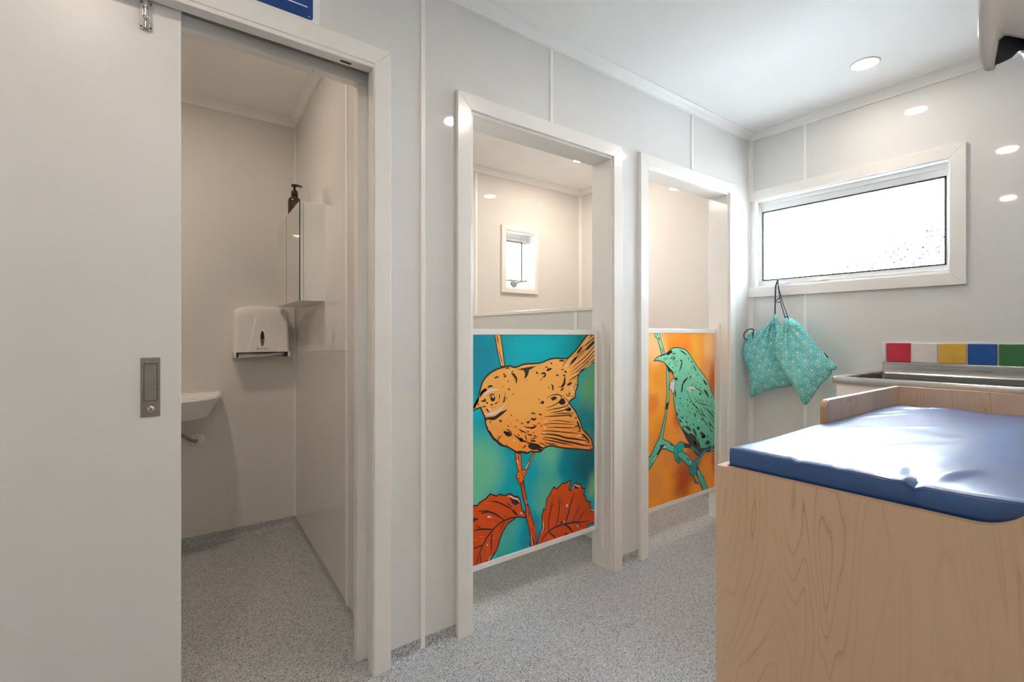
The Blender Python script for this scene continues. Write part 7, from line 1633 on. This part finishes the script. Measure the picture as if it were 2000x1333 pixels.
# blue changing mat
cm = empty('changing_mat', (1.77, 0.33, 0.846), 'glossy dark blue vinyl changing mat lying on the birch table', 'mat')
MX0, MX1, MY0, MY1, MZ0, MZ1 = 1.137, 2.408, 0.028, 0.629, 0.847, 0.908
NX, NY = 150, 90
def crease(x, y, x0, y0, x1, y1, wd, h):
    dx, dy = x1 - x0, y1 - y0
    L2 = dx * dx + dy * dy
    tt = max(0, min(1, ((x - x0) * dx + (y - y0) * dy) / L2))
    d = math.hypot(x - x0 - tt * dx, y - y0 - tt * dy)
    return h * math.exp(-(d / wd) ** 2) * (0.15 + 0.85 * math.sin(PI * min(max(tt, 0.06), 0.94)))
from mathutils import noise as mn
def top_z(x, y):
    z = MZ1
    z += 0.0035 * mn.noise(Vector((x * 3.1, y * 4.2, 0.3))) + 0.0014 * mn.noise(Vector((x * 9, y * 7, 4.1)))
    # puckers at the seam gathers on the front edge
    for gy, h in ((0.478, 0.004), (0.276, 0.008), (0.40, 0.002)):
        z -= h * math.exp(-((y - gy) / 0.008) ** 2 - ((x - MX0) / 0.05) ** 2)
        z += 0.5 * h * math.exp(-((y - gy - 0.014) / 0.012) ** 2 - ((x - MX0 - 0.012) / 0.04) ** 2)
    z += crease(x, y, 1.17, 0.262, 1.34, 0.230, 0.016, 0.006) + crease(x, y, 1.15, 0.285, 1.30, 0.31, 0.018, -0.005)
    z += crease(x, y, 1.35, 0.42, 1.62, 0.33, 0.014, 0.0035) + crease(x, y, 1.65, 0.55, 1.95, 0.36, 0.012, 0.003)
    z += crease(x, y, 2.05, 0.60, 2.32, 0.47, 0.012, 0.004) + crease(x, y, 2.15, 0.60, 2.36, 0.50, 0.010, -0.004) + crease(x, y, 2.25, 0.61, 2.36, 0.40, 0.014, 0.005)
    z += crease(x, y, 1.9, 0.60, 2.2, 0.50, 0.010, 0.0025) + crease(x, y, 1.55, 0.18, 2.25, 0.24, 0.05, 0.006) + crease(x, y, 1.20, 0.16, 1.9, 0.10, 0.05, -0.004)
    z += 0.004 * math.sin((y + 0.06 * math.sin(x * 4.0)) * 24.0) * max(0, 1 - y / 0.42)
    z -= 0.010 * math.exp(-((x - MX1) / 0.05) ** 2) * (0.4 + 0.6 * math.sin(y * 21) ** 2)
    ed = min(x - MX0, MX1 - x, y - MY0, MY1 - y)
    z -= 0.003 * max(0, 1 - ed / 0.010) ** 2
    return z
bm = bmesh.new()
def mxs(i): return MX0 + (MX1 - MX0) * i / NX
def mys(j): return MY0 + (MY1 - MY0) * j / NY
G = [[bm.verts.new((mxs(i), mys(j), top_z(mxs(i), mys(j)))) for j in range(NY + 1)] for i in range(NX + 1)]
for i in range(NX):
    for j in range(NY):
        bm.faces.new((G[i][j], G[i + 1][j], G[i + 1][j + 1], G[i][j + 1]))
edge = [G[i][0] for i in range(NX + 1)] + [G[NX][j] for j in range(1, NY + 1)] + [G[i][NY] for i in range(NX - 1, -1, -1)] + [G[0][j] for j in range(NY - 1, 0, -1)]
def ringv(zf, off):
    out = []
    for v in edge:
        nx = -1 if abs(v.co.x - MX0) < 1e-6 else (1 if abs(v.co.x - MX1) < 1e-6 else 0)
        ny = -1 if abs(v.co.y - MY0) < 1e-6 else (1 if abs(v.co.y - MY1) < 1e-6 else 0)
        pk = 0.0
        if nx == -1:
            for gy in (0.478, 0.276): pk += 0.004 * math.exp(-((v.co.y - gy) / 0.006) ** 2)
        out.append(bm.verts.new((v.co.x + nx * (off - pk), v.co.y + ny * off, MZ0 + (v.co.z - MZ0) * zf)))
    return out
prevr = edge
for zf, off in ((0.92, 0.0015), (0.6, 0.002), (0.1, 0.002), (0.0, 0.0)):
    cur = ringv(zf, off)
    n_ = len(cur)
    for k in range(n_):
        bm.faces.new((prevr[k], prevr[(k + 1) % n_], cur[(k + 1) % n_], cur[k]))
    prevr = cur
bm.faces.new(prevr)
cover = mesh_from_bm('mat_cover', bm, VINYL, cm)
auto_smooth(cover, 50)
seam = [(v[0], v[1], v[2]) for v in [(MX0 - 0.001, MY0 + (MY1 - MY0) * k / 80, top_z(MX0, MY0 + (MY1 - MY0) * k / 80) - 0.0035) for k in range(81)]]
tube('seam', seam, 0.0011, VINYL, cover, 6)

# ------------------------------------------------------------------ wall dispenser in the top right corner
HX0, HX1, HY0, HY1, HZ1 = 0.546, 0.952, -0.16, 0.092, 1.70
hd = empty('wall_dispenser', (0.75, YN, 1.40), 'pale grey rounded dispenser with dark hollow underside on the near wall', 'dispenser')
def lerp_tab(tab, v):
    if v <= tab[0][0]: return tab[0][1]
    for (a, za), (c, zc) in zip(tab, tab[1:]):
        if v <= c: return za + (zc - za) * (v - a) / (c - a)
    return tab[-1][1]
SIDE = [(-0.16, 1.405), (0.03, 1.405), (0.0636, 1.4125), (0.074, 1.4205), (0.0790, 1.4230), (0.0800, 1.4140), (0.0815, 1.4040), (0.0840, 1.3975), (0.0870, 1.3960), (0.0900, 1.4040), (0.092, 1.413)]
FRONT = [(0.546, 1.3965), (0.575, 1.408), (0.631, 1.432), (0.669, 1.452), (0.72, 1.470), (0.76, 1.476)]
def rim_z(x, y):
    xm = min(x, HX0 + HX1 - x)
    if xm < HX0 + 0.004: return lerp_tab(SIDE, y)
    return lerp_tab(FRONT, xm) if y > 0.07 else 1.405
RR = 0.010
per = []
for k in range(91): per.append((HX0, HY0 + (HY1 - RR - HY0) * (k / 91)))
for k in range(9):
    a = PI - PI / 2 * k / 8
    per.append((HX0 + RR + RR * math.cos(a), HY1 - RR + RR * math.sin(a)))
for k in range(1, 40): per.append((HX0 + RR + (HX1 - HX0 - 2 * RR) * k / 40, HY1))
for k in range(9):
    a = PI / 2 - PI / 2 * k / 8
    per.append((HX1 - RR + RR * math.cos(a), HY1 - RR + RR * math.sin(a)))
for k in range(1, 91): per.append((HX1, HY1 - RR + (HY0 - HY1 + RR) * k / 90))
def rz(p):
    # the corner keeps the dropped lip of the side profile
    x, y = p
    xm = min(x, HX0 + HX1 - x)
    if xm < HX0 + RR + 1e-6:
        return lerp_tab(SIDE, min(y, 0.0875)) if y < 0.0875 else 1.396 + 0.004 * (xm - HX0) / RR
    return max(1.3995, lerp_tab(FRONT, xm))
def shrink(p, d):
    return (min(max(p[0], HX0 + d), HX1 - d), min(p[1], HY1 - d))
rings = []
for d, z in ((0.03, HZ1), (0.010, HZ1 - 0.006), (0.0, HZ1 - 0.03)):
    rings.append([(*shrink(p, d), z) for p in per])
rings.append([(*p, rz(p) + 0.030) for p in per])
rings.append([(*shrink(p, 0.001), rz(p) + 0.010) for p in per])
rings.append([(*shrink(p, 0.0045), rz(p) + 0.001) for p in per])
rings.append([(*shrink(p, 0.007), rz(p)) for p in per])
rings.append([(*shrink(p, 0.010), rz(p) + 0.001) for p in per])
rings.append([(*shrink(p, 0.011), rz(p) + 0.010) for p in per])
rings.append([(*shrink(p, 0.012), 1.56) for p in per])
GREYW = plain('pale_grey_plastic', (0.60, 0.58, 0.59), 0.15, var=0.01)
hcov = loft('cover', rings[:-2], GREYW, hd, True, False)
loft('inner_liner', rings[-3:], DARK, hd, False, True)
prism('inner_tray', [(HY0 + 0.004, 1.425), (0.060, 1.432), (0.076, 1.452), (0.076, 1.54), (HY0 + 0.004, 1.54)], 'X', HX0 + 0.014, HX1 - 0.014, DARK, hd, 0.003)
box('wall_bracket', 0.60, 0.90, YN, HY0 + 0.002, 1.44, 1.66, GREYW, hd, 0.004)

# ------------------------------------------------------------------ drawstring bags hanging on the window latch
BAG_A = bag_fabric('teal_star_print_cotton_a', 0.25)
BAG_B = bag_fabric('teal_star_print_cotton_b', -0.45)


def catmull(P, m):
    out = []
    n = len(P)
    for i in range(n):
        p0, p1, p2, p3 = P[i - 1], P[i], P[(i + 1) % n], P[(i + 2) % n]
        for k in range(m):
            t_ = k / m
            q = [0.5 * ((2 * p1[j]) + (-p0[j] + p2[j]) * t_ + (2 * p0[j] - 5 * p1[j] + 4 * p2[j] - p3[j]) * t_ ** 2 + (-p0[j] + 3 * p1[j] - 3 * p2[j] + p3[j]) * t_ ** 3) for j in (0, 1)]
            out.append(tuple(q))
    return out


def bag(root, outline, xc, centre, depth, neck, mat, seed, gather):
    """soft cloth bag: outline in (Y, Z), swelling towards the room, folds running out from the neck"""
    O = catmull(outline, 4)
    n = len(O)
    NR = 26
    def surf(sign):
        rows = []
        for r in range(NR + 1):
            s_ = r / NR
            row = []
            for k in range(n):
                y = centre[0] + (O[k][0] - centre[0]) * s_
                z = centre[1] + (O[k][1] - centre[1]) * s_
                bulge = depth * (1 - s_ ** 2.4) ** 0.6
                dn = math.hypot(y - neck[0], z - neck[1])
                ang = math.atan2(z - neck[1], y - neck[0])
                fold = gather * math.sin(ang * 24 + seed + 3.0 * mn.noise(Vector((ang * 2, seed, 0)))) * math.exp(-dn / 0.20) * min(1, dn / 0.04)
                wr = 0.007 * mn.noise(Vector((y * 9 + seed, z * 9, seed))) + 0.003 * mn.noise(Vector((y * 26, z * 22, seed)))
                amp = min(1, (1 - s_) * 6)
                x = xc - sign * (bulge * (1 if sign > 0 else 0.12)) - (fold + wr) * (amp if sign > 0 else 0.0)
                row.append((x, y, z))
            rows.append(row)
        return rows
    bm = bmesh.new()
    F = surf(1)
    Bk = surf(-1)
    def build(rows, border=None):
        V = []
        for r in range(1, NR + 1):
            if r == NR and border is not None: V.append(border)
            else: V.append([bm.verts.new(p) for p in rows[r]])
        c = bm.verts.new(rows[0][0])
        for k in range(n):
            bm.faces.new((c, V[0][k], V[0][(k + 1) % n]))
        for A, B in zip(V, V[1:]):
            for k in range(n):
                bm.faces.new((A[k], B[k], B[(k + 1) % n], A[(k + 1) % n]))
        return V[-1]
    brd = build(F)
    build(Bk, brd)
    return mesh_from_bm('bag_body', bm, mat, root, True)


HOOK = (XB - 0.037, 1.453, 1.528)
bagL = empty('drawstring_bag', (3.145, 1.50, 0.78), 'teal drawstring bag hanging behind the other, its black cord looped out at the side', 'bag', 'teal drawstring bags under the window')
OUTL = [(1.443, 1.315), (1.427, 1.306), (1.414, 1.274), (1.4, 1.236), (1.373, 1.16), (1.349, 1.06), (1.331, 0.9726), (1.331, 0.8821), (1.434, 0.8512), (1.51, 0.825), (1.553, 0.8012), (1.593, 0.7758), (1.599, 0.8904), (1.61, 0.9569), (1.637, 1.023), (1.646, 1.063), (1.636, 1.131), (1.603, 1.185), (1.583, 1.202), (1.566, 1.212), (1.549, 1.202), (1.504, 1.238), (1.459, 1.279)]
bag(bagL, OUTL, 3.118, (1.485, 0.99), 0.036, (1.440, 1.31), BAG_A, 1.3, 0.030)
tube('cord', [HOOK, (XB - 0.048, 1.462, 1.49), (3.150, 1.454, 1.41), (3.128, 1.444, 1.345), (3.118, 1.441, 1.300)], 0.0032, CORD, bagL, 8)
tube('cord', [(XB - 0.034, 1.449, 1.528), (XB - 0.046, 1.459, 1.49), (3.146, 1.449, 1.41), (3.124, 1.440, 1.345), (3.116, 1.437, 1.300)], 0.0032, CORD, bagL, 8)
tube('cord_knot', [(3.130, 1.412, 1.418), (3.128, 1.424, 1.404), (3.126, 1.440, 1.392), (3.128, 1.432, 1.383), (3.130, 1.415, 1.384)], 0.003, CORD, bagL, 8)
LOOP = [(3.1, 1.577, 1.139), (3.094, 1.564, 1.159), (3.1, 1.567, 1.195), (3.094, 1.56, 1.212), (3.1, 1.577, 1.22), (3.094, 1.604, 1.211), (3.1, 1.626, 1.185), (3.094, 1.617, 1.157), (3.1, 1.597, 1.151), (3.094, 1.577, 1.155)]
LOOP = [tuple(0.5 * ((2 * p1[j]) + (p2[j] - p0[j]) * t_ + (2 * p0[j] - 5 * p1[j] + 4 * p2[j] - p3[j]) * t_ ** 2 + (3 * p1[j] - p0[j] - 3 * p2[j] + p3[j]) * t_ ** 3) for j in (0, 1, 2))
        for p0, p1, p2, p3 in zip(LOOP, LOOP[1:], LOOP[2:], LOOP[3:]) for t_ in (0, 0.2, 0.4, 0.6, 0.8)]
tube('cord_loop', LOOP, 0.0032, CORD, bagL, 8)
bagR = empty('drawstring_bag', (3.09, 1.33, 0.76), 'teal drawstring bag hanging in front, tilted with one corner pointing down', 'bag', 'teal drawstring bags under the window')
OUTR = [(1.35, 1.281), (1.324, 1.284), (1.289, 1.263), (1.244, 1.221), (1.217, 1.176), (1.184, 1.126), (1.142, 1.08), (1.1, 1.038), (1.074, 1.007), (1.086, 0.9867), (1.1, 0.9818), (1.105, 0.9596), (1.163, 0.8913), (1.236, 0.7743), (1.284, 0.8508), (1.33, 0.9203), (1.365, 0.9799), (1.394, 1.035), (1.41, 1.103), (1.404, 1.163), (1.383, 1.21), (1.36, 1.247)]
bag(bagR, OUTR, 3.050, (1.280, 1.00), 0.050, (1.340, 1.27), BAG_B, 4.1, 0.016)
tube('cord', [(XB - 0.040, 1.450, 1.526), (XB - 0.052, 1.440, 1.48), (3.105, 1.385, 1.37), (3.062, 1.340, 1.292), (3.050, 1.330, 1.272)], 0.0030, CORD, bagR, 8)
tube('cord', [(XB - 0.036, 1.451, 1.524), (XB - 0.050, 1.444, 1.48), (3.105, 1.397, 1.37), (3.062, 1.356, 1.292), (3.050, 1.348, 1.272)], 0.0030, CORD, bagR, 8)
tube('cord_knot', [(3.040, 1.344, 1.284), (3.034, 1.336, 1.290), (3.034, 1.328, 1.286), (3.040, 1.325, 1.276)], 0.003, CORD, bagR, 8)
tube('fabric_tag', [(3.036, 1.1333, 1.0803), (3.030, 1.1126, 1.0532)], 0.0035, BLACKP, bagR, 6)
